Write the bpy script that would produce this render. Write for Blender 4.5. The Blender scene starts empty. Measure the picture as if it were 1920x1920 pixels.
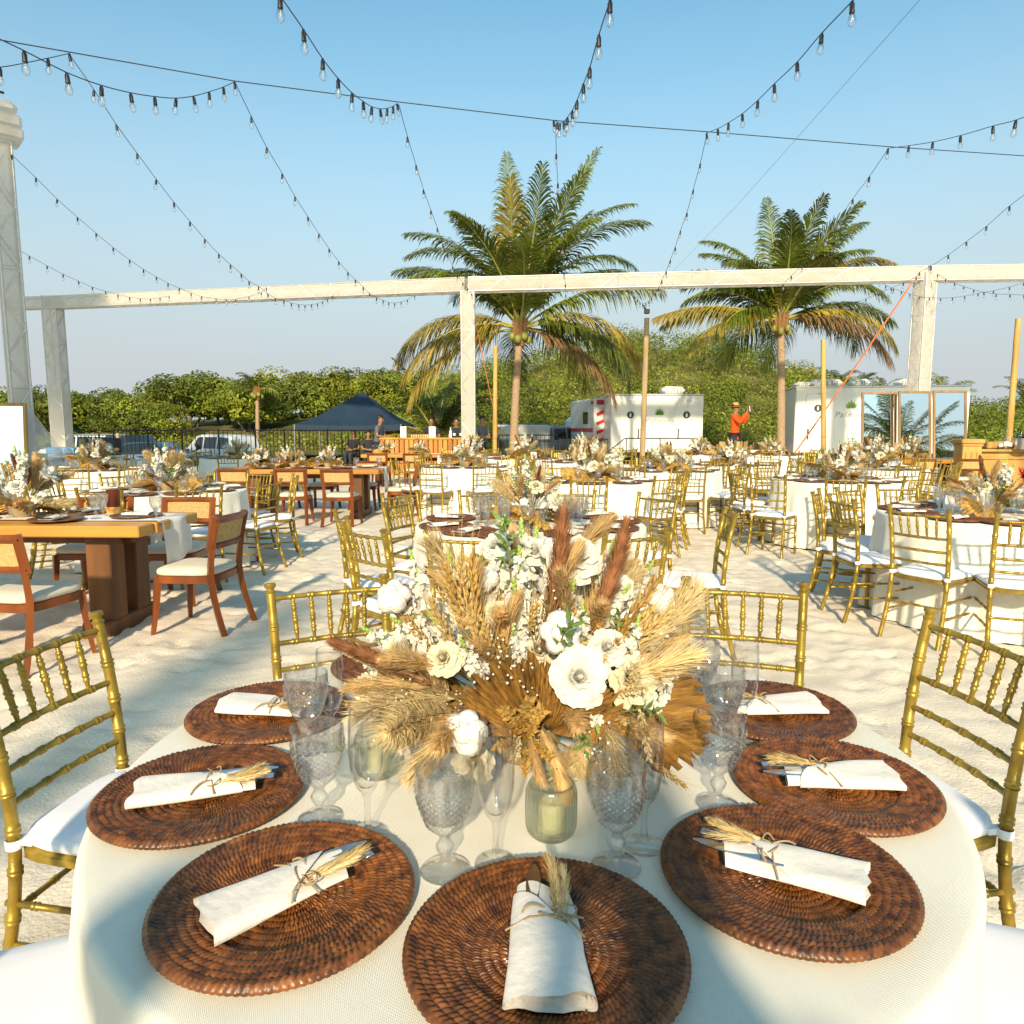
import bpy, math, random
import numpy as np
from mathutils import Vector, Matrix, Quaternion, noise as mnoise

R = math.radians
PI = math.pi
scene = bpy.context.scene
C = scene.collection

# ---------------------------------------------------------------- camera, sky, sun, exposure
F, PITCH, CAM_H = 1333.0, R(6.83), 1.387          # focal length in photo pixels, downward tilt, eye height
cam_data = bpy.data.cameras.new('camera')
cam_data.sensor_width = 36.0
cam_data.lens = 36.0 * F / 1920.0
cam_data.clip_start = 0.02
cam_data.clip_end = 3000.0
cam = bpy.data.objects.new('camera', cam_data)
C.objects.link(cam)
cam.location = (0, 0, CAM_H)
cam.rotation_euler = (R(90) - PITCH, 0, 0)
scene.camera = cam

SUN_ELEV, SUN_AZ = R(26.0), R(5.0)                # sun stands behind the camera, slightly to its left
sun_dir = Vector((-math.sin(SUN_AZ) * math.cos(SUN_ELEV), -math.cos(SUN_AZ) * math.cos(SUN_ELEV), math.sin(SUN_ELEV)))
world = bpy.data.worlds.new('World')
scene.world = world
world.use_nodes = True
wn = world.node_tree.nodes
wl = world.node_tree.links
bg = wn['Background']
sky = wn.new('ShaderNodeTexSky')
sky.sky_type = 'NISHITA'
sky.sun_disc = False
sky.sun_elevation = SUN_ELEV
sky.sun_rotation = math.atan2(sun_dir.x, sun_dir.y)
sky.altitude = 0
sky.air_density = 1.0
sky.dust_density = 1.0
sky.ozone_density = 0.6
# salt haze: the same pale veil all round, thickest at the horizon
wtc = wn.new('ShaderNodeTexCoord')
wsep = wn.new('ShaderNodeSeparateXYZ'); wl.new(wtc.outputs['Generated'], wsep.inputs[0])
wmr = wn.new('ShaderNodeMapRange'); wmr.interpolation_type = 'SMOOTHSTEP'
wmr.inputs['From Min'].default_value = .03; wmr.inputs['From Max'].default_value = .54
wmr.inputs['To Min'].default_value = 1.0; wmr.inputs['To Max'].default_value = .0
wl.new(wsep.outputs['Z'], wmr.inputs['Value'])
wtint = wn.new('ShaderNodeMix'); wtint.data_type = 'RGBA'; wtint.blend_type = 'MULTIPLY'; wtint.inputs['Factor'].default_value = 1.0
wtint.inputs['B'].default_value = (.66, 1.0, .93, 1)
wl.new(sky.outputs['Color'], wtint.inputs['A'])
wmix = wn.new('ShaderNodeMix'); wmix.data_type = 'RGBA'
wmix.inputs['B'].default_value = (2.62, 2.82, 2.95, 1)
wl.new(wmr.outputs['Result'], wmix.inputs['Factor']); wl.new(wtint.outputs['Result'], wmix.inputs['A'])
wl.new(wmix.outputs['Result'], bg.inputs['Color'])
bg.inputs['Strength'].default_value = 0.15
sun_l = bpy.data.lights.new('sun', 'SUN')
sun_l.energy = 4.4
sun_l.angle = R(2.0)
sun_l.color = (1.0, 0.815, 0.55)
sun_o = bpy.data.objects.new('sun', sun_l)
C.objects.link(sun_o)
sun_o.rotation_euler = (-sun_dir).to_track_quat('-Z', 'Y').to_euler()
sun_o.location = sun_dir * 60
vs = scene.view_settings
vs.view_transform = 'Standard'
vs.look = 'None'
vs.exposure = 0.60
vs.gamma = 1.0
vs.use_curve_mapping = False
scene.cycles.max_bounces = 16
scene.cycles.transparent_max_bounces = 24
scene.cycles.transmission_bounces = 16
scene.cycles.glossy_bounces = 4
scene.cycles.diffuse_bounces = 4
scene.cycles.sample_clamp_indirect = 6.0
scene.cycles.use_denoising = True

# ---------------------------------------------------------------- placing helpers
def ray(px, py):
    a, b = (px - 960) / F, (960 - py) / F
    return Vector((a, math.cos(PITCH) + b * math.sin(PITCH), -math.sin(PITCH) + b * math.cos(PITCH)))

def at(px, py, Y):
    d = ray(px, py)
    k = Y / d.y
    return Vector((d.x * k, Y, CAM_H + d.z * k))

def onz(px, py, z=0.0):
    d = ray(px, py)
    k = (z - CAM_H) / d.z
    return Vector((d.x * k, d.y * k, z))

# ---------------------------------------------------------------- mesh helpers
class MB:
    def __init__(s):
        s.v, s.f, s.m = [], [], []
    def add(s, vs_, fs, mi=0):
        o = len(s.v)
        s.v.extend([tuple(v) for v in vs_])
        s.f.extend([tuple(i + o for i in f) for f in fs])
        s.m.extend([mi] * len(fs))
        return s
    def box(s, c, d, rz=0.0, mi=0, M=None):
        x, y, z = d[0] / 2, d[1] / 2, d[2] / 2
        vs_ = [Vector((i * x, j * y, k * z)) for i in (-1, 1) for j in (-1, 1) for k in (-1, 1)]
        if rz:
            q = Matrix.Rotation(rz, 3, 'Z')
            vs_ = [q @ v for v in vs_]
        vs_ = [v + Vector(c) for v in vs_]
        if M is not None:
            vs_ = [M @ v for v in vs_]
        return s.add(vs_, [(0, 1, 3, 2), (4, 6, 7, 5), (0, 4, 5, 1), (2, 3, 7, 6), (0, 2, 6, 4), (1, 5, 7, 3)], mi)
    def bbox(s, c, d, b=0.01, mi=0, M=None):
        # box with chamfered edges
        x, y, z = d[0] / 2, d[1] / 2, d[2] / 2
        b = min(b, x * .9, y * .9, z * .9)
        vs_, idx = [], {}
        for i in (-1, 1):
            for j in (-1, 1):
                for k in (-1, 1):
                    for a in range(3):
                        p = [i * (x - b), j * (y - b), k * (z - b)]
                        p[a] += (i, j, k)[a] * b
                        idx[(i, j, k, a)] = len(vs_)
                        vs_.append(Vector(p) + Vector(c))
        fs = []
        for a in range(3):
            o = [q for q in range(3) if q != a]
            for sg in (-1, 1):
                ring = []
                for (u, w) in ((-1, -1), (1, -1), (1, 1), (-1, 1)):
                    k_ = [0, 0, 0]
                    k_[a] = sg; k_[o[0]] = u; k_[o[1]] = w
                    ring.append(idx[(k_[0], k_[1], k_[2], a)])
                fs.append(tuple(ring))
            for u in (-1, 1):
                for w in (-1, 1):
                    e = []
                    for t in (-1, 1):
                        k_ = [0, 0, 0]
                        k_[a] = t; k_[o[0]] = u; k_[o[1]] = w
                        e.append(tuple(k_))
                    fs.append((idx[e[0] + (o[0],)], idx[e[0] + (o[1],)], idx[e[1] + (o[1],)], idx[e[1] + (o[0],)]))
        for i in (-1, 1):
            for j in (-1, 1):
                for k in (-1, 1):
                    fs.append((idx[(i, j, k, 0)], idx[(i, j, k, 1)], idx[(i, j, k, 2)]))
        if M is not None:
            vs_ = [M @ v for v in vs_]
        return s.add(vs_, fs, mi)
    def tube(s, pts, rad, n=8, caps=True, mi=0):
        pts = [Vector(p) for p in pts]
        if not hasattr(rad, '__len__'):
            rad = [rad] * len(pts)
        vs_, fs = [], []
        t0 = (pts[1] - pts[0]).normalized()
        up = Vector((0, 0, 1)) if abs(t0.z) < .9 else Vector((1, 0, 0))
        nx = t0.cross(up).normalized()
        for i, p in enumerate(pts):
            if i == 0: t = pts[1] - pts[0]
            elif i == len(pts) - 1: t = pts[-1] - pts[-2]
            else: t = pts[i + 1] - pts[i - 1]
            if t.length < 1e-9: t = t0
            t = t.normalized()
            nx = (nx - t * nx.dot(t))
            nx = nx.normalized() if nx.length > 1e-6 else t.orthogonal().normalized()
            ny = t.cross(nx)
            for k in range(n):
                a = 2 * PI * k / n
                vs_.append(p + (nx * math.cos(a) + ny * math.sin(a)) * rad[i])
        for i in range(len(pts) - 1):
            for k in range(n):
                fs.append((i * n + k, i * n + (k + 1) % n, (i + 1) * n + (k + 1) % n, (i + 1) * n + k))
        if caps:
            fs.append(tuple(range(n - 1, -1, -1)))
            fs.append(tuple((len(pts) - 1) * n + k for k in range(n)))
        return s.add(vs_, fs, mi)
    def lathe(s, prof, n=24, c=(0, 0, 0), mi=0, fn=None):
        vs_, fs = [], []
        for i, (r, z) in enumerate(prof):
            for k in range(n):
                a = 2 * PI * k / n
                rr = r + (fn(a, z, i) if fn else 0)
                vs_.append((c[0] + rr * math.cos(a), c[1] + rr * math.sin(a), c[2] + z))
        for i in range(len(prof) - 1):
            for k in range(n):
                fs.append((i * n + k, i * n + (k + 1) % n, (i + 1) * n + (k + 1) % n, (i + 1) * n + k))
        return s.add(vs_, fs, mi)
    def ball(s, c, r, n=8, m=6, mi=0, sc=(1, 1, 1), jit=0, rng=None):
        vs_, fs = [], []
        for i in range(m + 1):
            ph = PI * i / m
            for k in range(n):
                a = 2 * PI * k / n
                j = 1 + (rng.uniform(-jit, jit) if rng else 0)
                vs_.append((c[0] + r * sc[0] * j * math.sin(ph) * math.cos(a), c[1] + r * sc[1] * j * math.sin(ph) * math.sin(a), c[2] + r * sc[2] * j * math.cos(ph)))
        for i in range(m):
            for k in range(n):
                fs.append((i * n + k, (i + 1) * n + k, (i + 1) * n + (k + 1) % n, i * n + (k + 1) % n))
        return s.add(vs_, fs, mi)
    def grid(s, fn, nu, nv, mi=0, wrap=False):
        vs_ = [fn(i / nu, j / nv) for i in range(nu + 1) for j in range(nv + 1)]
        fs = [(i * (nv + 1) + j, (i + 1) * (nv + 1) + j, (i + 1) * (nv + 1) + j + 1, i * (nv + 1) + j + 1) for i in range(nu) for j in range(nv)]
        return s.add(vs_, fs, mi)
    def mesh(s, name, mats, smooth=40):
        me = bpy.data.meshes.new(name)
        me.from_pydata(s.v, [], s.f)
        for m in (mats if isinstance(mats, (list, tuple)) else [mats]):
            me.materials.append(m)
        if any(s.m):
            me.polygons.foreach_set('material_index', s.m)
        if smooth:
            me.polygons.foreach_set('use_smooth', [True] * len(s.f))
            if smooth < 179:
                me.set_sharp_from_angle(angle=R(smooth))
        me.update()
        return me

def obj(name, me, parent=None, loc=None, rot=None, sc=None, mw=None):
    o = bpy.data.objects.new(name, me)
    C.objects.link(o)
    if parent is not None: o.parent = parent
    if mw is not None: o.matrix_local = mw
    if loc is not None: o.location = loc
    if rot is not None: o.rotation_euler = rot
    if sc is not None: o.scale = sc if hasattr(sc, '__len__') else (sc, sc, sc)
    return o

def tag(o, label=None, cat=None, group=None, kind=None):
    if label: o['label'] = label
    if cat: o['category'] = cat
    if group: o['group'] = group
    if kind: o['kind'] = kind
    return o

def thing(name, label, cat, loc=(0, 0, 0), rz=0.0, group=None):
    o = bpy.data.objects.new(name, None)
    o.empty_display_size = .1
    C.objects.link(o)
    o.location = loc
    o.rotation_euler = (0, 0, rz)
    return tag(o, label, cat, group)

KIDS = {}
def kids(o):
    return o.children

def copy_tree(o, parent=None):
    c = o.copy()
    C.objects.link(c)
    if parent is not None:
        c.parent = parent
    for ch in list(o.children):
        copy_tree(ch, c)
    return c

def remove_tree(o):
    for ch in list(o.children):
        remove_tree(ch)
    bpy.data.objects.remove(o)

def align(p, d, roll=0.0, sc=1.0):
    d = Vector(d).normalized()
    q = d.to_track_quat('Z', 'Y')
    return Matrix.Translation(p) @ q.to_matrix().to_4x4() @ Matrix.Rotation(roll, 4, 'Z') @ Matrix.Scale(sc, 4)

# ---------------------------------------------------------------- materials
def mat(name, col, rough=.6, metal=0.0, var=.12, vscale=8.0, bump=0.0, bscale=60.0, spec=.5, sheen=0.0, trans=0.0, col2=None, detail=4.0, rnd=0.0, coat=0.0, stretch=None, space='Object', rvar=0.0):
    m = bpy.data.materials.new(name)
    m.use_nodes = True
    nt = m.node_tree
    N, L = nt.nodes, nt.links
    b = N['Principled BSDF']
    b.inputs['Roughness'].default_value = rough
    b.inputs['Metallic'].default_value = metal
    b.inputs['Specular IOR Level'].default_value = spec
    if coat: b.inputs['Coat Weight'].default_value = coat
    if sheen:
        b.inputs['Sheen Weight'].default_value = sheen
    tc = N.new('ShaderNodeTexCoord')
    mp = N.new('ShaderNodeMapping')
    L.new(tc.outputs[space], mp.inputs['Vector'])
    if stretch: mp.inputs['Scale'].default_value = stretch
    nz = N.new('ShaderNodeTexNoise')
    nz.inputs['Scale'].default_value = vscale
    nz.inputs['Detail'].default_value = detail
    L.new(mp.outputs['Vector'], nz.inputs['Vector'])
    ramp = N.new('ShaderNodeValToRGB')
    c1 = tuple(max(0, c * (1 - var)) for c in col[:3]) + (1,)
    c2 = tuple(min(1, c * (1 + var)) for c in (col2 or col)[:3]) + (1,)
    ramp.color_ramp.elements[0].position = .32
    ramp.color_ramp.elements[1].position = .68
    ramp.color_ramp.elements[0].color = c1
    ramp.color_ramp.elements[1].color = c2
    L.new(nz.outputs['Fac'], ramp.inputs['Fac'])
    out = ramp.outputs['Color']
    if rnd:
        oi = N.new('ShaderNodeObjectInfo')
        hs = N.new('ShaderNodeHueSaturation')
        mr = N.new('ShaderNodeMapRange')
        mr.inputs['To Min'].default_value = 1 - rnd
        mr.inputs['To Max'].default_value = 1 + rnd
        L.new(oi.outputs['Random'], mr.inputs['Value'])
        L.new(mr.outputs['Result'], hs.inputs['Value'])
        L.new(out, hs.inputs['Color'])
        out = hs.outputs['Color']
    L.new(out, b.inputs['Base Color'])
    if rvar:
        mr2 = N.new('ShaderNodeMapRange')
        mr2.inputs['To Min'].default_value = rough - rvar
        mr2.inputs['To Max'].default_value = rough + rvar
        L.new(nz.outputs['Fac'], mr2.inputs['Value'])
        L.new(mr2.outputs['Result'], b.inputs['Roughness'])
    if bump:
        n2 = N.new('ShaderNodeTexNoise')
        n2.inputs['Scale'].default_value = bscale
        n2.inputs['Detail'].default_value = 5
        L.new(mp.outputs['Vector'], n2.inputs['Vector'])
        bp = N.new('ShaderNodeBump')
        bp.inputs['Strength'].default_value = bump
        bp.inputs['Distance'].default_value = .01
        L.new(n2.outputs['Fac'], bp.inputs['Height'])
        L.new(bp.outputs['Normal'], b.inputs['Normal'])
    if trans:
        tr = N.new('ShaderNodeBsdfTranslucent')
        L.new(out, tr.inputs['Color'])
        mx = N.new('ShaderNodeMixShader')
        mx.inputs['Fac'].default_value = trans
        L.new(b.outputs['BSDF'], mx.inputs[1])
        L.new(tr.outputs['BSDF'], mx.inputs[2])
        L.new(mx.outputs['Shader'], N['Material Output'].inputs['Surface'])
    return m

def mat_wood(name, c1, c2, rough=.45, scale=6.0, stretch=(1, 1, .08), coat=.1, rnd=.1):
    m = mat(name, c1, rough, 0, .18, scale, .12, 40, .4, col2=c2, detail=8, rnd=rnd, coat=coat, stretch=stretch)
    return m

def mat_glass(name, tint=(1, 1, 1), rough=.0, refr=.2, refl=.45, base_refl=.05, ior=1.12):
    # thin clear glass: rim reflection grows towards grazing angles, light passes through, a share of it is bent
    m = bpy.data.materials.new(name)
    m.use_nodes = True
    nt = m.node_tree
    N, L = nt.nodes, nt.links
    N.remove(N['Principled BSDF'])
    tr = N.new('ShaderNodeBsdfTransparent')
    tr.inputs['Color'].default_value = tuple(tint) + (1,)
    rf = N.new('ShaderNodeBsdfGlass')
    rf.inputs['Color'].default_value = tuple(tint) + (1,)
    rf.inputs['IOR'].default_value = ior
    rf.inputs['Roughness'].default_value = rough
    gl = N.new('ShaderNodeBsdfGlossy')
    gl.inputs['Roughness'].default_value = max(rough, .03)
    lw = N.new('ShaderNodeLayerWeight')
    lw.inputs['Blend'].default_value = .5
    pw = N.new('ShaderNodeMath'); pw.operation = 'POWER'; pw.inputs[1].default_value = 3.5
    ma = N.new('ShaderNodeMath'); ma.operation = 'MULTIPLY_ADD'; ma.inputs[1].default_value = refl; ma.inputs[2].default_value = base_refl
    L.new(lw.outputs['Facing'], pw.inputs[0]); L.new(pw.outputs[0], ma.inputs[0])
    m1 = N.new('ShaderNodeMixShader')
    m1.inputs['Fac'].default_value = refr
    L.new(tr.outputs[0], m1.inputs[1])
    L.new(rf.outputs[0], m1.inputs[2])
    m2 = N.new('ShaderNodeMixShader')
    L.new(ma.outputs[0], m2.inputs['Fac'])
    L.new(m1.outputs[0], m2.inputs[1])
    L.new(gl.outputs[0], m2.inputs[2])
    L.new(m2.outputs[0], N['Material Output'].inputs['Surface'])
    return m

def mat_sheer(name, col, alpha=.75, tr=.4):
    # sheer cloth: part of the light passes straight between the threads
    m = bpy.data.materials.new(name)
    m.use_nodes = True
    N, L = m.node_tree.nodes, m.node_tree.links
    N.remove(N['Principled BSDF'])
    tc = N.new('ShaderNodeTexCoord')
    nz = N.new('ShaderNodeTexNoise')
    nz.inputs['Scale'].default_value = 2.5
    nz.inputs['Detail'].default_value = 6
    L.new(tc.outputs['Object'], nz.inputs['Vector'])
    rp = N.new('ShaderNodeValToRGB')
    rp.color_ramp.elements[0].color = tuple(c * .86 for c in col) + (1,)
    rp.color_ramp.elements[1].color = tuple(min(1, c * 1.08) for c in col) + (1,)
    L.new(nz.outputs['Fac'], rp.inputs['Fac'])
    d = N.new('ShaderNodeBsdfDiffuse')
    t = N.new('ShaderNodeBsdfTranslucent')
    L.new(rp.outputs['Color'], d.inputs['Color'])
    L.new(rp.outputs['Color'], t.inputs['Color'])
    bpn = N.new('ShaderNodeBump')
    bpn.inputs['Strength'].default_value = .5
    bpn.inputs['Distance'].default_value = .05
    n2 = N.new('ShaderNodeTexNoise')
    n2.inputs['Scale'].default_value = 5
    L.new(tc.outputs['Object'], n2.inputs['Vector'])
    L.new(n2.outputs['Fac'], bpn.inputs['Height'])
    L.new(bpn.outputs['Normal'], d.inputs['Normal'])
    m1 = N.new('ShaderNodeMixShader')
    m1.inputs['Fac'].default_value = tr
    L.new(d.outputs[0], m1.inputs[1])
    L.new(t.outputs[0], m1.inputs[2])
    tp = N.new('ShaderNodeBsdfTransparent')
    m2 = N.new('ShaderNodeMixShader')
    m2.inputs['Fac'].default_value = alpha
    L.new(tp.outputs[0], m2.inputs[1])
    L.new(m1.outputs[0], m2.inputs[2])
    L.new(m2.outputs[0], N['Material Output'].inputs['Surface'])
    return m

def mat_linen(name, col, scale=300.0, strength=.5):
    m = mat(name, col, .9, 0, .04, 6, 0, 10, .2, sheen=.2)
    N, L = m.node_tree.nodes, m.node_tree.links
    tc = [n for n in N if n.type == 'TEX_COORD'][0]
    w1 = N.new('ShaderNodeTexWave'); w2 = N.new('ShaderNodeTexWave')
    w1.bands_direction = 'X'; w2.bands_direction = 'Y'
    for w in (w1, w2):
        w.inputs['Scale'].default_value = scale / (2 * PI)
        w.inputs['Distortion'].default_value = 2.2
        w.inputs['Detail'].default_value = 1.0
        w.inputs['Detail Scale'].default_value = .4
        L.new(tc.outputs['Object'], w.inputs['Vector'])
    ad = N.new('ShaderNodeMath'); ad.operation = 'MULTIPLY'
    L.new(w1.outputs['Fac'], ad.inputs[0]); L.new(w2.outputs['Fac'], ad.inputs[1])
    bp = N.new('ShaderNodeBump')
    bp.inputs['Strength'].default_value = strength
    bp.inputs['Distance'].default_value = .002
    L.new(ad.outputs[0], bp.inputs['Height'])
    L.new(bp.outputs['Normal'], N['Principled BSDF'].inputs['Normal'])
    return m

M = {}
M['gold'] = mat('gold_paint', (.315, .212, .032), .37, .5, .26, 16, .10, 180, .5, rvar=.10, rnd=.16)
M['cushion'] = mat('white_cushion', (.80, .80, .86), .85, 0, .03, 5, .06, 30, .2, sheen=.1)
M['chair_wood'] = mat_wood('chair_wood', (.135, .034, .007), (.20, .053, .010), .34, 7, (1, 1, .12))
M['cane'] = mat('woven_cane', (.50, .34, .14), .6, 0, .2, 60)
M['seat_linen'] = mat('seat_linen', (.66, .58, .46), .9, 0, .05, 8, .1, 200, .2)
M['table_top'] = mat_wood('table_top_wood', (.42, .18, .03), (.58, .29, .06), .42, 4, (.1, 1, 1))
M['table_leg'] = mat_wood('table_leg_wood', (.095, .036, .011), (.17, .066, .018), .6, 6, (1, 1, .1))
M['linen'] = mat_linen('cream_linen', (.79, .755, .66), 1000, .5)
M['napkin'] = mat('napkin_cotton', (.74, .69, .635), .9, 0, .04, 12, .25, 50, .2, sheen=.15)
M['rattan'] = mat('brown_rattan', (.085, .027, .006), .38, 0, .45, 55, .1, 300, .45, col2=(.155, .052, .011), coat=.15, rnd=.14)
M['glass'] = mat_glass('clear_glass', (1, 1, 1), 0, .0, 1.1, .07)
M['crystal'] = mat_glass('cut_crystal', (1, 1, 1), 0, .16, 1.0, .12, 1.40)
M['green_glass'] = mat_glass('green_glass', (.955, .97, .925), .12, .40, .35, .10, 1.25)
M['candle'] = mat('candle_wax', (.82, .78, .55), .5, 0, .04, 10, trans=.3)
M['steel'] = mat('steel', (.58, .58, .60), .22, 1.0, .05, 20)
M['twine'] = mat('jute_twine', (.36, .25, .13), .9, 0, .2, 200)
M['dry_gold'] = mat('dried_palm_gold', (.42, .235, .05), .7, 0, .3, 30, .2, 120, .3, col2=(.56, .34, .09), trans=.2, rnd=.15)
M['dry_fan'] = mat('dried_fan_leaf', (.15, .072, .013), .6, 0, .4, 60, .35, 160, .35, col2=(.25, .13, .028), trans=.08, stretch=(1, 1, .12))
M['wheat'] = mat('dried_wheat', (.60, .42, .16), .8, 0, .2, 60, trans=.25, rnd=.15)
M['bleached'] = mat('bleached_grass', (.74, .59, .32), .8, 0, .15, 60, trans=.3, rnd=.12)
M['plume_brown'] = mat('brown_plume', (.27, .105, .04), .9, 0, .3, 40, col2=(.38, .17, .075), trans=.3, rnd=.15)
M['plume_tan'] = mat('tan_plume', (.70, .50, .235), .9, 0, .2, 40, trans=.35, rnd=.15)
M['petal'] = mat('white_petal', (.76, .735, .67), .6, 0, .06, 30, trans=.3, spec=.25)
M['petal_cream'] = mat('cream_petal', (.68, .62, .45), .6, 0, .07, 30, trans=.2, spec=.3)
M['cotton'] = mat('cotton_fluff', (.72, .685, .64), 1, 0, .05, 60, .6, 120, .1)
M['calyx'] = mat('cotton_calyx', (.10, .045, .02), .8, 0, .2, 50)
M['leaf_green'] = mat('leaf_green', (.15, .26, .05), .5, 0, .3, 20, trans=.3, rnd=.2)
M['bud_green'] = mat('bud_green', (.36, .50, .10), .5, 0, .2, 40, trans=.2)
M['stem'] = mat('dry_stem', (.24, .20, .07), .8, 0, .3, 40)
M['red_petal'] = mat('red_petal', (.55, .06, .02), .5, 0, .15, 30, trans=.2)
M['vase'] = mat('clay_bowl', (.36, .26, .14), .7, 0, .12, 20, .1, 60)
M['black'] = mat('black_rubber', (.018, .018, .02), .5, 0, .2, 20)
M['black_metal'] = mat('black_metal', (.02, .02, .022), .4, .3, .2, 20)
M['bulb'] = mat_glass('bulb_glass', (.98, .98, .98), .0, .3, .6, .1, 1.3)
M['filament'] = mat('bulb_filament', (.8, .7, .55), .4, .2, .05, 20)
M['sheer'] = mat_sheer('sheer_white_cloth', (.78, .73, .645), .64, .3)
M['tulle'] = mat_sheer('white_tulle', (.80, .80, .82), .50, .4)
M['alu'] = mat('truss_aluminium', (.62, .60, .57), .45, .6, .1, 20)
M['bamboo'] = mat_wood('bamboo_pole', (.44, .25, .06), (.52, .33, .10), .5, 8, (1, 1, .1))
M['post_wood'] = mat_wood('weathered_pole', (.32, .22, .11), (.42, .30, .16), .8, 8, (1, 1, .1))
M['palm_trunk'] = mat('palm_trunk', (.34, .24, .15), .9, 0, .25, 10, .5, 30, .2, stretch=(1, 1, 4))
M['frond'] = mat('palm_frond', (.070, .105, .010), .45, 0, .35, 1.2, 0, 10, .5, col2=(.135, .165, .015), trans=.3, rnd=.35)
M['frond_yellow'] = mat('palm_frond_yellow', (.155, .145, .015), .55, 0, .35, 1.0, col2=(.30, .215, .026), trans=.3, rnd=.3)
M['frond_brown'] = mat('palm_frond_dry', (.25, .15, .06), .8, 0, .3, 2, trans=.25, rnd=.2)
M['rachis'] = mat('palm_rachis', (.30, .29, .06), .5, 0, .2, 3)
M['nut'] = mat('coconut_husk', (.20, .22, .04), .5, 0, .2, 5)
M['fibre'] = mat('palm_fibre', (.22, .11, .04), .95, 0, .3, 20, .6, 40)
M['leaf_a'] = mat('scrub_leaf', (.10, .145, .012), .55, 0, .5, .35, col2=(.185, .225, .018), trans=.3, rnd=.3)
M['leaf_b'] = mat('scrub_leaf_light', (.17, .205, .014), .55, 0, .45, .4, col2=(.27, .285, .024), trans=.3, rnd=.25)
M['bark'] = mat('scrub_bark', (.16, .11, .07), .9, 0, .3, 8, .4, 30)
M['orange'] = mat('orange_cotton', (.75, .085, .012), .85, 0, .08, 6, .15, 20, .2)
M['skin'] = mat('skin', (.30, .145, .075), .5, 0, .06, 14)
M['shirt_grey'] = mat('grey_shirt', (.10, .10, .115), .85, 0, .1, 6, .2, 20)
M['shirt_black'] = mat('black_shirt', (.022, .022, .026), .85, 0, .1, 6, .2, 20)
M['trousers'] = mat('dark_trousers', (.03, .033, .045), .85, 0, .12, 6, .2, 20)
M['hair'] = mat('black_hair', (.012, .009, .008), .5, 0, .3, 60, .4, 90)
M['straw'] = mat('straw_hat', (.50, .30, .09), .8, 0, .15, 60, .2, 120)
M['eye'] = mat('eye_dark', (.02, .012, .01), .2)
M['trailer'] = mat('white_trailer_panel', (.74, .73, .69), .35, 0, .05, 1.5, rvar=.05)
M['trailer_trim'] = mat('trailer_trim', (.55, .55, .54), .35, .5, .06, 3)
M['grey_plastic'] = mat('grey_plastic', (.30, .30, .31), .5, 0, .1, 5)
M['leaf_logo'] = mat('logo_green', (.20, .36, .05), .6)
M['logo_grey'] = mat('logo_grey', (.30, .31, .28), .6)
M['amb_white'] = mat('ambulance_white', (.70, .70, .70), .3, 0, .04, 2)
M['amb_red'] = mat('ambulance_red', (.52, .03, .03), .35)
M['amb_blue'] = mat('ambulance_blue', (.04, .07, .30), .35)
M['red_lens'] = mat('red_lens', (.60, .02, .02), .15)
M['clear_lens'] = mat('clear_lens', (.6, .6, .62), .1)
M['car_white'] = mat('car_white', (.68, .70, .72), .25, 0, .03, 2, coat=.6)
M['car_dark'] = mat('car_dark', (.03, .035, .045), .25, .2, .1, 2, coat=.6)
M['car_silver'] = mat('car_silver', (.33, .36, .38), .3, .6, .05, 2, coat=.5)
M['car_glass'] = mat('car_glass', (.012, .02, .026), .06, 0, .1, 2, spec=.8)
M['tyre'] = mat('tyre_rubber', (.02, .02, .02), .8, 0, .15, 20)
M['navy'] = mat('navy_canopy', (.016, .035, .065), .7, 0, .12, 2, .15, 12, .3, trans=.06)
M['pallet'] = mat_wood('orange_planks', (.40, .145, .022), (.52, .21, .036), .55, 5, (1, 1, .1), rnd=.3)
M['bar_wood'] = mat_wood('golden_bar_wood', (.33, .185, .045), (.44, .26, .07), .45, 4, (1, 1, .12), rnd=.08)
M['frame_wood'] = mat_wood('mirror_frame_wood', (.22, .13, .055), (.30, .18, .08), .5, 6, (1, 1, .15))
M['frame_gold'] = mat_wood('amber_frame_wood', (.48, .24, .04), (.58, .32, .06), .5, 6, (1, 1, .15))
M['mirror'] = mat('mirror_silver', (.88, .89, .88), .015, 1.0, .01, 4)
M['paper'] = mat('white_paper', (.82, .82, .80), .8, 0, .02, 10)
M['strap'] = mat('orange_strap', (.70, .20, .06), .6, 0, .12, 6)
M['white_cloth'] = mat('white_tablecloth', (.78, .78, .84), .9, 0, .04, 4, .2, 10, .2)
M['blue_plastic'] = mat('blue_plastic', (.10, .28, .52), .5, 0, .1, 4)
M['bottle_green'] = mat('dark_bottle', (.012, .02, .012), .08, 0, .1, 4, spec=.7)
M['thatch'] = mat('thatch_roof', (.30, .20, .11), .95, 0, .25, 6, .6, 20)
M['picket'] = mat_wood('brown_picket', (.22, .13, .06), (.30, .18, .09), .8, 8)
M['ink'] = mat('dark_ink', (.03, .03, .03), .6)
# ================================================================ the setting
rng = random.Random(7)
nrng = np.random.default_rng(5)

def lattice_noise(x, y, s, seed):
    g = np.random.default_rng(seed).random((256, 256))
    u, v = x * s + 1000.0, y * s + 1000.0
    i, j = np.floor(u).astype(int), np.floor(v).astype(int)
    a, b = u - i, v - j
    a, b = a * a * (3 - 2 * a), b * b * (3 - 2 * b)
    i0, j0, i1, j1 = i % 256, j % 256, (i + 1) % 256, (j + 1) % 256
    return (g[i0, j0] * (1 - a) + g[i1, j0] * a) * (1 - b) + (g[i0, j1] * (1 - a) + g[i1, j1] * a) * b - .5

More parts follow.
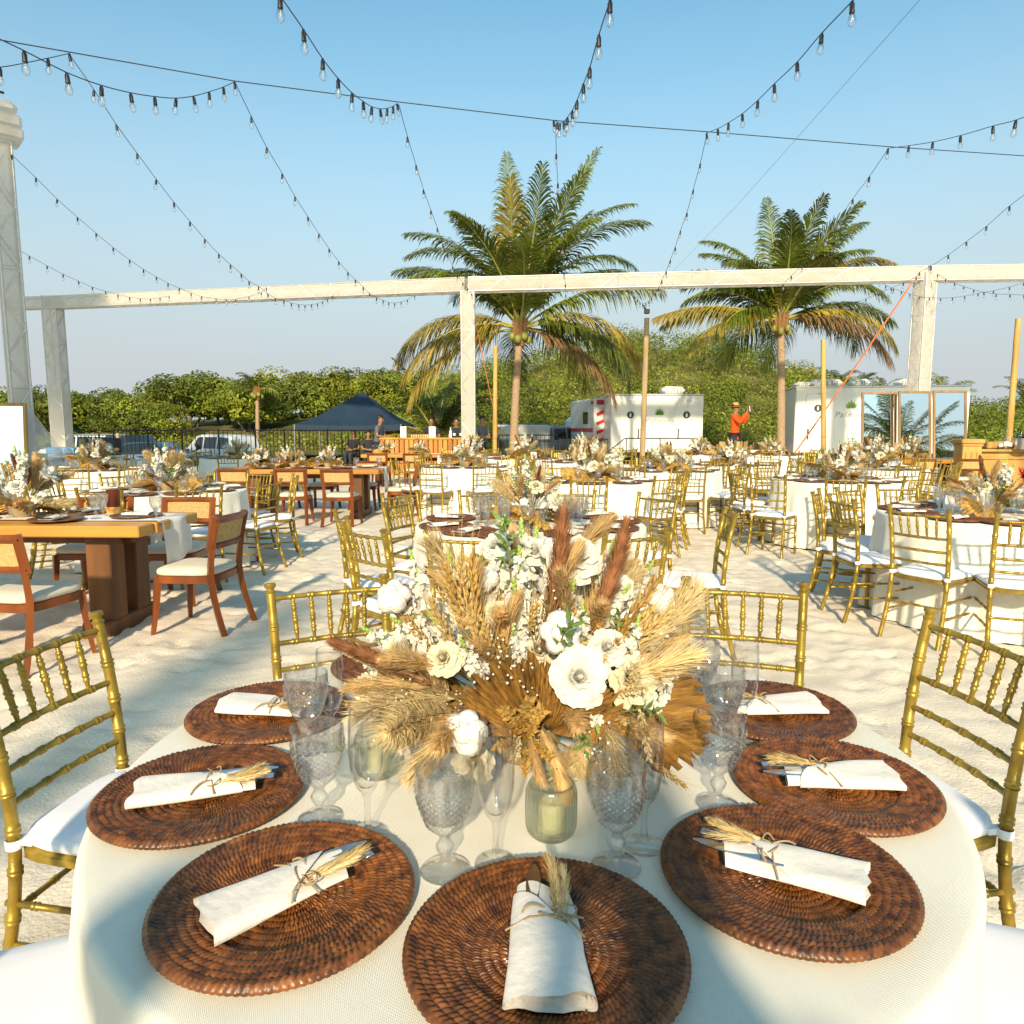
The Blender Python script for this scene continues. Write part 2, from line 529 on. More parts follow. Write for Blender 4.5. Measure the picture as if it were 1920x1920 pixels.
def axis(lo, hi, step, far_lo, far_hi, grow=1.14):
    c = list(np.arange(lo, hi + 1e-6, step))
    d, x = step, c[-1]
    while x < far_hi:
        d *= grow; x += d; c.append(x)
    d, x, left = step, lo, []
    while x > far_lo:
        d *= grow; x -= d; left.append(x)
    return np.array(left[::-1] + c)

def ground_z(x, y):
    return 0.0

gx = axis(-6.0, 6.0, .043, -900, 900)
gy = axis(1.4, 9.5, .043, -300, 1600)
GX, GY = np.meshgrid(gx, gy, indexing='ij')
dist = np.hypot(GX, GY - 4)
fade = np.clip(1.25 - dist / 26.0, 0, 1)
GZ = .7 * (.020 * lattice_noise(GX, GY, 1.3, 1) + .026 * lattice_noise(GX, GY, 3.6, 2) + .018 * lattice_noise(GX, GY, 7.5, 3) + .007 * lattice_noise(GX, GY, 15, 4)) * fade
frng = np.random.default_rng(11)
for k in range(3600):
    fx, fy = frng.uniform(-6, 6), frng.uniform(1.2, 9.6)
    a = frng.uniform(0, PI); dp = frng.uniform(.004, .016)
    i0, i1 = np.searchsorted(gx, [fx - .3, fx + .3]); j0, j1 = np.searchsorted(gy, [fy - .3, fy + .3])
    sx, sy = GX[i0:i1, j0:j1] - fx, GY[i0:i1, j0:j1] - fy
    u, v = sx * math.cos(a) + sy * math.sin(a), -sx * math.sin(a) + sy * math.cos(a)
    q = (u / .11) ** 2 + (v / .045) ** 2
    GZ[i0:i1, j0:j1] += dp * (-np.exp(-q * 1.4) * 1.1 + .55 * np.exp(-(np.sqrt(q) - 1.35) ** 2 * 5))
GZ -= .006
DIP = .75
def dip(x, y):
    a = np.clip((y - 25.8) / 6.0, 0, 1); b = np.clip((1.0 - x) / 5.0, 0, 1)
    return -DIP * a * a * (3 - 2 * a) * b * b * (3 - 2 * b)
GZ += dip(GX, GY)
GZ += .27 * np.exp(-((GX - 6.3) / 4.0) ** 2 - ((GY - 21.0) / 2.6) ** 2)
nx_, ny_ = GX.shape
me = bpy.data.meshes.new('sand')
vv = np.stack([GX, GY, GZ], -1).reshape(-1, 3)
ii, jj = np.meshgrid(np.arange(nx_ - 1), np.arange(ny_ - 1), indexing='ij')
q0 = (ii * ny_ + jj).ravel()
ff = np.stack([q0, q0 + ny_, q0 + ny_ + 1, q0 + 1], -1)
me.vertices.add(len(vv)); me.vertices.foreach_set('co', vv.ravel())
me.loops.add(ff.size); me.loops.foreach_set('vertex_index', ff.ravel())
me.polygons.add(len(ff)); me.polygons.foreach_set('loop_start', np.arange(0, ff.size, 4)); me.polygons.foreach_set('loop_total', np.full(len(ff), 4))
me.update(calc_edges=True); me.validate()
me.polygons.foreach_set('use_smooth', [True] * len(ff))
ms = mat('pale_sand', (.69, .595, .475), .95, 0, .06, 3.0, .5, 70, .15, col2=(.76, .665, .545), detail=8)
N, L = ms.node_tree.nodes, ms.node_tree.links
tc = [n for n in N if n.type == 'TEX_COORD'][0]
ramp = [n for n in N if n.type == 'VALTORGB'][0]
sep = N.new('ShaderNodeSeparateXYZ'); L.new(tc.outputs['Object'], sep.inputs[0])
nzb = N.new('ShaderNodeTexNoise'); nzb.inputs['Scale'].default_value = .35; L.new(tc.outputs['Object'], nzb.inputs['Vector'])
mul = N.new('ShaderNodeMath'); mul.operation = 'MULTIPLY_ADD'; mul.inputs[1].default_value = 7.0; L.new(nzb.outputs['Fac'], mul.inputs[0]); L.new(sep.outputs['Y'], mul.inputs[2])
mr = N.new('ShaderNodeMapRange'); mr.inputs['From Min'].default_value = 27.5; mr.inputs['From Max'].default_value = 32.0
L.new(mul.outputs[0], mr.inputs['Value'])
nzd = N.new('ShaderNodeTexNoise'); nzd.inputs['Scale'].default_value = 1.4; nzd.inputs['Detail'].default_value = 8; L.new(tc.outputs['Object'], nzd.inputs['Vector'])
rd = N.new('ShaderNodeValToRGB'); rd.color_ramp.elements[0].color = (.22, .13, .06, 1); rd.color_ramp.elements[1].color = (.30, .23, .09, 1)
rd.color_ramp.elements[0].position = .35; rd.color_ramp.elements[1].position = .65
L.new(nzd.outputs['Fac'], rd.inputs['Fac'])
mixc = N.new('ShaderNodeMix'); mixc.data_type = 'RGBA'
L.new(mr.outputs['Result'], mixc.inputs['Factor']); L.new(ramp.outputs['Color'], mixc.inputs['A']); L.new(rd.outputs['Color'], mixc.inputs['B'])
L.new(mixc.outputs['Result'], N['Principled BSDF'].inputs['Base Color'])
me.materials.append(ms)
sand = obj('sand_ground', me)
tag(sand, 'pale beach sand trodden with footprints', None, None, 'structure')

# ---------------------------------------------------------------- green hill
RID = [(-60, 1.5), (-30, 2.0), (-9, 3.2), (-4.0, 5.6), (0, 6.4), (4.0, 7.6), (7.5, 8.7), (11, 8.5), (15, 8.4), (19, 7.2), (22.5, 5.6), (26, 3.6), (30, 2.7), (36, 2.5), (46, 3.0), (60, 3.4), (90, 3)]
def ridge(x):
    for (a, b), (c, d) in zip(RID, RID[1:]):
        if a <= x <= c:
            t = (x - a) / (c - a); t = t * t * (3 - 2 * t)
            return b + (d - b) * t
    return 1.5
def hill_h(x, y):
    t = max(0.0, min(1.0, (y - 37.0) / 19.0))
    s = math.sin(t * PI / 2) ** 1.2
    back = 1.0 if y < 60 else max(0, 1 - (y - 60) / 60.0)
    return ridge(x * 57.0 / max(y, 40)) * s * back * .86
hb = MB()
hb.grid(lambda u, v: (-60 + 150 * u, 36.5 + 80 * v, hill_h(-60 + 150 * u, 36.5 + 80 * v) - .05 + .25 * mnoise.noise((u * 60, v * 40, 0)) * min(1, v * 10)), 130, 60)
hill = obj('hill', hb.mesh('hill', mat('hill_soil', (.10, .085, .03), .95, 0, .35, .6, .5, 4, .1, col2=(.13, .12, .035)), 180))
tag(hill, 'low scrub covered dune hill behind the party', None, None, 'structure')

def leaf_cards(mb, c, r, n, size, rg, flat=.8, mi=0):
    for k in range(n):
        while True:
            d = Vector((rg.uniform(-1, 1), rg.uniform(-1, 1), rg.uniform(-.75, 1)))
            if .2 < d.length < 1: break
        d = d.normalized() * (rg.uniform(.55, 1.0) ** .6)
        p = Vector(c) + Vector((d.x * r[0], d.y * r[1], d.z * r[2]))
        nrm = (d + Vector((rg.uniform(-1, 1), rg.uniform(-1, 1), rg.uniform(-.4, 1.2))) * .8).normalized()
        t = nrm.orthogonal().normalized()
        t = Quaternion(nrm, rg.uniform(0, 6.28)) @ t
        b = nrm.cross(t)
        s = size * rg.uniform(.6, 1.35)
        w = s * rg.uniform(.35, .6)
        mb.add([p - t * s * .5, p + b * w * .5 + nrm * s * .12, p + t * s * .5, p - b * w * .5 + nrm * s * .12], [(0, 1, 2, 3)], mi)

sb = MB()
rg = random.Random(21)
for k in range(900):
    y = rg.uniform(37.5, 60) if k > 260 else rg.uniform(37, 44)
    x = rg.uniform(-.30, .82) * y * (.9 if k % 3 else 1.0)
    if x < -9 and y < 48: continue
    h = hill_h(x, y)
    r = rg.uniform(.7, 1.5) * (1.15 if y > 50 else 1)
    leaf_cards(sb, (x, y, h + r * .25), (r * 1.2, r * 1.1, r * .8), int(150 * r), .19, rg, mi=rg.choice((0, 0, 1)))
scrub = obj('hillside_scrub', sb.mesh('scrub', [M['leaf_a'], M['leaf_b']], 0))
tag(scrub, 'dense green scrub covering the hillside', 'scrub', None, 'stuff')

# low dry grass strip along the foot of the scrub
gb = MB()
for k in range(5200):
    y = rg.uniform(29.5, 39)
    x = rg.uniform(-.75, .8) * y
    h = rg.uniform(.12, .45)
    a = rg.uniform(0, PI)
    w = rg.uniform(.05, .16)
    zz = float(dip(x, y)); gb.add([(x - w * math.cos(a), y - w * math.sin(a), zz - .02), (x + w * math.cos(a), y + w * math.sin(a), zz - .02), (x + rg.uniform(-.12, .12), y + rg.uniform(-.1, .1), zz + h)], [(0, 1, 2)], rg.choice((0, 0, 1)))
dg = obj('dry_grass', gb.mesh('dry_grass', [mat('dry_grass', (.24, .16, .06), .9, 0, .3, 2, trans=.3), M['leaf_b']], 0))
tag(dg, 'dry yellow brown grass at the foot of the scrub', 'grass', None, 'stuff')

# ---------------------------------------------------------------- scrub trees on the left
def crown_mesh(seed, rx, rz, n_lobes, cards, size):
    g = random.Random(seed)
    mb = MB()
    for k in range(n_lobes):
        a = g.uniform(0, 2 * PI); q = math.sqrt(g.uniform(0, 1)) * .72
        zz = g.uniform(-.55, .62) * (1 - q * .5)
        r = g.uniform(.30, .48)
        leaf_cards(mb, (q * rx * math.cos(a), q * rx * math.sin(a), zz * rz), (rx * r, rx * r, rz * r * .95), cards, size, g, mi=0 if g.random() < .6 else 1)
    return mb.mesh('crown', [M['leaf_a'], M['leaf_b']], 0)
CROWNS = [crown_mesh(31 + k, 2.6, 1.7, 22, 300, .23) for k in range(4)]
tb = MB()
for k, (ax, ay) in enumerate(((.5, .1), (-.45, .3), (.1, -.4), (-.1, .1))):
    tb.tube([(0, 0, -.2), (ax * .2, ay * .2, .7), (ax * 1.2, ay * 1.2, 1.5), (ax * 2.2, ay * 2.2, 2.3)], [.16, .12, .07, .03], 7)
TRUNK = tb.mesh('trunk', M['bark'], 180)
trees = [  # top px, width scale, Y, label
    (20, 742, 1.0, 47, 'dark bushy tree behind the leaning truss post at the far left edge'),
    (95, 741, .8, 45, 'bushy green tree between the two draped truss posts on the left'),
    (170, 742, .95, 46, 'rounded olive green tree just right of the second truss post'),
    (232, 752, .8, 44, 'small feathery tree left of the dip in the treeline'),
    (282, 762, .72, 43, 'lowest rounded bush in the treeline, above the dark pickup'),
    (350, 716, 1.05, 47, 'broad domed tree, the left half of the tall pair above the white car'),
    (418, 716, 1.0, 48, 'broad domed tree right behind the white car'),
    (470, 730, .9, 45, 'leafy tree beside the slim little palm in the treeline'),
    (540, 712, 1.05, 50, 'tall wide tree rising behind the left end of the navy canopy'),
    (610, 708, 1.0, 52, 'tree crown behind the middle of the navy canopy roof'),
    (680, 704, 1.05, 52, 'tree crown above the peak of the navy canopy'),
    (742, 706, .95, 50, 'tree behind the low palm right of the navy canopy'),
    (850, 712, .9, 50, 'tree behind the middle truss post'),
]
for k, (px, py, s, Y, lab) in enumerate(trees):
    top = at(px, py, Y)
    zg = float(dip(top.x, Y)); t = thing('scrub_tree', lab, 'tree', (top.x, Y, zg), rng.uniform(0, 6), 'trees along the left treeline')
    h = top.z - zg
    Y_ = Y
    c = obj('crown', CROWNS[k % 4], t, (0, 0, h - .98 * s), (0, 0, rng.uniform(0, 6)), (s * 1.12, s * 1.12, s * 1.12))
    obj('trunk', TRUNK, t, None, None, (1, 1, max(.5, (h - 1.6 * s) / 2.0)))
# undergrowth below the trees
ub = MB()
for k in range(230):
    y = rg.uniform(38.5, 44)
    x = rg.uniform(-.78, -.02) * y
    r = rg.uniform(.8, 1.5)
    leaf_cards(ub, (x, y, r * .45 + float(dip(x, y))), (r * 1.3, r, r * .95), int(130 * r), .21, rg, mi=rg.choice((0, 1, 1)))
und = obj('undergrowth', ub.mesh('undergrowth', [M['leaf_a'], M['leaf_b']], 0))
tag(und, 'light green undergrowth below the left treeline', 'undergrowth', None, 'stuff')

# ---------------------------------------------------------------- palms
def frond_mesh(g, L_, e0, droop, matk, leaf=.85, dens=62, side_droop=.3):
    """a feather frond growing along +X with its own bend; returns mesh and rachis mesh"""
    pts, tang = [], []
    p = Vector((0, 0, 0))
    n = 26
    sway = g.uniform(-.25, .25)
    for i in range(n + 1):
        s = i / n
        e = e0 - droop * s ** 1.35
        t = Vector((math.cos(e), sway * s, math.sin(e))).normalized()
        pts.append(p.copy()); tang.append(t)
        p = p + t * (L_ / n)
    def sample(s):
        k = min(n - 1, int(s * n)); f = s * n - k
        return pts[k].lerp(pts[k + 1], f), tang[k].lerp(tang[k + 1], f).normalized()
    mb = MB()
    for sd in (-1, 1):
        for k in range(dens):
            s = .13 + .87 * (k + g.uniform(-.3, .3)) / dens
            s = min(.995, max(.1, s))
            q, t = sample(s)
            side = t.cross(Vector((0, 0, 1)))
            if side.length < .05: side = Vector((0, 1, 0))
            side = side.normalized() * sd
            upv = side.cross(t) * sd
            ang = R(62 - 38 * s + g.uniform(-7, 7))
            d = (t * math.cos(ang) + side * math.sin(ang) + upv * g.uniform(.02, .22)).normalized()
            ll = leaf * (math.sin(PI * (.16 + .80 * s)) ** .7) * g.uniform(.82, 1.1)
            w = .016 + .016 * g.random()
            g1 = Vector((0, 0, -1)) * ll * side_droop * g.uniform(.6, 1.3)
            m1 = q + d * ll * .45 + g1 * .12
            m15 = q + d * ll * .75 + g1 * .45
            m2 = q + d * ll * .95 + g1
            wv = t * w
            mb.add([q - wv * .7, q + wv * .7, m1 + wv, m1 - wv, m15 + wv * .8, m15 - wv * .8, m2], [(0, 1, 2, 3), (3, 2, 4, 5), (5, 4, 6)])
    rb = MB()
    rb.tube([q for q in pts[::2]], [.045 * (1 - .85 * i / (len(pts[::2]) - 1)) for i in range(len(pts[::2]))], 5)
    return mb.mesh('frond', M[matk], 0), rb.mesh('rachis', M['rachis' if matk != 'frond_brown' else 'frond_brown'], 180)

def trunk_mesh(h, r0, r1, bend, seed):
    g = random.Random(seed)
    mb = MB()
    pts, rad = [], []
    n = int(h / .09)
    for i in range(n + 1):
        s = i / n
        pts.append((bend[0] * s ** 1.6, bend[1] * s ** 1.6, h * s - .15))
        rad.append((r0 + (r1 - r0) * min(1, s * 1.15) + (.10 * r0 / .2 * math.exp(-s * 14))) * (1.0 + (.05 if i % 2 else -.02) + g.uniform(-.02, .02)))
    mb.tube(pts, rad, 14)
    return mb.mesh('trunk', M['palm_trunk'], 60), Vector(pts[-1])

def palm(label, base, h, bend, specs, seed, scale=1.0, leaf=.85, dens=62, r=.19, group=None, name='coconut_palm'):
    g = random.Random(seed)
    t = thing(name, label, 'palm tree', (base[0], base[1], 0), 0, group)
    tm, top = trunk_mesh(h, r, r * .78, bend, seed)
    obj('trunk', tm, t)
    for (az, e, L_, dr, mk) in specs:
        fm, rm = frond_mesh(g, L_ * scale, R(e), R(dr), mk, leaf * scale, dens, .75 if e < 40 else .45)
        f = obj('frond', fm, t, top + Vector((0, 0, .05 * scale)), (g.uniform(-.25, .25), 0, R(az)))
        obj('rachis', rm, f)
    cb = MB()
    for k in range(9):
        a = k * .7
        cb.tube([top + Vector((.05 * math.cos(a), .05 * math.sin(a), -.5 * scale)), top + Vector((.16 * math.cos(a), .16 * math.sin(a), -.15 * scale)), top + Vector((.22 * math.cos(a), .22 * math.sin(a), .35 * scale))], [.11 * scale, .12 * scale, .05 * scale], 6)
    obj('crownshaft', cb.mesh('crownshaft', M['fibre'], 60), t)
    for k in range(4):
        a = -PI / 2 + k * .9 - 1.2
        nb = MB(); nb.ball(top + Vector((.27 * math.cos(a), .27 * math.sin(a), -.22 - .1 * (k % 2))) * 1.0, .12 * scale, 9, 7, 0, (1, 1, 1.2))
        obj('coconut', nb.mesh('coconut', M['nut'], 180), t)
    return t

def rand_specs(g, L_=3.9, n_up=9, n_mid=9, n_low=9, n_dry=3):
    out = []
    o = g.uniform(0, 360)
    for k in range(n_up): out.append((o + k * 360 / n_up + g.uniform(-15, 15), g.uniform(68, 84), L_ * g.uniform(.85, 1.05), g.uniform(25, 75), 'frond'))
    for k in range(n_mid): out.append((o + 20 + k * 360 / n_mid + g.uniform(-14, 14), g.uniform(34, 56), L_ * g.uniform(.9, 1.05), g.uniform(65, 105), 'frond' if g.random() < .8 else 'frond_yellow'))
    for k in range(n_low): out.append((o + k * 360 / n_low + g.uniform(-14, 14), g.uniform(2, 24), L_ * g.uniform(.85, 1.0), g.uniform(60, 95), 'frond' if g.random() < .6 else 'frond_yellow'))
    for k in range(n_dry): out.append((g.uniform(0, 360), g.uniform(-25, 0), L_ * g.uniform(.7, .9), g.uniform(55, 75), 'frond_brown'))
    return out

g1 = random.Random(3)
b1 = at(962, 838, 24.0); t1 = at(975, 615, 24.0)
sp1 = [(168, 68, 5.4, 70, 'frond'), (95, 82, 6.6, 24, 'frond'), (60, 80, 6.6, 20, 'frond'), (-70, 78, 5.2, 38, 'frond'), (20, 74, 6.2, 66, 'frond'), (-20, 70, 5.6, 84, 'frond'), (120, 76, 6.1, 60, 'frond'),
       (178, 50, 4.8, 62, 'frond'), (200, 54, 4.5, 90, 'frond'), (2, 36, 4.9, 52, 'frond'), (-100, 84, 4.6, 30, 'frond_yellow'), (-40, 68, 4.4, 60, 'frond'), (-130, 70, 4.4, 60, 'frond'), (70, 62, 4.8, 90, 'frond'), (140, 58, 4.8, 90, 'frond'),
       (182, 22, 4.8, 92, 'frond_yellow'), (160, 12, 4.6, 88, 'frond'), (205, 8, 4.6, 84, 'frond_yellow'), (185, -8, 4.6, 62, 'frond_yellow'),
       (-4, 24, 4.9, 108, 'frond_yellow'), (12, 14, 4.8, 86, 'frond'), (-22, 10, 4.7, 92, 'frond'), (-12, -10, 4.1, 66, 'frond_brown'), (160, 72, 5.2, 96, 'frond'), (22, 70, 5.2, 100, 'frond'), (140, 66, 5.0, 102, 'frond'), (38, 62, 5.0, 100, 'frond'), (40, 5, 4.4, 80, 'frond'), (100, 8, 4.4, 80, 'frond')]
palm('tall coconut palm with full crown behind the middle truss post', (b1.x, b1.y), t1.z + .1, (t1.x - b1.x, .1), sp1 + rand_specs(random.Random(31), 4.8, 4, 3, 0, 0), 5, 1.0, 1.15, 108, .15)
b2 = at(1464, 843, 24.0); t2 = at(1466, 600, 24.0)
sp2 = [(150, 74, 4.8, 66, 'frond'), (85, 80, 5.8, 34, 'frond'), (30, 76, 5.6, 66, 'frond'), (-60, 78, 4.8, 50, 'frond'), (-110, 76, 4.6, 66, 'frond'), (10, 66, 4.9, 72, 'frond'), (-25, 62, 4.6, 88, 'frond_yellow'), (60, 78, 5.0, 40, 'frond'),
       (172, 56, 4.3, 82, 'frond'), (190, 44, 4.1, 78, 'frond'), (0, 50, 4.6, 96, 'frond'), (120, 55, 4.6, 90, 'frond'), (-80, 62, 3.9, 88, 'frond_yellow'), (-150, 64, 4.2, 90, 'frond'), (45, 55, 4.4, 95, 'frond'),
       (184, 18, 4.9, 42, 'frond_yellow'), (172, 22, 4.6, 56, 'frond'), (200, 8, 4.6, 62, 'frond_yellow'), (205, 24, 3.8, 100, 'frond'),
       (2, 26, 4.8, 62, 'frond'), (-10, 20, 4.7, 86, 'frond_yellow'), (-20, 8, 4.6, 84, 'frond_brown'), (16, 18, 4.7, 80, 'frond'), (70, 8, 4.2, 80, 'frond'), (110, 6, 4.2, 80, 'frond')]
palm('coconut palm right of the man in orange, behind the truss beam', (b2.x, b2.y), t2.z + .1, (t2.x - b2.x, .1), sp2 + rand_specs(random.Random(32), 4.5, 3, 3, 0, 0), 9, .86, 1.1, 108, .145)
# low young palm between canopy and truss post
g3 = random.Random(8)
b3 = at(822, 846, 27.0)
sp3 = [(g3.uniform(0, 360), g3.uniform(55, 84), g3.uniform(2.8, 3.7), g3.uniform(25, 80), 'frond') for k in range(13)] + [(190, 40, 3.0, 105, 'frond_yellow'), (170, 30, 3.2, 80, 'frond'), (-15, 45, 3.0, 95, 'frond'), (-100, 44, 2.4, 120, 'frond_yellow'), (205, 20, 2.9, 50, 'frond_yellow'), (20, 30, 3.0, 80, 'frond')]
palm('low young palm with no tall trunk between navy canopy and truss post', (b3.x, b3.y), .9, (0, 0), sp3, 12, 1.0, .75, 55, .22)
# slim small palm in the treeline and tops of far palms behind the trailers and on the right
g4 = random.Random(18)
def far_palm(px, ytop, ybase, Y, lab, sc):
    c = at(px, ytop, Y)
    s = [(g4.uniform(0, 360), g4.uniform(-5, 80), 2.2 * sc, g4.uniform(50, 90), 'frond') for k in range(17)]
    palm(lab, (c.x, Y), c.z - 1.0 * sc, (.1, 0), s, g4.randint(0, 999), 1.0, .6 * sc, 26, .13, 'distant palms', 'distant_palm')
far_palm(478, 702, 800, 42, 'slim little palm standing up in the left treeline', .8)
far_palm(1572, 694, 800, 62, 'tiny far palm above the left end of the big trailer roof', 1.0)
far_palm(1606, 706, 800, 64, 'tiny far palm above the middle of the big trailer roof', 1.0)
far_palm(1655, 712, 800, 66, 'lowest tiny palm top above the trailer near the corner truss post', .9)
far_palm(1768, 710, 800, 60, 'tiny far palm above the mirrors, right of the corner truss post', 1.1)
far_palm(1925, 722, 800, 52, 'far palm cut off by the right edge behind the pole', 1.2)

# palms on the beach behind the camera: seen in the mirrors and shading the left posts
g5 = random.Random(40)
for k, (x, y, h, lab) in enumerate(((14.5, -9.0, 5.6, 'beach palm behind the camera seen in the left mirror panel'), (19.8, -8.0, 6.4, 'beach palm behind the camera seen in the middle mirror panel'), (25.0, -7.0, 5.4, 'low beach palm behind the camera seen in the right mirror panel'),
                               (-9.4, -1.8, 9.6, 'tall beach palm out of frame that shades the near left post'), (-16.6, 12.5, 8.6, 'tall beach palm out of frame that shades the far left beam'))):
    palm(lab, (x, y), h, (.3, .2), rand_specs(g5, 4.2 if k < 3 else 3.9, *((8, 9, 9, 2) if k < 3 else (18, 20, 20, 6))), 60 + k, 1.0, .9 if k < 3 else 1.3, 56, .2, 'palms on the beach behind the camera')
# ================================================================ furniture
def ringed(pts, r, rings, n=10, ringr=1.22, taper=None):
    """tube along a polyline with bamboo-like double rings at the given fractions"""
    pts = [Vector(p) for p in pts]
    cum = [0]
    for a, b in zip(pts, pts[1:]): cum.append(cum[-1] + (b - a).length)
    T = cum[-1]
    def pos(s):
        d = s * T
        for i in range(len(pts) - 1):
            if d <= cum[i + 1] + 1e-9:
                f = (d - cum[i]) / max(1e-9, cum[i + 1] - cum[i])
                return pts[i].lerp(pts[i + 1], f)
        return pts[-1]
    st = {c / T: 1.0 for c in cum}
    e = .0042 / T
    for q in rings:
        for off, k in ((-2.6, 1.0), (-1.9, ringr), (-1.0, ringr), (-.35, 1.03), (.35, 1.03), (1.0, ringr), (1.9, ringr), (2.6, 1.0)):
            s = q + off * e
            if 0 < s < 1: st[s] = k
    ks = sorted(st)
    P = [pos(s) for s in ks]
    Rr = [r * st[s] * (taper(s) if taper else 1) for s in ks]
    return P, Rr

def bez(p0, p1, p2, n=8):
    p0, p1, p2 = Vector(p0), Vector(p1), Vector(p2)
    return [p0 * (1 - t) ** 2 + p1 * 2 * t * (1 - t) + p2 * t * t for t in [i / n for i in range(n + 1)]]

def rounded_seat(wf, wb, d, n=40, ex=5.0):
    out = []
    for k in range(n):
        a = 2 * PI * k / n
        c, s = math.cos(a), math.sin(a)
        q = (abs(c) ** ex + abs(s) ** ex) ** (-1 / ex)
        x, y = c * q, s * q
        w = wb + (wf - wb) * (y + 1) / 2
        out.append((x * w / 2, y * d / 2))
    return out

def pad_mesh(outline, z0, z1, mats, dome=.012, inset=.012):
    mb = MB()
    n = len(outline)
    prof = [(inset, z0), (.25 * inset, z0 + (z1 - z0) * .2), (0, z0 + (z1 - z0) * .5), (.3 * inset, z0 + (z1 - z0) * .8), (1.4 * inset, z1), (.05, z1 + dome * .6), (.10, z1 + dome * .9)]
    vs_, fs = [], []
    for (i_, z) in prof:
        for (x, y) in outline:
            l = math.hypot(x, y)
            k = max(.02, (l - i_) / l)
            vs_.append((x * k, y * k, z))
    for i in range(len(prof) - 1):
        for k in range(n):
            fs.append((i * n + k, i * n + (k + 1) % n, (i + 1) * n + (k + 1) % n, (i + 1) * n + k))
    fs.append(tuple((len(prof) - 1) * n + k for k in range(n)))
    fs.append(tuple(range(n - 1, -1, -1)))
    return mb.add(vs_, fs).mesh('pad', mats, 60)

def make_chiavari():
    """origin on the sand under the seat, front towards +Y"""
    t = thing('chiavari_chair', 'gold chiavari chair', 'chair')
    W = .185
    for s in (-1, 1):
        pts = bez((s * (W + .012), -.275, 0), (s * W, -.195, .25), (s * W, -.188, .46), 6) + bez((s * W, -.188, .46), (s * (W + .002), -.19, .68), (s * (W + .010), -.245, .905), 7)[1:]
        P, Rr = ringed(pts, .0148, (.16, .30, .44, .555, .655, .755, .87), 12)
        mb = MB(); mb.tube(P, Rr, 12)
        e = Vector(pts[-1]); d = (Vector(pts[-1]) - Vector(pts[-2])).normalized()
        mb.tube([e - d * .004, e + d * .004, e + d * .008, e + d * .014, e + d * .02, e + d * .03, e + d * .034], [.0148, .018, .0125, .0125, .019, .0195, .013], 12)
        obj('back_post', mb.mesh('back_post', M['gold'], 50), t)
    for s in (-1, 1):
        P, Rr = ringed([(s * .19, .195, 0), (s * .187, .182, .44)], .0145, (.2, .48, .78, .93), 12)
        mb = MB(); mb.tube(P, Rr, 12)
        obj('front_leg', mb.mesh('front_leg', M['gold'], 50), t)
    sf = rounded_seat(.425, .385, .425, 36, 5)
    mb = MB(); n = len(sf)
    vs_ = [(x * k, y * k, z) for (k, z) in ((.965, .425), (1, .43), (1, .447), (.97, .452)) for (x, y) in sf]
    fs = [(i * n + k, i * n + (k + 1) % n, (i + 1) * n + (k + 1) % n, (i + 1) * n + k) for i in range(3) for k in range(n)] + [tuple(3 * n + k for k in range(n)), tuple(range(n - 1, -1, -1))]
    obj('seat_frame', mb.add(vs_, fs).mesh('seat_frame', M['gold'], 50), t)
    obj('cushion', pad_mesh(rounded_seat(.415, .375, .415, 40, 4.2), .4535, .487, M['cushion'], .010, .010), t)
    for s in (-1, 1):
        mb = MB()
        mb.lathe([(.0178, -.012), (.0195, -.008), (.0195, .008), (.0178, .012)], 14, (s * W, -.188, .466))
        mb.box((s * (W - .014), -.168, .468), (.02, .045, .016))
        obj('cushion_tie', mb.mesh('cushion_tie', M['cushion'], 50), t)
    def back_y(z):
        q = (z - .46) / .445
        return -.188 - .057 * q * q
    for z, sag in ((.885, .030), (.735, .024), (.645, .022), (.562, .020)):
        y = back_y(z)
        P, Rr = ringed(bez((-W - .002, y, z), (0, y - sag * 1.6, z - .004), (W + .002, y, z), 10), .0088, (.17, .335, .5, .665, .83), 10, 1.3)
        mb = MB(); mb.tube(P, Rr, 10)
        obj('back_rail', mb.mesh('back_rail', M['gold'], 50), t)
    for k in range(5):
        q = (k + 1) / 6
        x0 = (-W + 2 * W * q)
        bow = 4 * q * (1 - q)
        P, Rr = ringed([(x0 * .93, back_y(.735) - .0192 * bow, .738), (x0, back_y(.885) - .024 * bow, .883)], .0062, (.22, .5, .78), 9, 1.35, lambda s: .82 + .5 * math.sin(PI * s))
        mb = MB(); mb.tube(P, Rr, 9)
        obj('spindle', mb.mesh('spindle', M['gold'], 50), t)
    for s in (-1, 1):
        for z, yb in ((.31, -.222), (.20, -.238)):
            P, Rr = ringed([(s * .188, yb, z), (s * .188, .187, z)], .008, (.2, .5, .8), 8, 1.3)
            mb = MB(); mb.tube(P, Rr, 8); obj('side_stretcher', mb.mesh('stretcher', M['gold'], 50), t)
    for y, z in ((.187, .33), (.189, .24), (-.228, .27)):
        P, Rr = ringed([(-.188, y, z), (.188, y, z)], .008, (.2, .4, .6, .8), 8, 1.3)
        mb = MB(); mb.tube(P, Rr, 8); obj('cross_stretcher', mb.mesh('stretcher', M['gold'], 50), t)
    return t

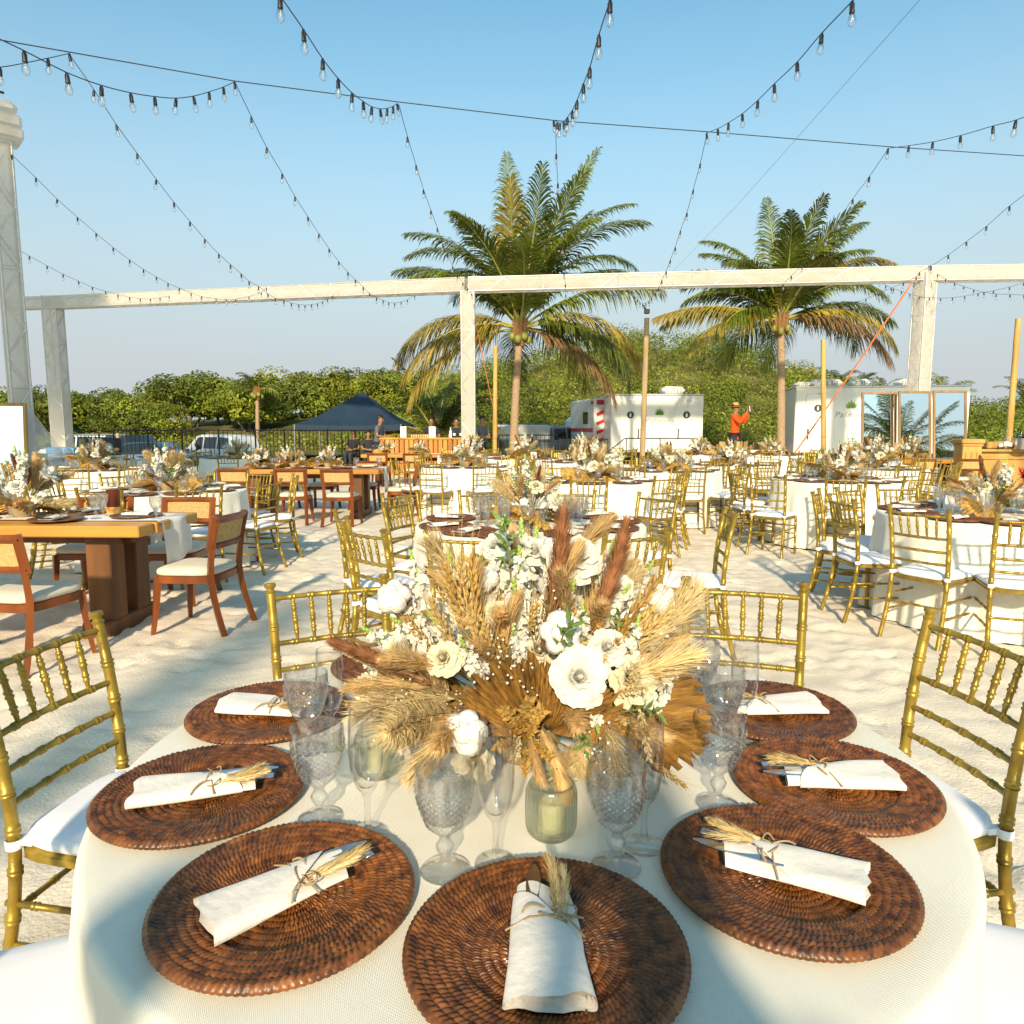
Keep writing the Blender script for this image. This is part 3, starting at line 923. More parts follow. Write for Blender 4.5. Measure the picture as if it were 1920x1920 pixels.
def make_chiavari_far():
    """the same chair for the far rows: frame in one, cushion, five spindles and rails joined"""
    t = thing('chiavari_chair', 'gold chiavari chair', 'chair')
    W = .185
    fr = MB()
    for s in (-1, 1):
        fr.tube([(s * (W + .012), -.275, 0), (s * W, -.2, .25), (s * W, -.188, .46), (s * W, -.2, .68), (s * (W + .01), -.245, .93)], .0155, 6)
        fr.tube([(s * .19, .195, 0), (s * .187, .182, .44)], .015, 6)
        for z in (.31, .2): fr.tube([(s * .188, -.225, z), (s * .188, .187, z)], .008, 5)
    for y, z in ((.187, .33), (.189, .24), (-.228, .27)): fr.tube([(-.188, y, z), (.188, y, z)], .008, 5)
    fr.box((0, 0, .438), (.40, .40, .025))
    obj('frame', fr.mesh('frame', M['gold'], 40), t)
    bk = MB()
    for z in (.885, .735, .645, .562):
        y = -.188 - .057 * ((z - .46) / .445) ** 2
        bk.tube([(-W, y, z), (0, y - .02, z), (W, y, z)], .0095, 6)
    for k in range(5):
        x0 = -W + 2 * W * (k + 1) / 6
        bk.tube([(x0 * .95, -.225, .737), (x0, -.255, .884)], .0072, 5)
    obj('backrest', bk.mesh('backrest', M['gold'], 40), t)
    obj('cushion', pad_mesh(rounded_seat(.415, .375, .415, 20, 4.2), .4535, .492, M['cushion'], .010, .010), t)
    return t

def make_cane_chair():
    t = thing('cane_back_chair', 'wooden cane back chair', 'chair')
    W = .205
    for s in (-1, 1):
        mb = MB()
        # back leg and post as one curved square timber
        P = bez((s * (W + .02), -.30, 0), (s * W, -.215, .25), (s * W, -.205, .44), 6) + bez((s * W, -.205, .44), (s * W, -.215, .62), (s * (W + .002), -.275, .84), 6)[1:]
        mb.tube(P, [.026, .026, .026, .026, .026, .026, .027, .026, .025, .024, .024, .023, .022], 4)
        mb.v = [(x, y, z) for (x, y, z) in mb.v]
        obj('back_post', mb.mesh('back_post', M['chair_wood'], 30), t)
        mb = MB()
        mb.tube(bez((s * (W + .035), .225, 0), (s * (W + .0), .20, .22), (s * W, .19, .42), 6), [.019, .021, .023, .026, .028, .03, .031], 4)
        obj('front_leg', mb.mesh('front_leg', M['chair_wood'], 30), t)
    ol = rounded_seat(.48, .44, .46, 40, 5)
    mb = MB(); n = len(ol)
    vs_ = [(x * k, y * k, z) for (k, z) in ((.95, .375), (.99, .378), (.99, .425), (.95, .428)) for (x, y) in ol]
    fs = [(i * n + k, i * n + (k + 1) % n, (i + 1) * n + (k + 1) % n, (i + 1) * n + k) for i in range(3) for k in range(n)] + [tuple(3 * n + k for k in range(n)), tuple(range(n - 1, -1, -1))]
    obj('seat_frame', mb.add(vs_, fs).mesh('seat_frame', M['chair_wood'], 40), t)
    obj('seat_cushion', pad_mesh(rounded_seat(.475, .43, .455, 40, 4.5), .429, .475, M['seat_linen'], .018, .014), t)
    # curved back panel frame with cane
    def py(z): return -.205 - .07 * max(0, (z - .44) / .40) ** 1.5
    def bow(x): return -.035 * (1 - (x / (W + .02)) ** 2)
    z0, z1 = .625, .845
    fr = MB()
    for z in (z0 + .018, z1 - .018):
        fr.add([], [])
        pts = [(-(W + .02) + 2 * (W + .02) * i / 8, py(z) + .012 + bow(-(W + .02) + 2 * (W + .02) * i / 8), z) for i in range(9)]
        fr.tube(pts, .026, 4)
    for s in (-1, 1):
        fr.tube([(s * (W + .012), py(z0) + .014, z0 - .005), (s * (W + .012), py(z1) + .014, z1 + .006)], .028, 4)
    bfo = obj('backrest_frame', fr.mesh('backrest_frame', M['chair_wood'], 30), t)
    cn = MB()
    zc0, zc1 = z0 + .03, z1 - .03
    for i in range(25):
        x = -W + .01 + (2 * W - .02) * i / 24
        for dx in (0,):
            cn.tube([(x, py(zc0) + .012 + bow(x), zc0), (x, py(zc1) + .012 + bow(x), zc1)], .0033, 4, False)
    for i in range(11):
        z = zc0 + (zc1 - zc0) * i / 10
        cn.tube([(-W + 2 * W * k / 6, py(z) + .013 + bow(-W + 2 * W * k / 6), z) for k in range(7)], .0033, 4, False)
    for i in range(-11, 25):
        for sg in (-1, 1):
            a, b = [], None
            x0 = -W + .01 + (2 * W - .02) * i / 24
            pts = []
            for k in range(5):
                z = zc0 + (zc1 - zc0) * k / 4
                x = x0 + sg * (z - zc0) * 1.0
                if sg < 0: x = x + (zc1 - zc0)
                if abs(x) < W: pts.append((x, py(z) + .0115 + bow(x), z))
            if len(pts) > 1: cn.tube(pts, .003, 4, False)
    # close cane backing strips so the panel reads solid
    cn.grid(lambda u, v: (-W + 2 * W * u, py(zc0 + (zc1 - zc0) * v) + .009 + bow(-W + 2 * W * u), zc0 + (zc1 - zc0) * v), 8, 3)
    obj('cane_panel', cn.mesh('cane_panel', M['cane'], 60), bfo)
    return t

def cloth_mesh(Rt, zt, seed, folds=17, flare=.085, hem=.012):
    g = random.Random(seed)
    ph = [g.uniform(0, 6.28) for _ in range(4)]
    prof = []
    nr, na = 26, 170
    rows = []
    for i in range(nr):      # top
        rows.append(('t', Rt * (i / (nr - 1)) ** .8))
    rows += [('e', a) for a in (.25, .5, .75, 1.0)]
    rows += [('s', k / 16) for k in range(1, 17)]
    vs_, fs = [], []
    for kind, q in rows:
        for k in range(na):
            a = 2 * PI * k / na
            if kind == 't':
                r, z = q - .012 * (q / Rt), zt
                if q < .001: r = .0005
            elif kind == 'e':
                r, z = Rt - .012 + .016 * math.sin(q * PI / 2), zt - .016 * (1 - math.cos(q * PI / 2))
            else:
                z = zt - .016 - (zt - .016 - hem) * q
                w = (math.sin(a * folds + ph[0] + 1.2 * math.sin(a * 3 + ph[1])) * .5 + .35 * math.sin(a * (folds * .6) + ph[2]) + .2 * math.sin(a * folds * 2.1 + ph[3]))
                amp = flare * .62 * min(1, q * 1.25) ** 1.1
                r = Rt + .004 + flare * .55 * q ** 1.1 + w * amp
            vs_.append((r * math.cos(a), r * math.sin(a), z))
    for i in range(len(rows) - 1):
        for k in range(na):
            fs.append((i * na + k, i * na + (k + 1) % na, (i + 1) * na + (k + 1) % na, (i + 1) * na + k))
    return MB().add(vs_, fs).mesh('tablecloth', M['linen'], 180)

CLOTHS = {}
TABLE_Z = .757
def round_table(label, x, y, Rt=.745, seed=0, group='round tables with cream cloths'):
    t = thing('round_table', label, 'table', (x, y, 0), 0.3 * seed, group)
    if seed not in CLOTHS: CLOTHS[seed] = cloth_mesh(Rt, TABLE_Z, seed)
    obj('tablecloth', CLOTHS[seed], t)
    if 'top' not in CLOTHS:
        mb = MB(); mb.lathe([(.01, .725), (Rt - .02, .725), (Rt - .016, .735), (Rt - .02, .75), (.01, .75)], 48); CLOTHS['top'] = mb.mesh('tabletop', M['table_leg'], 40)
        mb = MB()
        for k in range(4):
            a = PI / 4 + k * PI / 2
            mb.tube([(.5 * math.cos(a), .5 * math.sin(a), 0), (.46 * math.cos(a), .46 * math.sin(a), .725)], .016, 8)
        CLOTHS['legs'] = mb.mesh('folding_legs', M['alu'], 60)
    obj('tabletop', CLOTHS['top'], t)
    obj('folding_legs', CLOTHS['legs'], t)
    return t

# ---------------------------------------------------------------- tableware
def charger_mesh(hi):
    coils = 15
    nr = coils * (8 if hi else 1)
    na = 580 if hi else 60
    Rp = .165
    stitches = 116
    r = np.linspace(.002, Rp, nr + 1)
    a = np.linspace(0, 2 * PI, na, endpoint=False)
    RR, AA = np.meshgrid(r, a, indexing='ij')
    prof = np.where(RR > .108, .013 + .006 * ((RR - .108) / (Rp - .108)) ** 1.0, np.where(RR > .094, .006 + .007 * (RR - .094) / .014, .0055))
    if hi:
        coil = RR / Rp * coils
        ci = np.floor(coil)
        bump = np.sqrt(np.clip(1 - (2 * (coil - ci) - 1) ** 2, 0, 1))
        nst = np.where(RR > .06, stitches, np.where(RR > .03, stitches // 2, stitches // 4))
        ph = (AA * nst / (2 * PI) + ci * .5 + (coil - ci) * .75 + .12 * np.sin(AA * 7 + ci * 2.1) + .10 * np.sin(AA * 23 + ci * 1.3))
        st = np.abs(np.sin(ph * PI))
        amp = .0040 * (1 + .25 * np.sin(AA * 31 + ci * 4.7) * np.sin(AA * 13 + ci))
        Z = prof + amp * (bump ** .8) * (.05 + .95 * st ** .8)
    else:
        Z = prof + .0012 * np.sin(RR / Rp * coils * PI) ** 2
    V = np.stack([RR * np.cos(AA), RR * np.sin(AA), Z], -1).reshape(-1, 3)
    # rim roll and underside
    ex = []
    for (dr, z) in ((.003, .0165), (.0035, .013), (.001, .010), (-.06, .002), (-.14, .001)):
        k = (1 + .010 * np.abs(np.sin(a * stitches / 2)) if hi else 1.0)
        rr = (Rp + dr) * k if dr > 0 else np.full(na, Rp + dr)
        ex.append(np.stack([rr * np.cos(a), rr * np.sin(a), np.full(na, z)], -1))
    V = np.concatenate([V] + ex)
    rows = nr + 1 + len(ex)
    i, j = np.meshgrid(np.arange(rows - 1), np.arange(na), indexing='ij')
    i, j = i.ravel(), j.ravel(); j1 = (j + 1) % na
    ff = np.stack([i * na + j, (i + 1) * na + j, (i + 1) * na + j1, i * na + j1], -1)
    me = bpy.data.meshes.new('charger')
    me.vertices.add(len(V)); me.vertices.foreach_set('co', V.ravel())
    me.loops.add(ff.size); me.loops.foreach_set('vertex_index', ff.ravel())
    me.polygons.add(len(ff)); me.polygons.foreach_set('loop_start', np.arange(0, ff.size, 4)); me.polygons.foreach_set('loop_total', np.full(len(ff), 4))
    me.update(calc_edges=True)
    me.polygons.foreach_set('use_smooth', [True] * len(ff))
    me.materials.append(M['rattan'])
    return me
CH_HI, CH_LO = charger_mesh(True), charger_mesh(False)

def goblet_mesh(hi):
    n = 132 if hi else 20
    out = [(.034, 0), (.036, .0015), (.034, .004), (.02, .008), (.009, .014), (.0068, .022), (.0085, .028), (.0125, .034), (.0135, .04), (.0095, .046), (.008, .052), (.012, .058), (.021, .066)]
    m = 40 if hi else 8
    bowl = []
    for k in range(1, m + 1):
        q = k / m
        bowl.append((.021 + .0205 * math.sin(min(1, q * 1.15) * PI / 2) ** .8, .066 + .089 * q))
    rim = [(.0412, .1565), (.0400, .157), (.0388, .156)]
    inner = [(.0385 - .0 * k, .15 - .075 * k / 6) for k in range(0, 4)] + [(.035, .098), (.028, .082), (.015, .073), (.0005, .071)]
    st = MB()
    st.lathe([(.0005, 0)] + out, n)
    bw = MB()
    def dia(a, z, i):
        if i == 0 or not hi: return 0
        if .070 < z < .134 and i <= len(bowl):
            u = a * 11 + z * 330; v = a * 11 - z * 330
            return .0032 * (abs(math.sin(u)) * abs(math.sin(v)))
        return 0
    bw.lathe([out[-1]] + bowl + rim + inner, n, fn=dia)
    return bw.mesh('bowl', M['crystal'], 22 if hi else 180), st.mesh('stem', M['crystal'], 180)
GOB = {True: goblet_mesh(True), False: goblet_mesh(False)}

def flute_mesh(hi):
    n = 40 if hi else 14
    st = MB(); st.lathe([(.0005, 0), (.030, 0), (.0315, .0012), (.028, .003), (.012, .006), (.006, .012), (.0045, .03), (.0045, .05), (.006, .062), (.0085, .068)], n)
    bw = MB(); bw.lathe([(.0085, .068), (.016, .078), (.0225, .095), (.026, .115), (.027, .14), (.0262, .17), (.0245, .198), (.0238, .1995), (.0230, .198), (.0248, .17), (.0256, .14), (.0245, .115), (.021, .096), (.013, .08), (.0005, .074)], n)
    return bw.mesh('bowl', M['glass'], 180), st.mesh('stem', M['glass'], 180)
FLU = {True: flute_mesh(True), False: flute_mesh(False)}

def candle_mesh():
    g = MB()
    def rib(a, z, i): return .0007 * math.sin(a * 36) if 2 <= i <= 5 else 0
    g.lathe([(.0005, 0), (.030, 0), (.036, .006), (.0395, .016), (.0400, .05), (.0395, .07), (.0365, .080), (.0340, .0845), (.0325, .0845), (.0335, .078), (.0365, .068), (.037, .02), (.033, .008), (.0005, .007)], 144, fn=rib)
    c = MB(); c.lathe([(.0005, .008), (.0185, .008), (.0190, .010), (.019, .050), (.0175, .0525), (.0005, .051)], 24); c.tube([(0, 0, .051), (.001, 0, .058)], .0008, 5)
    return g.mesh('holder_glass', M['green_glass'], 180), c.mesh('candle', M['candle'], 50)
CAN = candle_mesh()

def sheet(mb, outline_fn, nu, nv, th, wob, g, z0, fold=0.0):
    """thick soft cloth sheet: outline_fn(u,v)->(x,y)"""
    ph = [g.uniform(0, 6) for _ in range(3)]
    def zf(u, v):
        e = min(u, 1 - u) * 2
        rd = math.sqrt(max(0, 1 - (1 - min(1, e * 5)) ** 2))
        return rd, wob * (math.sin(5 * v + ph[0]) * math.sin(3 * u + ph[1]) + .5 * math.sin(11 * v + 4 * u + ph[2]))
    top = lambda u, v: outline_fn(u, v) + (z0 + th * zf(u, v)[0] + zf(u, v)[1],)
    bot = lambda u, v: outline_fn(u, v) + (z0 - th * .15 * zf(u, v)[0] + zf(u, v)[1] * .3,)
    mb.grid(top, nu, nv); mb.grid(bot, nu, nv)
    # close the ends
    for v in (0.0, 1.0):
        mb.grid(lambda u, w: tuple(Vector(bot(u, v)).lerp(Vector(top(u, v)), w)), nu, 1)
    for u in (0.0, 1.0):
        mb.grid(lambda v_, w: tuple(Vector(bot(u, v_)).lerp(Vector(top(u, v_)), w)), nv, 1)

def plume(g, L_, r, n, hair, mk, bend=.2, prof=None, forward=.75, w=.0012):
    mb = MB()
    ax = [Vector((bend * L_ * s * s, 0, L_ * s)) for s in [i / 12 for i in range(13)]]
    mb.tube(ax, [.0018 * (1 - .7 * i / 12) for i in range(13)], 4)
    for k in range(n):
        s = g.uniform(.0, 1)
        i = min(11, int(s * 12))
        p = ax[i].lerp(ax[i + 1], s * 12 - i)
        t = (ax[i + 1] - ax[i]).normalized()
        a = g.uniform(0, 6.28)
        nrm = (Quaternion(t, a) @ t.orthogonal()).normalized()
        pr = prof(s) if prof else math.sin(PI * min(1, .08 + s * .9)) ** .6
        h = hair * pr * g.uniform(.6, 1.15)
        d = (t * forward * g.uniform(.8, 1.2) + nrm * r * g.uniform(.7, 1.2)).normalized()
        sd = d.cross(nrm).normalized() * w
        m_ = p + d * h * .55 + nrm * h * .05
        mb.add([p - sd, p + sd, m_ + sd * .9, m_ - sd * .9, p + d * h + t * h * .15], [(0, 1, 2, 3), (3, 2, 4)])
    return mb.mesh('plume', M[mk], 0)

def wheat_mesh(g, L_=.09, mk='wheat', awn=.05):
    mb = MB()
    mb.tube([(0, 0, 0), (0, 0, L_)], .0015, 4)
    for k in range(26):
        s = k / 26
        a = k * 2.4
        r = .0045 * math.sin(PI * min(1, .2 + s * .75))
        c = Vector((r * math.cos(a), r * math.sin(a), L_ * s))
        d = Vector((math.cos(a) * .45, math.sin(a) * .45, 1)).normalized()
        mb.tube([c, c + d * .006, c + d * .013], [.0012, .0032, .0006], 5, False)
        mb.tube([c + d * .012, c + d * (.012 + awn)], [.0004, .0002], 3, False)
    return mb.mesh('wheat_ear', M[mk], 0)

def make_bundle(seed, hi=True):
    """folded napkin with cutlery, wheat and twine; length along +Y (towards the table centre)"""
    g = random.Random(seed)
    t = thing('napkin_bundle', 'folded napkin', 'napkin')
    w0, w1 = .050, .047
    ph = [g.uniform(0, 6) for _ in range(4)]
    nu, nv = (34, 18) if hi else (14, 6)
    cut = g.choice((-1, 1)) if seed else 1
    def roll(mb, hw, ht, zc, y0, y1, dcut, k, flip=1):
        """soft flattened cloth roll, open at both ends; its far end is cut on the slant by dcut"""
        def fn(u, v):
            a_ = 2 * PI * u
            c_, s_ = math.cos(a_), math.sin(a_)
            x = math.copysign(abs(c_) ** .55, c_)
            z = math.copysign(abs(s_) ** .75, s_)
            yy = y0 + (y1 - y0 - dcut * (.5 + .5 * cut * x) ** 1.4) * v
            wv = .0011 * math.sin(38 * yy + ph[0] + 2 * x) + .0016 * math.sin(17 * yy + ph[1] - 3 * x + k)
            wid = hw * (1.08 + .06 * math.sin(14 * yy + ph[2]) - .20 * v)
            hgt = ht * (1 + .22 * math.sin(19 * yy + ph[3] + 2 * x) + .1 * math.sin(31 * yy + 4 * x))
            return (x * wid + wv, yy + .004 * math.sin(5 * x + ph[1]) * (1 - v), zc + z * hgt + (wv if s_ > 0 else 0) - .003 * x * x)
        mb.grid(fn, nu, nv)
    bot = MB()
    roll(bot, w0 * .82, .0066, .0098, -.0985, .090, .016, 0)
    roll(bot, w0 * .70, .0036, .0094, -.0965, .080, .010, 2)
    obj('napkin', bot.mesh('napkin', M['napkin'], 60), t)
    fl = MB()
    roll(fl, w0 * .88, .0102, .0106, -.1035, .070, .085, 1)
    roll(fl, w0 * .85, .0088, .0104, -.1015, .068, .085, 1)
    obj('napkin_flap', fl.mesh('napkin_flap', M['napkin'], 60), t)
    if hi:
        kn = MB()
        P = [(-.018 + .001 * i, .0 + .125 * i / 8) for i in range(9)]
        W = [.006, .0065, .007, .0075, .0085, .0095, .0095, .0075, .002]
        for sg in (0,):
            vs_ = []
            for (x, y), w in zip(P, W): vs_ += [(x - w, y, .0165), (x + w, y, .0165), (x - w, y, .0185), (x + w, y, .0185)]
            fs = []
            for i in range(8):
                o = 4 * i
                fs += [(o, o + 4, o + 5, o + 1), (o + 2, o + 3, o + 7, o + 6), (o, o + 2, o + 6, o + 4), (o + 1, o + 5, o + 7, o + 3)]
            kn.add(vs_, fs)
        obj('knife', kn.mesh('knife', M['steel'], 40), t)
        fk = MB()
        for i in range(10):
            w_ = .0035 + .0045 * (i / 9) ** 2
            fk.bbox((.012 + .0006 * i, .0 + .0125 * i, .0178), (2 * w_, .0128, .0022), .0008)
        obj('fork', fk.mesh('fork', M['steel'], 40), t)
    else:
        kn = MB(); kn.box((-.014, .085, .017), (.014, .05, .002)); kn.box((.012, .085, .017), (.012, .05, .002))
        obj('cutlery', kn.mesh('cutlery', M['steel'], 40), t)
    n = 130 if hi else 24
    for k in range(5 if hi else 1):
        d = Vector((g.uniform(-.35, .45), 1, g.uniform(.05, .22)))
        pm = plume(g, g.uniform(.06, .10), .45, n, .026, 'bleached' if k else 'wheat', .12, None, .9, .0007)
        s = obj('dried_sprig', pm, t, mw=align((.012 + .004 * k, .035, .021), d, 0, 1.0 if k < 2 else .8))
        sm = MB(); sm.tube([(0, 0, -.05), (0, 0, 0)], .0009, 4)
        if hi: obj('stalk', sm.mesh('stalk', M['wheat'], 0), s)
    tw = MB()
    lp = [(.016 + .022 * math.cos(a) * (1 + .2 * math.sin(2 * a)), .022 + .011 * math.sin(a), .0225 + .004 * math.sin(a * 2)) for a in [i * 2 * PI / 20 for i in range(21)]]
    tw.tube(lp, .0012, 5)
    tw.tube(bez((.0, .03, .0225), (-.02, .034, .032), (-.028, .022, .022), 6), .0015, 5)
    tw.tube(bez((.02, .018, .0225), (.03, .0, .03), (.046, -.01, .014), 6), .0015, 5)
    tw.tube([(-w1 - .001, .004, .012), (-.02, .014, .0215), (.02, .02, .022), (w1 + .001, .026, .012)], .0014, 5)
    obj('twine', tw.mesh('twine', M['twine'], 60), t)
    return t
# ================================================================ flowers
def petal(mb, az, span, r0, r1, h, curl, tilt=0.0, pt=.12, mi=0, nu=6, nv=5, z0=0.0):
    w1, w2 = math.sin(az * 7.3) * 3, math.cos(az * 5.1) * 3
    def fn(a, b):
        u, v = a * 2 - 1, b
        wid = span * (math.sin(PI * (.22 + .62 * v)) ** .8)
        an = az + u * wid
        r = r0 + (r1 - r0) * v ** 1.2 + curl * max(0, v - .55) ** 1.6 * 2.2 - .12 * (r1 - r0 + .004) * u * u
        z = z0 + h * v + pt * h * (1 - abs(u)) * v - curl * 1.1 * max(0, v - .7) ** 1.4 * 2
        rf = .0016 * v * v * math.sin(u * 5 + w1) + .0009 * v * math.sin(u * 11 + w2)
        return ((r + rf) * math.cos(an), (r + rf) * math.sin(an), z + rf)
    mb.grid(fn, nu, nv, mi)

def rose_mesh(seed, mk, open_=1.0):
    g = random.Random(seed); mb = MB()
    # n petals, base radius, tip radius, height, outward curl, half span
    for n, r0, r1, h, cu, sp in ((2, .002, .0012, .041, 0, 1.9), (3, .004, .0035, .043, .0, 1.5), (3, .006, .0085, .043, .002, 1.3), (4, .008, .0165, .040, .006, 1.02), (4, .009, .028 * open_, .034, .016, .95), (5, .010, .037 * open_, .026, .022, .80), (5, .010, .043 * open_, .014, .022, .68)):
        o = g.uniform(0, 6)
        for k in range(n):
            petal(mb, o + k * 2 * PI / n + g.uniform(-.14, .14), sp, r0, r1 * g.uniform(.9, 1.1), h * g.uniform(.92, 1.06), cu * g.uniform(.6, 1.5), 0, .10 + 8 * cu, 0, 8, 7)
    mb.ball((0, 0, .033), .0062, 10, 8, 0, (1, 1, 1.5))
    for q in range(3):
        petal(mb, q * 2.1 + g.uniform(0, 1), 1.2, .0075, .0045, .041, 0, 0, .05, 0, 8, 6)
    for k in range(5):
        a = k * 1.257
        mb.add([(.004 * math.cos(a), .004 * math.sin(a), -.004), (.018 * math.cos(a + .2), .018 * math.sin(a + .2), -.001), (.030 * math.cos(a), .030 * math.sin(a), -.008), (.018 * math.cos(a - .2), .018 * math.sin(a - .2), -.001)], [(0, 1, 2, 3)], 1)
    return mb.mesh('rose', [M[mk], M['leaf_green']], 60)

def stock_mesh(seed, L_=.15, n=13, mk='petal', red=None):
    g = random.Random(seed); mb = MB()
    mb.tube([(0, 0, -.02), (.004, 0, L_ * .5), (0, 0, L_)], [.0025, .002, .0012], 5, True, 1)
    for k in range(n):
        s = k / n
        a = k * 2.4 + g.uniform(-.3, .3)
        d = Vector((math.cos(a), math.sin(a), .35 + .5 * s)).normalized()
        c = Vector((0, 0, L_ * (.05 + .75 * s))) + d * .014 * (1 - .4 * s)
        sz = .017 * (1 - .45 * s) * g.uniform(.85, 1.2)
        t = d.orthogonal().normalized(); b = d.cross(t)
        for q in range(5):
            an = q * 1.257 + g.uniform(-.2, .2)
            u = t * math.cos(an) + b * math.sin(an)
            w = d.cross(u)
            mb.add([c, c + u * sz * .7 + w * sz * .5 + d * sz * .1, c + u * sz * 1.25 + w * sz * .3 + d * sz * g.uniform(.1, .5), c + u * sz * 1.3 - w * sz * .3 + d * sz * g.uniform(.1, .5), c + u * sz * .7 - w * sz * .5 + d * sz * .1], [(0, 1, 2), (0, 2, 3), (0, 3, 4)], 0)
        if k % 3 == 0:
            mb.ball(c - d * .004, .004, 6, 4, 1)
    for k in range(7):
        a = k * 2.4; s = .82 + .18 * k / 7
        mb.ball((.006 * math.cos(a) * (1.2 - s), .006 * math.sin(a) * (1.2 - s), L_ * s), .0065 * (1.5 - s), 6, 5, 1, (1, 1, 1.5))
    return mb.mesh('stock_flower', [M[mk], M['bud_green']], 50)

def cotton_mesh(seed):
    g = random.Random(seed); mb = MB()
    for k in range(5):
        a = k * 1.257 + g.uniform(-.2, .2)
        mb.ball((.015 * math.cos(a), .015 * math.sin(a), .012 + g.uniform(-.003, .004)), .0175 * g.uniform(.9, 1.15), 12, 9, 0, (1, 1, 1.05), .05, g)
    mb.ball((0, 0, .022), .016, 12, 9, 0, (1, 1, 1), .05, g)
    for k in range(5):
        a = k * 1.257 + .6
        petal(mb, a, .5, .006, .027, .012, .006, mi=1, nu=3, nv=3, z0=-.012)
    return mb.mesh('cotton_boll', [M['cotton'], M['calyx']], 70)

def fan_mesh(seed, Rf=.20, half=68, n=20, mk='dry_fan', cup=.25):
    g = random.Random(seed); mb = MB()
    js = [g.uniform(.9, 1.05) for _ in range(2 * n + 1)]
    def fn(a, b):
        i = round(a * 2 * n)
        th = R(-half + 2 * half * a)
        rr = Rf * (1 - .28 * abs(2 * a - 1) ** 1.5) * (js[i] if b > .9 else 1)
        r = .01 + (rr - .01) * b
        z = (.5 if i % 2 else -.5) * .016 * b * (.5 + .5 * b) - cup * r * r / Rf + .004 * math.sin(9 * b + i)
        return (r * math.sin(th), z, r * math.cos(th))
    mb.grid(fn, 2 * n, 7)
    return mb.mesh('palm_fan', M[mk], 0)

def babys_breath(seed, n=15, L_=.10):
    g = random.Random(seed); mb = MB()
    mb.tube([(0, 0, -.06), (0, 0, L_ * .5)], .0009, 4, False, 1)
    for k in range(n):
        d = Vector((g.gauss(0, .45), g.gauss(0, .45), 1)).normalized()
        s = Vector((0, 0, L_ * g.uniform(0, .4)))
        e = s + d * L_ * g.uniform(.35, .65)
        mb.tube([s, e], .0005, 3, False, 1)
        mb.ball(e, g.uniform(.0016, .0030), 5, 4, 0)
    return mb.mesh('babys_breath', [M['petal'], M['stem']], 60)

def leaf_sprig(seed, mk, L_=.12, n=16, ll=.03, lw=.010, stem='stem'):
    g = random.Random(seed); mb = MB()
    mb.tube([(0, 0, -.04), (.004, .003, L_ * .6), (0, 0, L_)], [.0016, .0012, .0006], 4, False, 1)
    for k in range(n):
        s = .1 + .9 * k / n
        a = k * 2.4 + g.uniform(-.4, .4)
        d = Vector((math.cos(a), math.sin(a), g.uniform(.4, .9))).normalized()
        p = Vector((0, 0, L_ * s)); l = ll * g.uniform(.7, 1.2)
        w = d.cross(Vector((0, 0, 1))).normalized() * lw
        up = w.cross(d).normalized()
        mb.add([p, p + d * l * .4 + w - up * .002, p + d * l * .45 + up * .004, p + d * l * .4 - w - up * .002, p + d * l], [(0, 1, 2), (0, 2, 3), (1, 4, 2), (2, 4, 3)], 0)
    return mb.mesh('leaf_sprig', [M[mk], M[stem]], 60)

gf = random.Random(77)
LIB = {
    'rose': [rose_mesh(k, 'petal', 1 + .1 * k) for k in range(3)],
    'rose_cream': [rose_mesh(7 + k, 'petal_cream', .9) for k in range(2)],
    'red_rose': [rose_mesh(15, 'red_petal', 1.0)],
    'stock': [stock_mesh(k) for k in range(3)],
    'cotton': [cotton_mesh(k) for k in range(2)],
    'brown': [plume(gf, .16, .60, 1500, .030, 'plume_brown', .12, lambda s: math.sin(PI * min(1, .10 + s * .84)) ** .55, .9, .0007) for k in range(3)],
    'tan': [plume(gf, .15, .55, 620, .05, 'plume_tan', .35, None, .9, .0009) for k in range(3)],
    'pampas': [plume(gf, .14, .8, 520, .06, 'bleached', .3, None, .85, .0009) for k in range(3)],
    'wheat': [wheat_mesh(gf, .10, 'dry_gold', .04), wheat_mesh(gf, .085, 'wheat', .05)],
    'pale_wheat': [wheat_mesh(gf, .13, 'bleached', .012)],
    'fan': [fan_mesh(1, .20, 62, 30), fan_mesh(2, .19, 56, 26)],
    'big_fan': [fan_mesh(5, .30, 50, 22, 'dry_gold', .5), fan_mesh(6, .27, 58, 20, 'dry_gold', .6)],
    'breath': [babys_breath(k) for k in range(2)],
    'green': [leaf_sprig(k, 'leaf_green', .11, 14, .030, .006) for k in range(2)],
    'gold_leaf': [leaf_sprig(4 + k, 'dry_gold', .10, 40, .013, .0042) for k in range(2)],
    'bleach_leaf': [leaf_sprig(8 + k, 'bleached', .11, 44, .014, .0035) for k in range(2)],
}
NAMES = {'rose': 'rose', 'rose_cream': 'rose', 'red_rose': 'rose', 'stock': 'stock_flower', 'cotton': 'cotton_boll', 'brown': 'reed_plume', 'tan': 'pampas_plume', 'pampas': 'grass_plume', 'wheat': 'wheat_ear', 'pale_wheat': 'wheat_ear',
         'fan': 'palm_fan', 'big_fan': 'palm_fan', 'breath': 'babys_breath', 'green': 'leaf_sprig', 'gold_leaf': 'leaf_sprig', 'bleach_leaf': 'leaf_sprig'}
LENG = {'brown': .16, 'tan': .15, 'pampas': .14, 'wheat': .10, 'pale_wheat': .13, 'stock': .15, 'breath': .10, 'green': .11, 'gold_leaf': .10, 'bleach_leaf': .11}
sm = MB(); sm.tube([(0, 0, 0), (0, 0, 1)], .0016, 5, False)
STEM = sm.mesh('stem', M['stem'], 0)
vb = MB(); vb.lathe([(.0005, 0), (.05, 0), (.055, .004), (.075, .05), (.085, .075), (.082, .078), (.07, .05), (.0005, .02)], 32)
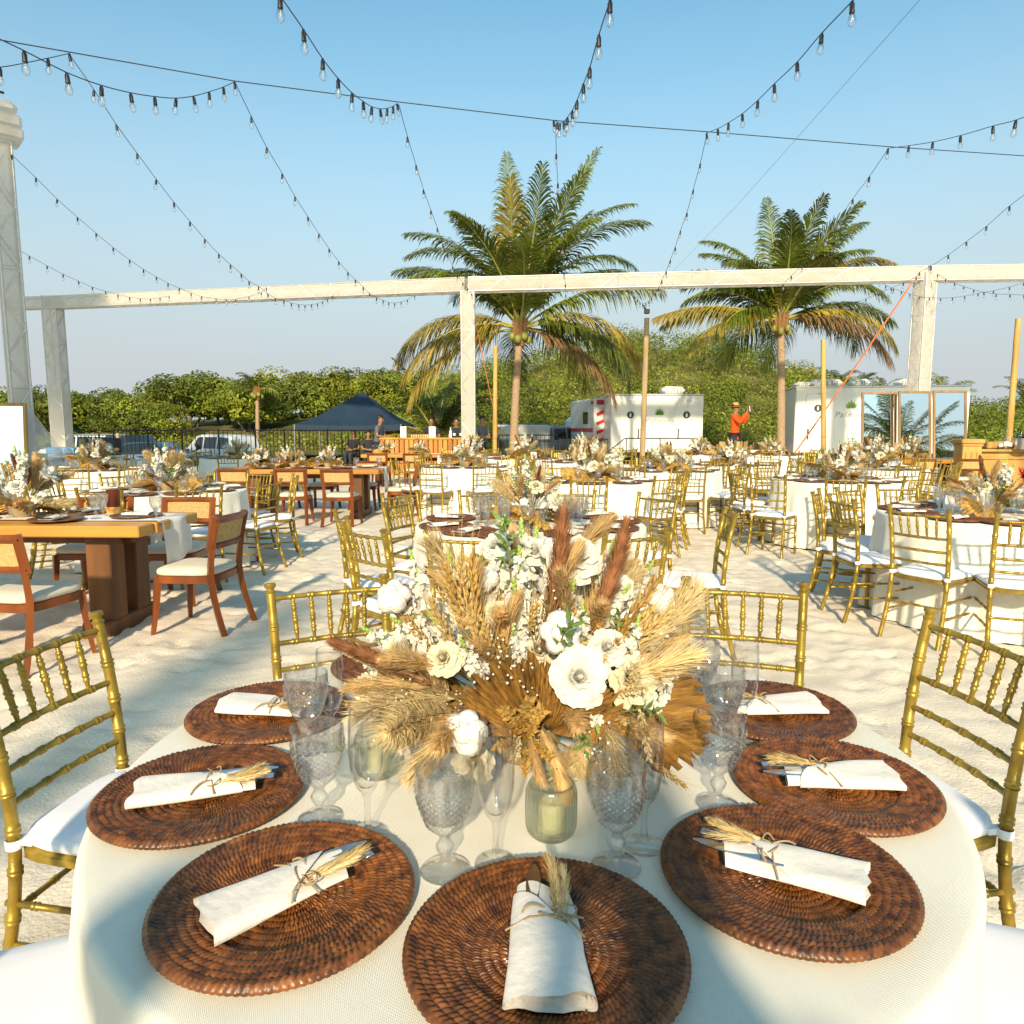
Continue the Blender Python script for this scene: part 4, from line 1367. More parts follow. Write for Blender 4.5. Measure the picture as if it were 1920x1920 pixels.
VASE = vb.mesh('bowl', M['vase'], 60)

def put(t, kind, head, d, sc=1.0, roll=None, base=None, g=gf, wide=1.0):
    me_ = g.choice(LIB[kind])
    o = obj(NAMES[kind], me_, t, mw=align(head, d, g.uniform(0, 6.28) if roll is None else roll, sc))
    if wide != 1.0: o.scale = (o.scale[0] * wide, o.scale[1] * wide, o.scale[2])
    if base is not None:
        v = Vector(head) - Vector(base)
        if v.length > .03:
            s = obj('stem', STEM, t, mw=align(base, v, 0, 1.0))
            s.scale = (1, 1, v.length)
    return o

def fan_at(t, apex, tip, face, kind, sc):
    """fan whose middle rib runs apex->tip and whose flat side looks towards 'face'"""
    z = (Vector(tip) - Vector(apex)).normalized()
    y = (Vector(face) - z * Vector(face).dot(z)).normalized()
    x = y.cross(z)
    m_ = Matrix((x, y, z)).transposed().to_4x4()
    return obj('palm_fan', gf.choice(LIB[kind]), t, mw=Matrix.Translation(apex) @ m_ @ Matrix.Scale(sc, 4))

# ---------------------------------------------------------------- centrepiece of the nearest table
TX, TY = .0245, 1.315
hero = thing('flower_arrangement', 'large centrepiece of white roses, dried palm fans and brown plumes on the nearest round table', 'flowers', (TX, TY, TABLE_Z), 0, 'dried flower centrepieces')
H0 = Vector((TX, TY, TABLE_Z))
obj('bowl', VASE, hero)
B = Vector((0, 0, .06))
def hp(px, py, Y): return at(px, py, Y) - H0
for (k, px, py, Y, s) in [
    ('rose', 1080, 1052, 1.30, .86), ('rose', 1082, 1270, 1.06, .82), ('rose_cream', 1178, 1275, 1.14, .85), ('rose', 768, 1216, 1.20, .78), ('rose_cream', 1010, 1222, 1.17, .62),
    ('rose_cream', 892, 1424, 1.10, .70), ('rose', 1046, 1450, 1.10, .60), ('rose', 1000, 1040, 1.42, .72), ('rose_cream', 690, 1290, 1.3, .6), ('rose_cream', 835, 1235, 1.12, .62), ('rose_cream', 930, 1150, 1.25, .5), ('rose', 1250, 1180, 1.35, .6),
    ('rose', 1150, 1105, 1.26, .6), ('rose_cream', 868, 1150, 1.2, .5), ('rose', 930, 1030, 1.36, .6), ('rose', 1135, 1215, 1.12, .55), ('cotton', 745, 1122, 1.22, 1.0), ('cotton', 1048, 1192, 1.12, 1.12), ('cotton', 876, 1370, 1.04, 1.1), ('cotton', 908, 1090, 1.28, .9), ('cotton', 1236, 1128, 1.24, .95), ('cotton', 1035, 1035, 1.36, .8)]:
    h = hp(px, py, Y)
    d = (h - B).normalized() * .6 + Vector((0, -.75, .15)) * (1.0 if k != 'cotton' else .9)
    if (px, py) == (1046, 1450): d = Vector((.1, -.5, -.6))
    put(hero, k, h, d, s, None, B)
def seg(k, p0, p1, sc_w=1.0, stem=True):
    a, b = hp(*p0), hp(*p1)
    L_ = LENG[k]
    put(hero, k, a, b - a, (b - a).length / L_, None, B if stem else None)
for k, p0, p1 in [
    ('stock', (800, 1140, 1.25), (768, 1030, 1.25)), ('stock', (930, 1130, 1.28), (945, 965, 1.32)), ('stock', (955, 1150, 1.25), (965, 1035, 1.27)), ('stock', (900, 1265, 1.13), (862, 1195, 1.07)),
    ('stock', (1095, 1235, 1.14), (1092, 1125, 1.15)), ('stock', (1170, 1260, 1.16), (1200, 1150, 1.17)), ('stock', (1225, 1320, 1.16), (1280, 1230, 1.13)), ('stock', (1110, 1300, 1.12), (1122, 1375, 1.03)), ('stock', (1000, 1120, 1.42), (1006, 985, 1.48)), ('stock', (1085, 1130, 1.42), (1108, 1000, 1.48)), ('stock', (720, 1300, 1.28), (680, 1230, 1.28)),
    ('stock', (1130, 1140, 1.3), (1150, 1010, 1.33)), ('stock', (1180, 1150, 1.28), (1225, 1050, 1.3)), ('stock', (860, 1150, 1.3), (840, 1030, 1.33)), ('stock', (1040, 1120, 1.34), (1045, 1000, 1.37)), ('stock', (820, 1200, 1.22), (745, 1120, 1.22)), ('stock', (985, 1250, 1.14), (960, 1170, 1.1)), ('stock', (1210, 1210, 1.2), (1290, 1150, 1.2)),
    ('brown', (812, 1285, 1.15), (632, 1190, 1.12)), ('brown', (1020, 1210, 1.22), (1080, 965, 1.26)), ('brown', (1095, 1210, 1.18), (1200, 992, 1.22)), ('brown', (915, 1210, 1.2), (868, 1085, 1.2)), ('tan', (950, 1260, 1.18), (925, 1120, 1.2)),
    ('tan', (840, 1270, 1.2), (700, 1140, 1.22)), ('tan', (800, 1290, 1.15), (660, 1250, 1.14)), ('pampas', (860, 1340, 1.12), (700, 1340, 1.02)), ('pampas', (880, 1350, 1.1), (755, 1425, 1.02)), ('pampas', (850, 1310, 1.16), (665, 1300, 1.12)), ('tan', (900, 1340, 1.1), (790, 1350, .99)),
    ('pampas', (1180, 1230, 1.2), (1335, 1130, 1.2)), ('pampas', (1150, 1290, 1.14), (1290, 1200, 1.12)), ('tan', (1160, 1260, 1.2), (1265, 1165, 1.22)), ('tan', (1110, 1330, 1.1), (1240, 1400, 1.04)), ('pampas', (1130, 1350, 1.08), (1190, 1450, 1.0)), ('tan', (1010, 1360, 1.1), (1075, 1480, 1.02)), ('tan', (1000, 1370, 1.08), (985, 1460, 1.01)),
    ('pale_wheat', (1200, 1330, 1.08), (1218, 1425, 1.0)), ('wheat', (1225, 1430, 1.02), (1285, 1475, 1.0)), ('tan', (1060, 1150, 1.35), (1140, 1000, 1.42)), ('pampas', (900, 1150, 1.35), (820, 1010, 1.4)), ('pampas', (1120, 1180, 1.3), (1180, 1060, 1.33)), ('tan', (1040, 1100, 1.45), (1110, 960, 1.5)),
    ('wheat', (870, 1180, 1.18), (835, 1060, 1.18)), ('wheat', (880, 1170, 1.18), (858, 1030, 1.18)), ('wheat', (895, 1190, 1.18), (880, 1045, 1.2)), ('wheat', (850, 1215, 1.16), (800, 1110, 1.16)), ('wheat', (910, 1250, 1.14), (880, 1140, 1.14)), ('wheat', (925, 1240, 1.14), (905, 1150, 1.12)), ('wheat', (820, 1230, 1.18), (760, 1160, 1.18)),
    ('wheat', (1150, 1210, 1.2), (1230, 1090, 1.22)), ('wheat', (1160, 1220, 1.2), (1260, 1100, 1.22)), ('wheat', (1170, 1220, 1.18), (1275, 1130, 1.2)), ('wheat', (1080, 1200, 1.24), (1060, 1080, 1.26)), ('wheat', (1100, 1190, 1.25), (1130, 1080, 1.28)), ('wheat', (1140, 1240, 1.16), (1120, 1150, 1.16)), ('wheat', (1130, 1250, 1.15), (1160, 1200, 1.1)),
    ('breath', (945, 1270, 1.12), (935, 1190, 1.06)), ('breath', (960, 1290, 1.1), (965, 1220, 1.05)), ('breath', (1030, 1180, 1.22), (1030, 1090, 1.2)), ('breath', (1000, 1230, 1.16), (1010, 1150, 1.12)), ('breath', (900, 1300, 1.1), (925, 1235, 1.05)), ('breath', (760, 1330, 1.15), (735, 1290, 1.1)), ('breath', (1060, 1090, 1.35), (1075, 990, 1.36)), ('breath', (1120, 1430, 1.06), (1105, 1380, 1.0)), ('breath', (985, 1290, 1.1), (1000, 1245, 1.04)),
    ('green', (800, 1350, 1.15), (735, 1352, 1.06)), ('green', (1100, 1330, 1.1), (1095, 1410, 1.03)), ('green', (1170, 1320, 1.15), (1240, 1335, 1.08)), ('green', (1080, 1240, 1.16), (1085, 1150, 1.14)), ('green', (900, 1160, 1.3), (905, 1040, 1.32)), ('green', (770, 1290, 1.22), (715, 1265, 1.18)), ('green', (1140, 1230, 1.2), (1165, 1150, 1.2)), ('green', (1030, 1180, 1.28), (1045, 1060, 1.3)), ('green', (1045, 1400, 1.1), (1035, 1445, 1.05)), ('green', (940, 1110, 1.35), (950, 1000, 1.36)),
    ('gold_leaf', (985, 1370, 1.08), (945, 1330, .99)), ('gold_leaf', (990, 1370, 1.08), (990, 1315, .98)), ('gold_leaf', (990, 1380, 1.06), (1015, 1330, .98)), ('gold_leaf', (975, 1390, 1.06), (930, 1400, .98)), ('gold_leaf', (985, 1400, 1.06), (985, 1450, .98)), ('gold_leaf', (1000, 1390, 1.06), (1030, 1420, .98)),
    ('bleach_leaf', (970, 1380, 1.06), (965, 1420, .97)), ('bleach_leaf', (1150, 1300, 1.12), (1215, 1290, 1.05)), ('bleach_leaf', (820, 1370, 1.1), (745, 1400, 1.02)), ('bleach_leaf', (1130, 1280, 1.14), (1130, 1230, 1.06)), ('bleach_leaf', (700, 1250, 1.26), (650, 1225, 1.24)), ('bleach_leaf', (1180, 1300, 1.14), (1190, 1250, 1.05))]:
    seg(k, p0, p1)
fan_at(hero, hp(1000, 1385, 1.09), hp(930, 1255, 1.02), (0, -1, .25), 'fan', .80)
fan_at(hero, hp(1030, 1370, 1.09), hp(1120, 1290, 1.03), (.1, -1, .3), 'fan', .66)
fan_at(hero, hp(1120, 1325, 1.16), hp(1340, 1285, 1.16), (.1, -.55, 1), 'fan', 1.0)
fan_at(hero, hp(880, 1310, 1.2), hp(760, 1290, 1.2), (-.1, -.6, 1), 'fan', .75)
gh = random.Random(5)
for k in range(95):      # loose filling of dried grass, seed heads and leaves
    a = gh.uniform(0, 2 * PI); e = R(gh.uniform(-2, 78))
    d = Vector((math.cos(a) * math.cos(e), math.sin(a) * math.cos(e), math.sin(e)))
    rr = gh.uniform(.13, .25) * (1 + .32 * math.sin(e))
    kd = gh.choice(('tan', 'pampas', 'wheat', 'wheat', 'bleach_leaf', 'gold_leaf', 'stock', 'green', 'green', 'breath', 'tan', 'wheat', 'stock'))
    put(hero, kd, B + d * rr * Vector((1.15, .85, 1)).length / 1.75, d + Vector((0, 0, gh.uniform(-.1, .15))), gh.uniform(.7, 1.05), None, None, gh)

# ---------------------------------------------------------------- arrangements of the other tables
def build_arrangement(seed, red=False):
    g = random.Random(seed)
    t = thing('flower_arrangement', 'dried flower centrepiece', 'flowers', (0, 0, 0))
    obj('bowl', VASE, t)
    b = Vector((0, 0, .05))
    def rd(lo, hi):
        a = g.uniform(0, 6.28); e = R(g.uniform(lo, hi))
        return Vector((math.cos(a) * math.cos(e), math.sin(a) * math.cos(e), math.sin(e)))
    for k in range(7):
        d = rd(15, 80); put(t, g.choice(('rose', 'rose_cream', 'rose_cream', 'cotton')), b + d * g.uniform(.16, .28), d, g.uniform(.85, 1.15), None, b, g)
    if red: put(t, 'red_rose', b + Vector((-.12, -.12, .22)), (-.3, -.8, .4), 1.2, None, b, g)
    for k in range(8):
        d = rd(25, 85); put(t, 'stock', b + d * g.uniform(.10, .24), d, g.uniform(1.0, 1.35), None, b, g)
    for k in range(2):
        d = rd(35, 80); put(t, 'brown', b + d * g.uniform(.12, .18), d, g.uniform(1.0, 1.3), None, b, g)
    for k in range(5):
        d = rd(5, 75); put(t, 'breath', b + d * g.uniform(.12, .18), d, 1.3, None, None, g)
    for k in range(9):
        d = rd(0, 70); put(t, g.choice(('tan', 'pampas')), b + d * .13, d, g.uniform(1.0, 1.5), None, None, g)
    for k in range(7):
        d = rd(10, 80); put(t, g.choice(('wheat', 'bleach_leaf', 'gold_leaf', 'green')), b + d * .16, d, g.uniform(1.1, 1.6), None, None, g)
    for k in range(4):
        a = -PI / 2 + (k - 1.5) * 1.15 + g.uniform(-.3, .3)
        ap = b + Vector((.05 * math.cos(a), .05 * math.sin(a), 0))
        tp = ap + Vector((math.cos(a), math.sin(a), g.uniform(.1, .8)))
        fan_at(t, ap, tp, (.2 * math.cos(a), -.6, 1), g.choice(('fan', 'big_fan')), g.uniform(.8, 1.15))
    return t
# ================================================================ tables, chairs and settings
HOURS = ['twelve', 'one', 'two', 'three', 'four', 'five', 'six', 'seven', 'eight', 'nine', 'ten', 'eleven']
def hour(a):
    return HOURS[int(round(3 - a / 30.0)) % 12]
def hours_for(angles):
    # one clock place per seat, never the same twice round one table
    out, used = {}, set()
    for a in angles:
        h = int(round(3 - a / 30.0)) % 12
        for d in (0, 1, -1, 2, -2, 3):
            if (h + d) % 12 not in used:
                h = (h + d) % 12; break
        used.add(h); out[a] = HOURS[h]
    return out

PROTO = {'near': make_chiavari(), 'far': make_chiavari_far(), 'cane': make_cane_chair()}
BUND = {True: [make_bundle(k, True) for k in range(4)], False: [make_bundle(10, False)]}
ARR = [build_arrangement(101), build_arrangement(102), build_arrangement(103), build_arrangement(104, True)]
g = random.Random(19)

def chair(kind, x, y, face_deg, label, group):
    """face_deg: compass direction (degrees from +X) that the sitter looks to"""
    c = copy_tree(PROTO[kind])
    c.location = (x, y, 0 if kind == 'far' else -.012)
    c.rotation_euler = (0, 0, R(face_deg - 90))
    c.scale = (.955,) * 3
    c['label'] = label; c['group'] = group
    return c

def ring_chair(tab, a, d, kind, phrase, turn=0.0, hr=None):
    x, y = tab[0] + d * math.cos(R(a)), tab[1] + d * math.sin(R(a))
    return chair(kind, x, y, a + 180 + turn, "gold chiavari chair at %s o'clock of %s" % (hr or hour(a), phrase), 'gold chairs around the round tables')

def goblet(p, hi, label, rz=0):
    t = thing('goblet', label, 'glass', p, rz, 'cut crystal goblets')
    b_, s_ = GOB[hi]
    obj('bowl', b_, t); obj('stem', s_, t)
    return t
def flute(p, hi, label):
    t = thing('champagne_flute', label, 'glass', p, 0, 'champagne flutes')
    b_, s_ = FLU[hi]
    obj('bowl', b_, t); obj('stem', s_, t)
    return t
def candle(p, label):
    t = thing('candle_holder', label, 'candle', p, 0, 'ribbed green candle glasses')
    obj('holder_glass', CAN[0], t); obj('candle', CAN[1], t)
    return t
def charger(p, hi, label, rz):
    return tag(obj('charger_plate', CH_HI if hi else CH_LO, None, p, (0, 0, rz)), label, 'charger', 'brown woven chargers')
def bundle(p, hi, rz, label, k=0, sc=1.0):
    b_ = copy_tree(BUND[hi][k % len(BUND[hi])])
    b_.location = p; b_.rotation_euler = (0, 0, rz); b_.scale = (sc, sc, sc)
    b_['label'] = label; b_['group'] = 'folded napkins on the chargers'
    return b_

# ---- nearest table
P0 = 'the nearest round table'
round_table('nearest round table under a cream woven cloth, filling the lower picture', TX, TY, .745, 1)
TZ = TABLE_Z + .001
hero_plates = [(.040, .784, 0), (-.300, .876, 1), (-.529, 1.147, 2), (-.531, 1.492, 3), (.380, .925, 2), (.562, 1.179, 1), (.568, 1.496, 0), (-.30, 1.80, 1), (.36, 1.80, 2), (.03, 1.885, 3)]
turns = [-2, -14, -2, 8, 22, 12, -14, 0, 0, 0]
for (x, y, k), tn in zip(hero_plates, turns):
    a = math.degrees(math.atan2(y - TY, x - TX))
    charger((x, y, TZ), True, "woven brown charger at %s o'clock of %s" % (hour(a), P0), R(a))
    bundle((x, y, TZ + .0165), True, R(a + 90 + tn), "white folded napkin with wheat at %s o'clock of %s" % (hour(a), P0), k)
for (x, y, f, h_) in ((.965, 1.73, 188, 'two'), (.71, 2.09, 255, 'one'), (-.52, 2.116, 293, 'eleven'), (-.94, 1.68, 350, 'ten')):
    chair('near', x, y, f, "gold chiavari chair at %s o'clock of %s" % (h_, P0), 'gold chairs around the round tables')
for a, d, tn in ((199, .90, 0), (344, .90, 0)):
    ring_chair((TX, TY), a, d, 'near', P0, tn)
for (px, py, w) in ((835, 1632, 'in front, left of the green candle glass'), (1155, 1625, 'in front, right of the green candle glass'), (600, 1535, 'beside the left charger'), (1345, 1508, 'beside the right charger'), (578, 1405, 'by the far left charger'), (1352, 1395, 'by the far right charger'), (1310, 1330, 'half hidden by the fan leaf on the right')):
    goblet(onz(px, py, TZ), True, 'cut crystal goblet %s on the nearest table' % w, px * .01)
for (px, py, w) in ((930, 1618, 'left of the front candle glass'), (690, 1562, 'before the left candle glass'), (1207, 1585, 'behind the front right goblet'), (622, 1400, 'beside the far left goblet'), (1392, 1385, 'beside the far right goblet'), (1300, 1290, 'behind the fan leaf on the right')):
    flute(onz(px, py, TZ), True, 'clear champagne flute %s on the nearest table' % w)
for (px, py, w) in ((1033, 1562, 'green ribbed candle glass in front of the nearest centrepiece'), (708, 1450, 'green ribbed candle glass left of the nearest centrepiece'), (1262, 1395, 'green ribbed candle glass half hidden right of the nearest centrepiece')):
    candle(onz(px, py, TZ), w)

# ---- further round tables
def table_set(lab, phrase, x, y, seed, chairs, kind, arr, arr_s=1.0, plates=None, hi=False, glasses=True, cards=False, bund=True):
    round_table(lab, x, y, .745, seed)
    hh = hours_for([c[0] for c in chairs])
    for (a, d, tn) in chairs:
        ring_chair((x, y), a, d, kind, phrase, tn, hh[a])
    pl_ = plates if plates is not None else [c[0] for c in chairs]
    hh = hours_for(pl_)
    for a in pl_:
        ca, sa = math.cos(R(a)), math.sin(R(a))
        charger((x + .57 * ca, y + .57 * sa, TZ), hi, "woven brown charger at %s o'clock of %s" % (hh[a], phrase), R(a))
        if bund: bundle((x + .57 * ca, y + .57 * sa, TZ + .016), False, R(a + 90 + g.uniform(-15, 15)), "white folded napkin at %s o'clock of %s" % (hh[a], phrase), 0)
        if glasses:
            b_ = R(a + 13)
            goblet((x + .34 * math.cos(b_), y + .34 * math.sin(b_), TZ), False, "crystal goblet at %s o'clock of %s" % (hh[a], phrase))
            b_ = R(a - 13)
            if hi: flute((x + .36 * math.cos(b_), y + .36 * math.sin(b_), TZ), False, "champagne flute at %s o'clock of %s" % (hh[a], phrase))
    f = copy_tree(ARR[arr % len(ARR)])
    f.location = (x, y, TZ); f.rotation_euler = (0, 0, g.uniform(0, 6)); f.scale = (arr_s,) * 3
    f['label'] = 'dried flower centrepiece on %s' % phrase; f['group'] = 'dried flower centrepieces'
    if cards:
        cb = MB(); cb.bbox((0, 0, .07), (.11, .012, .14), .002)
        tag(obj('table_card', cb.mesh('table_card', M['paper'], 40), None, (x + .22, y - .3, TZ), (R(-6), 0, g.uniform(-.3, .3))), 'white upright card on %s' % phrase, 'card', 'white table cards')

def full(n=10, off=0, d=.93, jit=.07):
    return [(off + k * 360 / n + g.uniform(-4, 4), d + g.uniform(-jit, jit), g.uniform(-8, 8)) for k in range(n)]

table_set('second round table straight behind the nearest one', 'the second table straight ahead', .12, 4.62, 2,
          [(200, .98, 4), (229, 1.10, -4), (253, 1.02, 2), (294, 1.00, 0), (346, 1.02, 6), (38, 1.02, 0), (162, .74, 0), (72, .95, 0), (108, .95, 0), (135, 1.15, 8)], 'near', 0, 1.02, [200, 229, 253, 294, 330, 6, 38, 72, 108, 160], True)
table_set('round table at the right edge with a red flower in its centrepiece', 'the table by the right edge', 3.48, 5.12, 3,
          [(180, .86, 0), (216, .86, -4), (246, .88, 3), (282, .9, 0), (150, .95, 0), (120, .9, 5), (94, .9, 0), (65, .9, 0)], 'near', 3, 1.05, [180, 216, 246, 282, 150, 120, 94], True)
table_set('round table past the right aisle with a full cream skirt', 'the skirted table past the right aisle', 3.9, 8.5, 4,
          [(216, 1.26, 14), (250, 1.02, -6), (186, 1.05, 0), (288, .9, 0), (322, .95, 0), (150, 1.0, 0), (115, .95, 0), (80, .95, 0), (40, .95, 0), (5, .95, 0)], 'near', 1, 1.1, None, False)
table_set('round table on the left beyond the wooden table', 'the round table on the left', -3.45, 7.1, 5,
          [(-14, .92, 0), (24, 1.0, 0), (62, .95, 0), (100, .95, 0), (140, .95, 0), (-52, .95, 0), (-90, .95, 0), (180, .95, 0), (215, .95, 0)], 'near', 2, 1.15, None, False)
FAR = [  # x, y, seed, phrase, arrangement
    (.95, 8.4, 2, 'the table left of the aisle', 0),
    (-.75, 11.4, 3, 'the table before the middle truss post', 1),
    (3.7, 12.0, 4, 'the card table right of the aisle', 2),
    (1.25, 12.9, 5, 'the table before the ambulance', 1),
    (4.3, 16.4, 1, 'the far table before the smaller trailer', 2),
    (6.6, 13.6, 2, 'the table below the right palm trunk', 0),
    (5.55, 10.9, 5, 'the table in front of the mirrors', 1),
    (2.3, 10.4, 3, 'the table below the grey pole', 2),
    (5.9, 16.2, 5, 'the far table by the big trailer', 0),
    (.2, 14.2, 2, 'the far table under the tall palm', 1),
    (-6.2, 10.6, 3, 'the table before the left buffet', 1),
    (-8.0, 13.6, 4, 'the far table by the tulle drape', 2),
    (-5.6, 14.6, 2, 'the far table before the white car', 0),
    (-.9, 15.8, 1, 'the far table before the bar front', 2),
    (1.8, 17.2, 4, 'the farthest table before the ambulance', 0),
]
for k, (x, y, sd, ph, ar) in enumerate(FAR):
    table_set('cream skirted round table: ' + ph[4:], ph, x, y, sd, full(8 if y > 12 else 9, g.uniform(0, 40)), 'far' if y > 9 else 'near', ar, g.uniform(1.0, 1.25), None, False, y < 13, k in (2, 5, 9), y < 13.2)

# ---- wooden tables with cane chairs
def wood_table(label, c, L_, W_, rz):
    t = thing('wooden_table', label, 'table', (c[0], c[1], 0), rz, 'solid wood dining tables')
    n = 4
    for k in range(n):
        mb = MB(); mb.bbox((0, -W_ / 2 + W_ / n * (k + .5), .715), (L_ + (.02 if k % 2 else -.01), W_ / n - .004, .075), .008)
        obj('plank', mb.mesh('plank', M['table_top'], 30), t)
    for s in (-1, 1):
        for q in (-1, 1):
            mb = MB(); mb.bbox((s * (L_ / 2 - .38), q * (W_ / 2 - .24), .37), (.17, .17, .615), .008)
            obj('leg', mb.mesh('leg', M['table_leg'], 30), t)
        mb = MB(); mb.bbox((s * (L_ / 2 - .38), 0, .0), (.19, W_ - .16, .18), .008)
        obj('foot_beam', mb.mesh('foot_beam', M['table_leg'], 30), t)
    mb = MB(); mb.bbox((0, 0, .63), (L_ - .5, .1, .09), .006)
    obj('apron_beam', mb.mesh('apron_beam', M['table_leg'], 30), t)
    return t
def runner(label, c, L_, W_, rz, drop):
    """cloth laid along the table and hanging over its right end"""
    mb = MB()
    def fn(u, v):
        s = u * (L_ + drop)
        y = -W_ / 2 + W_ * v
        wv = .012 * math.sin(v * 9 + u * 3)
        if s < L_: return (-L_ / 2 + s, y, .0045 + .002 * math.sin(9 * u + 5 * v))
        return (L_ / 2 + .012 + wv + .02 * math.sin((s - L_) / drop * 2), y * (1 - .1 * (s - L_) / drop), .0045 - (s - L_) * (1 - .22 * v))
    mb.grid(fn, 60, 12)
    return tag(obj('table_runner', mb.mesh('table_runner', M['napkin'], 180), None, (c[0], c[1], .7535), (0, 0, rz)), label, 'cloth', 'white cloths on the wooden tables')

def cane(x, y, f, lab):
    return chair('cane', x, y, f, lab, 'cane back wooden chairs')
WT = [((-3.68, 4.95), 2.6, .78, R(-2), 'solid wooden table with thick golden edge at the left edge'),
      ((-3.15, 11.15), 2.3, .95, 0, 'wooden table with a long row of flowers, left of centre'),
      ((-2.4, 16.9), 2.2, .9, 0, 'far wooden table just in front of the plank bar'),
      ((8.1, 14.2), 2.2, .9, R(4), 'wooden table in front of the tall mirrors')]
for c, l, w, rz, lab in WT: wood_table(lab, c, l, w, rz)
runner('white runner hanging over the right end of the near wooden table', (-3.02, 4.99), 1.28, .42, R(-2), .34)
runner('white cloth over the right end of the wooden table left of centre', (-2.75, 11.15), 1.5, .42, 0, .42)
runner('white cloth over the right end of the far wooden table', (-2.0, 16.9), 1.4, .42, 0, .35)
cane(-2.18, 4.86, 174, 'cane back wooden chair facing the right end of the near wooden table')
cane(-2.86, 4.12, 80, 'cane back wooden chair nearest the camera at the left edge')
cane(-3.55, 4.25, 92, 'cane back wooden chair cut off by the left edge')
cane(-2.72, 5.68, -92, 'cane back chair across the near wooden table, beside its right end')
cane(-3.4, 5.7, -86, 'cane back chair across the near wooden table, behind the flowers')
cane(-3.15, 10.25, 96, 'left one of two cane chairs with backs to the camera left of centre')
cane(-2.44, 10.15, 88, 'right one of two cane chairs with backs to the camera left of centre')
cane(-3.95, 10.3, 90, 'cane chair half hidden by gold chairs, left of centre')
cane(-1.72, 11.1, 184, 'cane chair at the right end of the wooden table left of centre')
for k, x in enumerate((-3.9, -3.2, -2.5)): cane(x, 12.0, -90, 'cane chair across the wooden table left of centre, %s from the left' % ('first', 'second', 'third')[k])
for k, x in enumerate((-3.0, -2.2)): cane(x, 16.1, 90, 'cane chair before the far wooden table by the bar, %s one' % ('left', 'right')[k])
cane(-1.05, 16.8, 182, 'cane chair at the right end of the far wooden table by the bar')
cane(7.55, 13.3, 92, 'cane chair with its back to the camera before the mirrors')
cane(8.45, 13.35, 88, 'cane chair beside the golden bar pilaster')
cane(6.75, 14.2, -4, 'cane chair at the left end of the table before the mirrors')
TWZ = .7575
def wood_setting(c, xs, ph, hi):
    for k, (x, y, a) in enumerate(xs):
        o = HOURS[k + 1]
        charger((x, y, TWZ), hi, 'woven charger %s along %s' % (o, ph), 0)
        bundle((x, y, TWZ + .016), False, R(a), 'white napkin on charger %s along %s' % (o, ph), 0)
        goblet((x + .2, y + (.12 if a == 0 else -.12), TWZ), False, 'goblet beside charger %s along %s' % (o, ph))
wood_setting(0, [(-2.64, 4.96, 90), (-3.08, 4.76, 0), (-3.68, 4.78, 0), (-3.12, 5.16, 180), (-3.8, 5.18, 180)], 'the near wooden table', False)
wood_setting(0, [(-2.25, 11.1, 90), (-2.6, 10.85, 0), (-3.2, 10.85, 0), (-3.8, 10.85, 0)], 'the wooden table left of centre', False)
def more_flowers(k, x, y, z, s, lab):
    f = copy_tree(ARR[k]); f.location = (x, y, z); f.rotation_euler = (0, 0, g.uniform(0, 6)); f.scale = (s, s, s)
    f['label'] = lab; f['group'] = 'dried flower centrepieces'
more_flowers(1, -3.45, 4.98, TWZ, 1.15, 'flowers with broad golden leaf on the near wooden table')
for k, x in enumerate((-4.0, -3.45, -2.9)): more_flowers((k + 2) % 3, x, 11.2, TWZ, .85, '%s flower bowl in the row on the wooden table left of centre' % ('left', 'middle', 'right')[k])
for k, x in enumerate((-3.0, -2.2)): more_flowers(k, x, 17.0, TWZ, .8, '%s flower bowl on the far wooden table by the bar' % ('left', 'right')[k])
more_flowers(2, 7.9, 14.2, TWZ, 1.2, 'dried flowers standing before the mirrors on the wooden table')
# candle lantern on the near wooden table, small gift bags on the right table
lb = MB(); lb.lathe([(.0005, 0), (.05, 0), (.05, .055), (.046, .058), (.046, .17), (.044, .17), (.044, .06), (.0005, .06)], 24)
lt = thing('candle_lantern', 'dark amber candle lantern beside the flowers on the near wooden table', 'lantern', (-2.92, 5.18, TWZ))
lm = MB(); lm.lathe([(.0005, 0), (.05, 0), (.052, .004), (.052, .045), (.049, .05), (.0005, .05)], 24); obj('wooden_base', lm.mesh('wooden_base', M['table_top'], 40), lt)
lm = MB(); lm.lathe([(.047, .05), (.047, .17), (.045, .172), (.043, .17), (.043, .055), (.0005, .053)], 24); obj('amber_glass', lm.mesh('amber_glass', mat('amber_glass', (.10, .02, .01), .1, 0, .1, 5), 40), lt)
for k, (px, py, s) in enumerate(((1782, 958, .8), (1815, 960, 1.0), (1836, 962, 1.05))):
    p = onz(px, py, TZ)
    bt = thing('gift_bag', '%s white paper gift bag on the table by the right edge' % ('left', 'middle', 'right')[k], 'bag', (p.x, p.y, TZ), .2 * k - .2, 'white gift bags')
    bm = MB(); bm.bbox((0, 0, .075 * s), (.12 * s, .06 * s, .15 * s), .004); obj('bag_body', bm.mesh('bag_body', M['paper'], 30), bt)
    for q in (-1, 1):
        hm = MB(); hm.tube([(-.025 * s, q * .026 * s, .148 * s), (-.022 * s, q * .026 * s, .19 * s), (0, q * .026 * s, .205 * s), (.022 * s, q * .026 * s, .19 * s), (.025 * s, q * .026 * s, .148 * s)], .002, 5)
        obj('handle', hm.mesh('handle', M['twine'], 60), bt)
for p_ in PROTO.values(): remove_tree(p_)
for l_ in BUND.values():
    for p_ in l_: remove_tree(p_)
for p_ in ARR: remove_tree(p_)
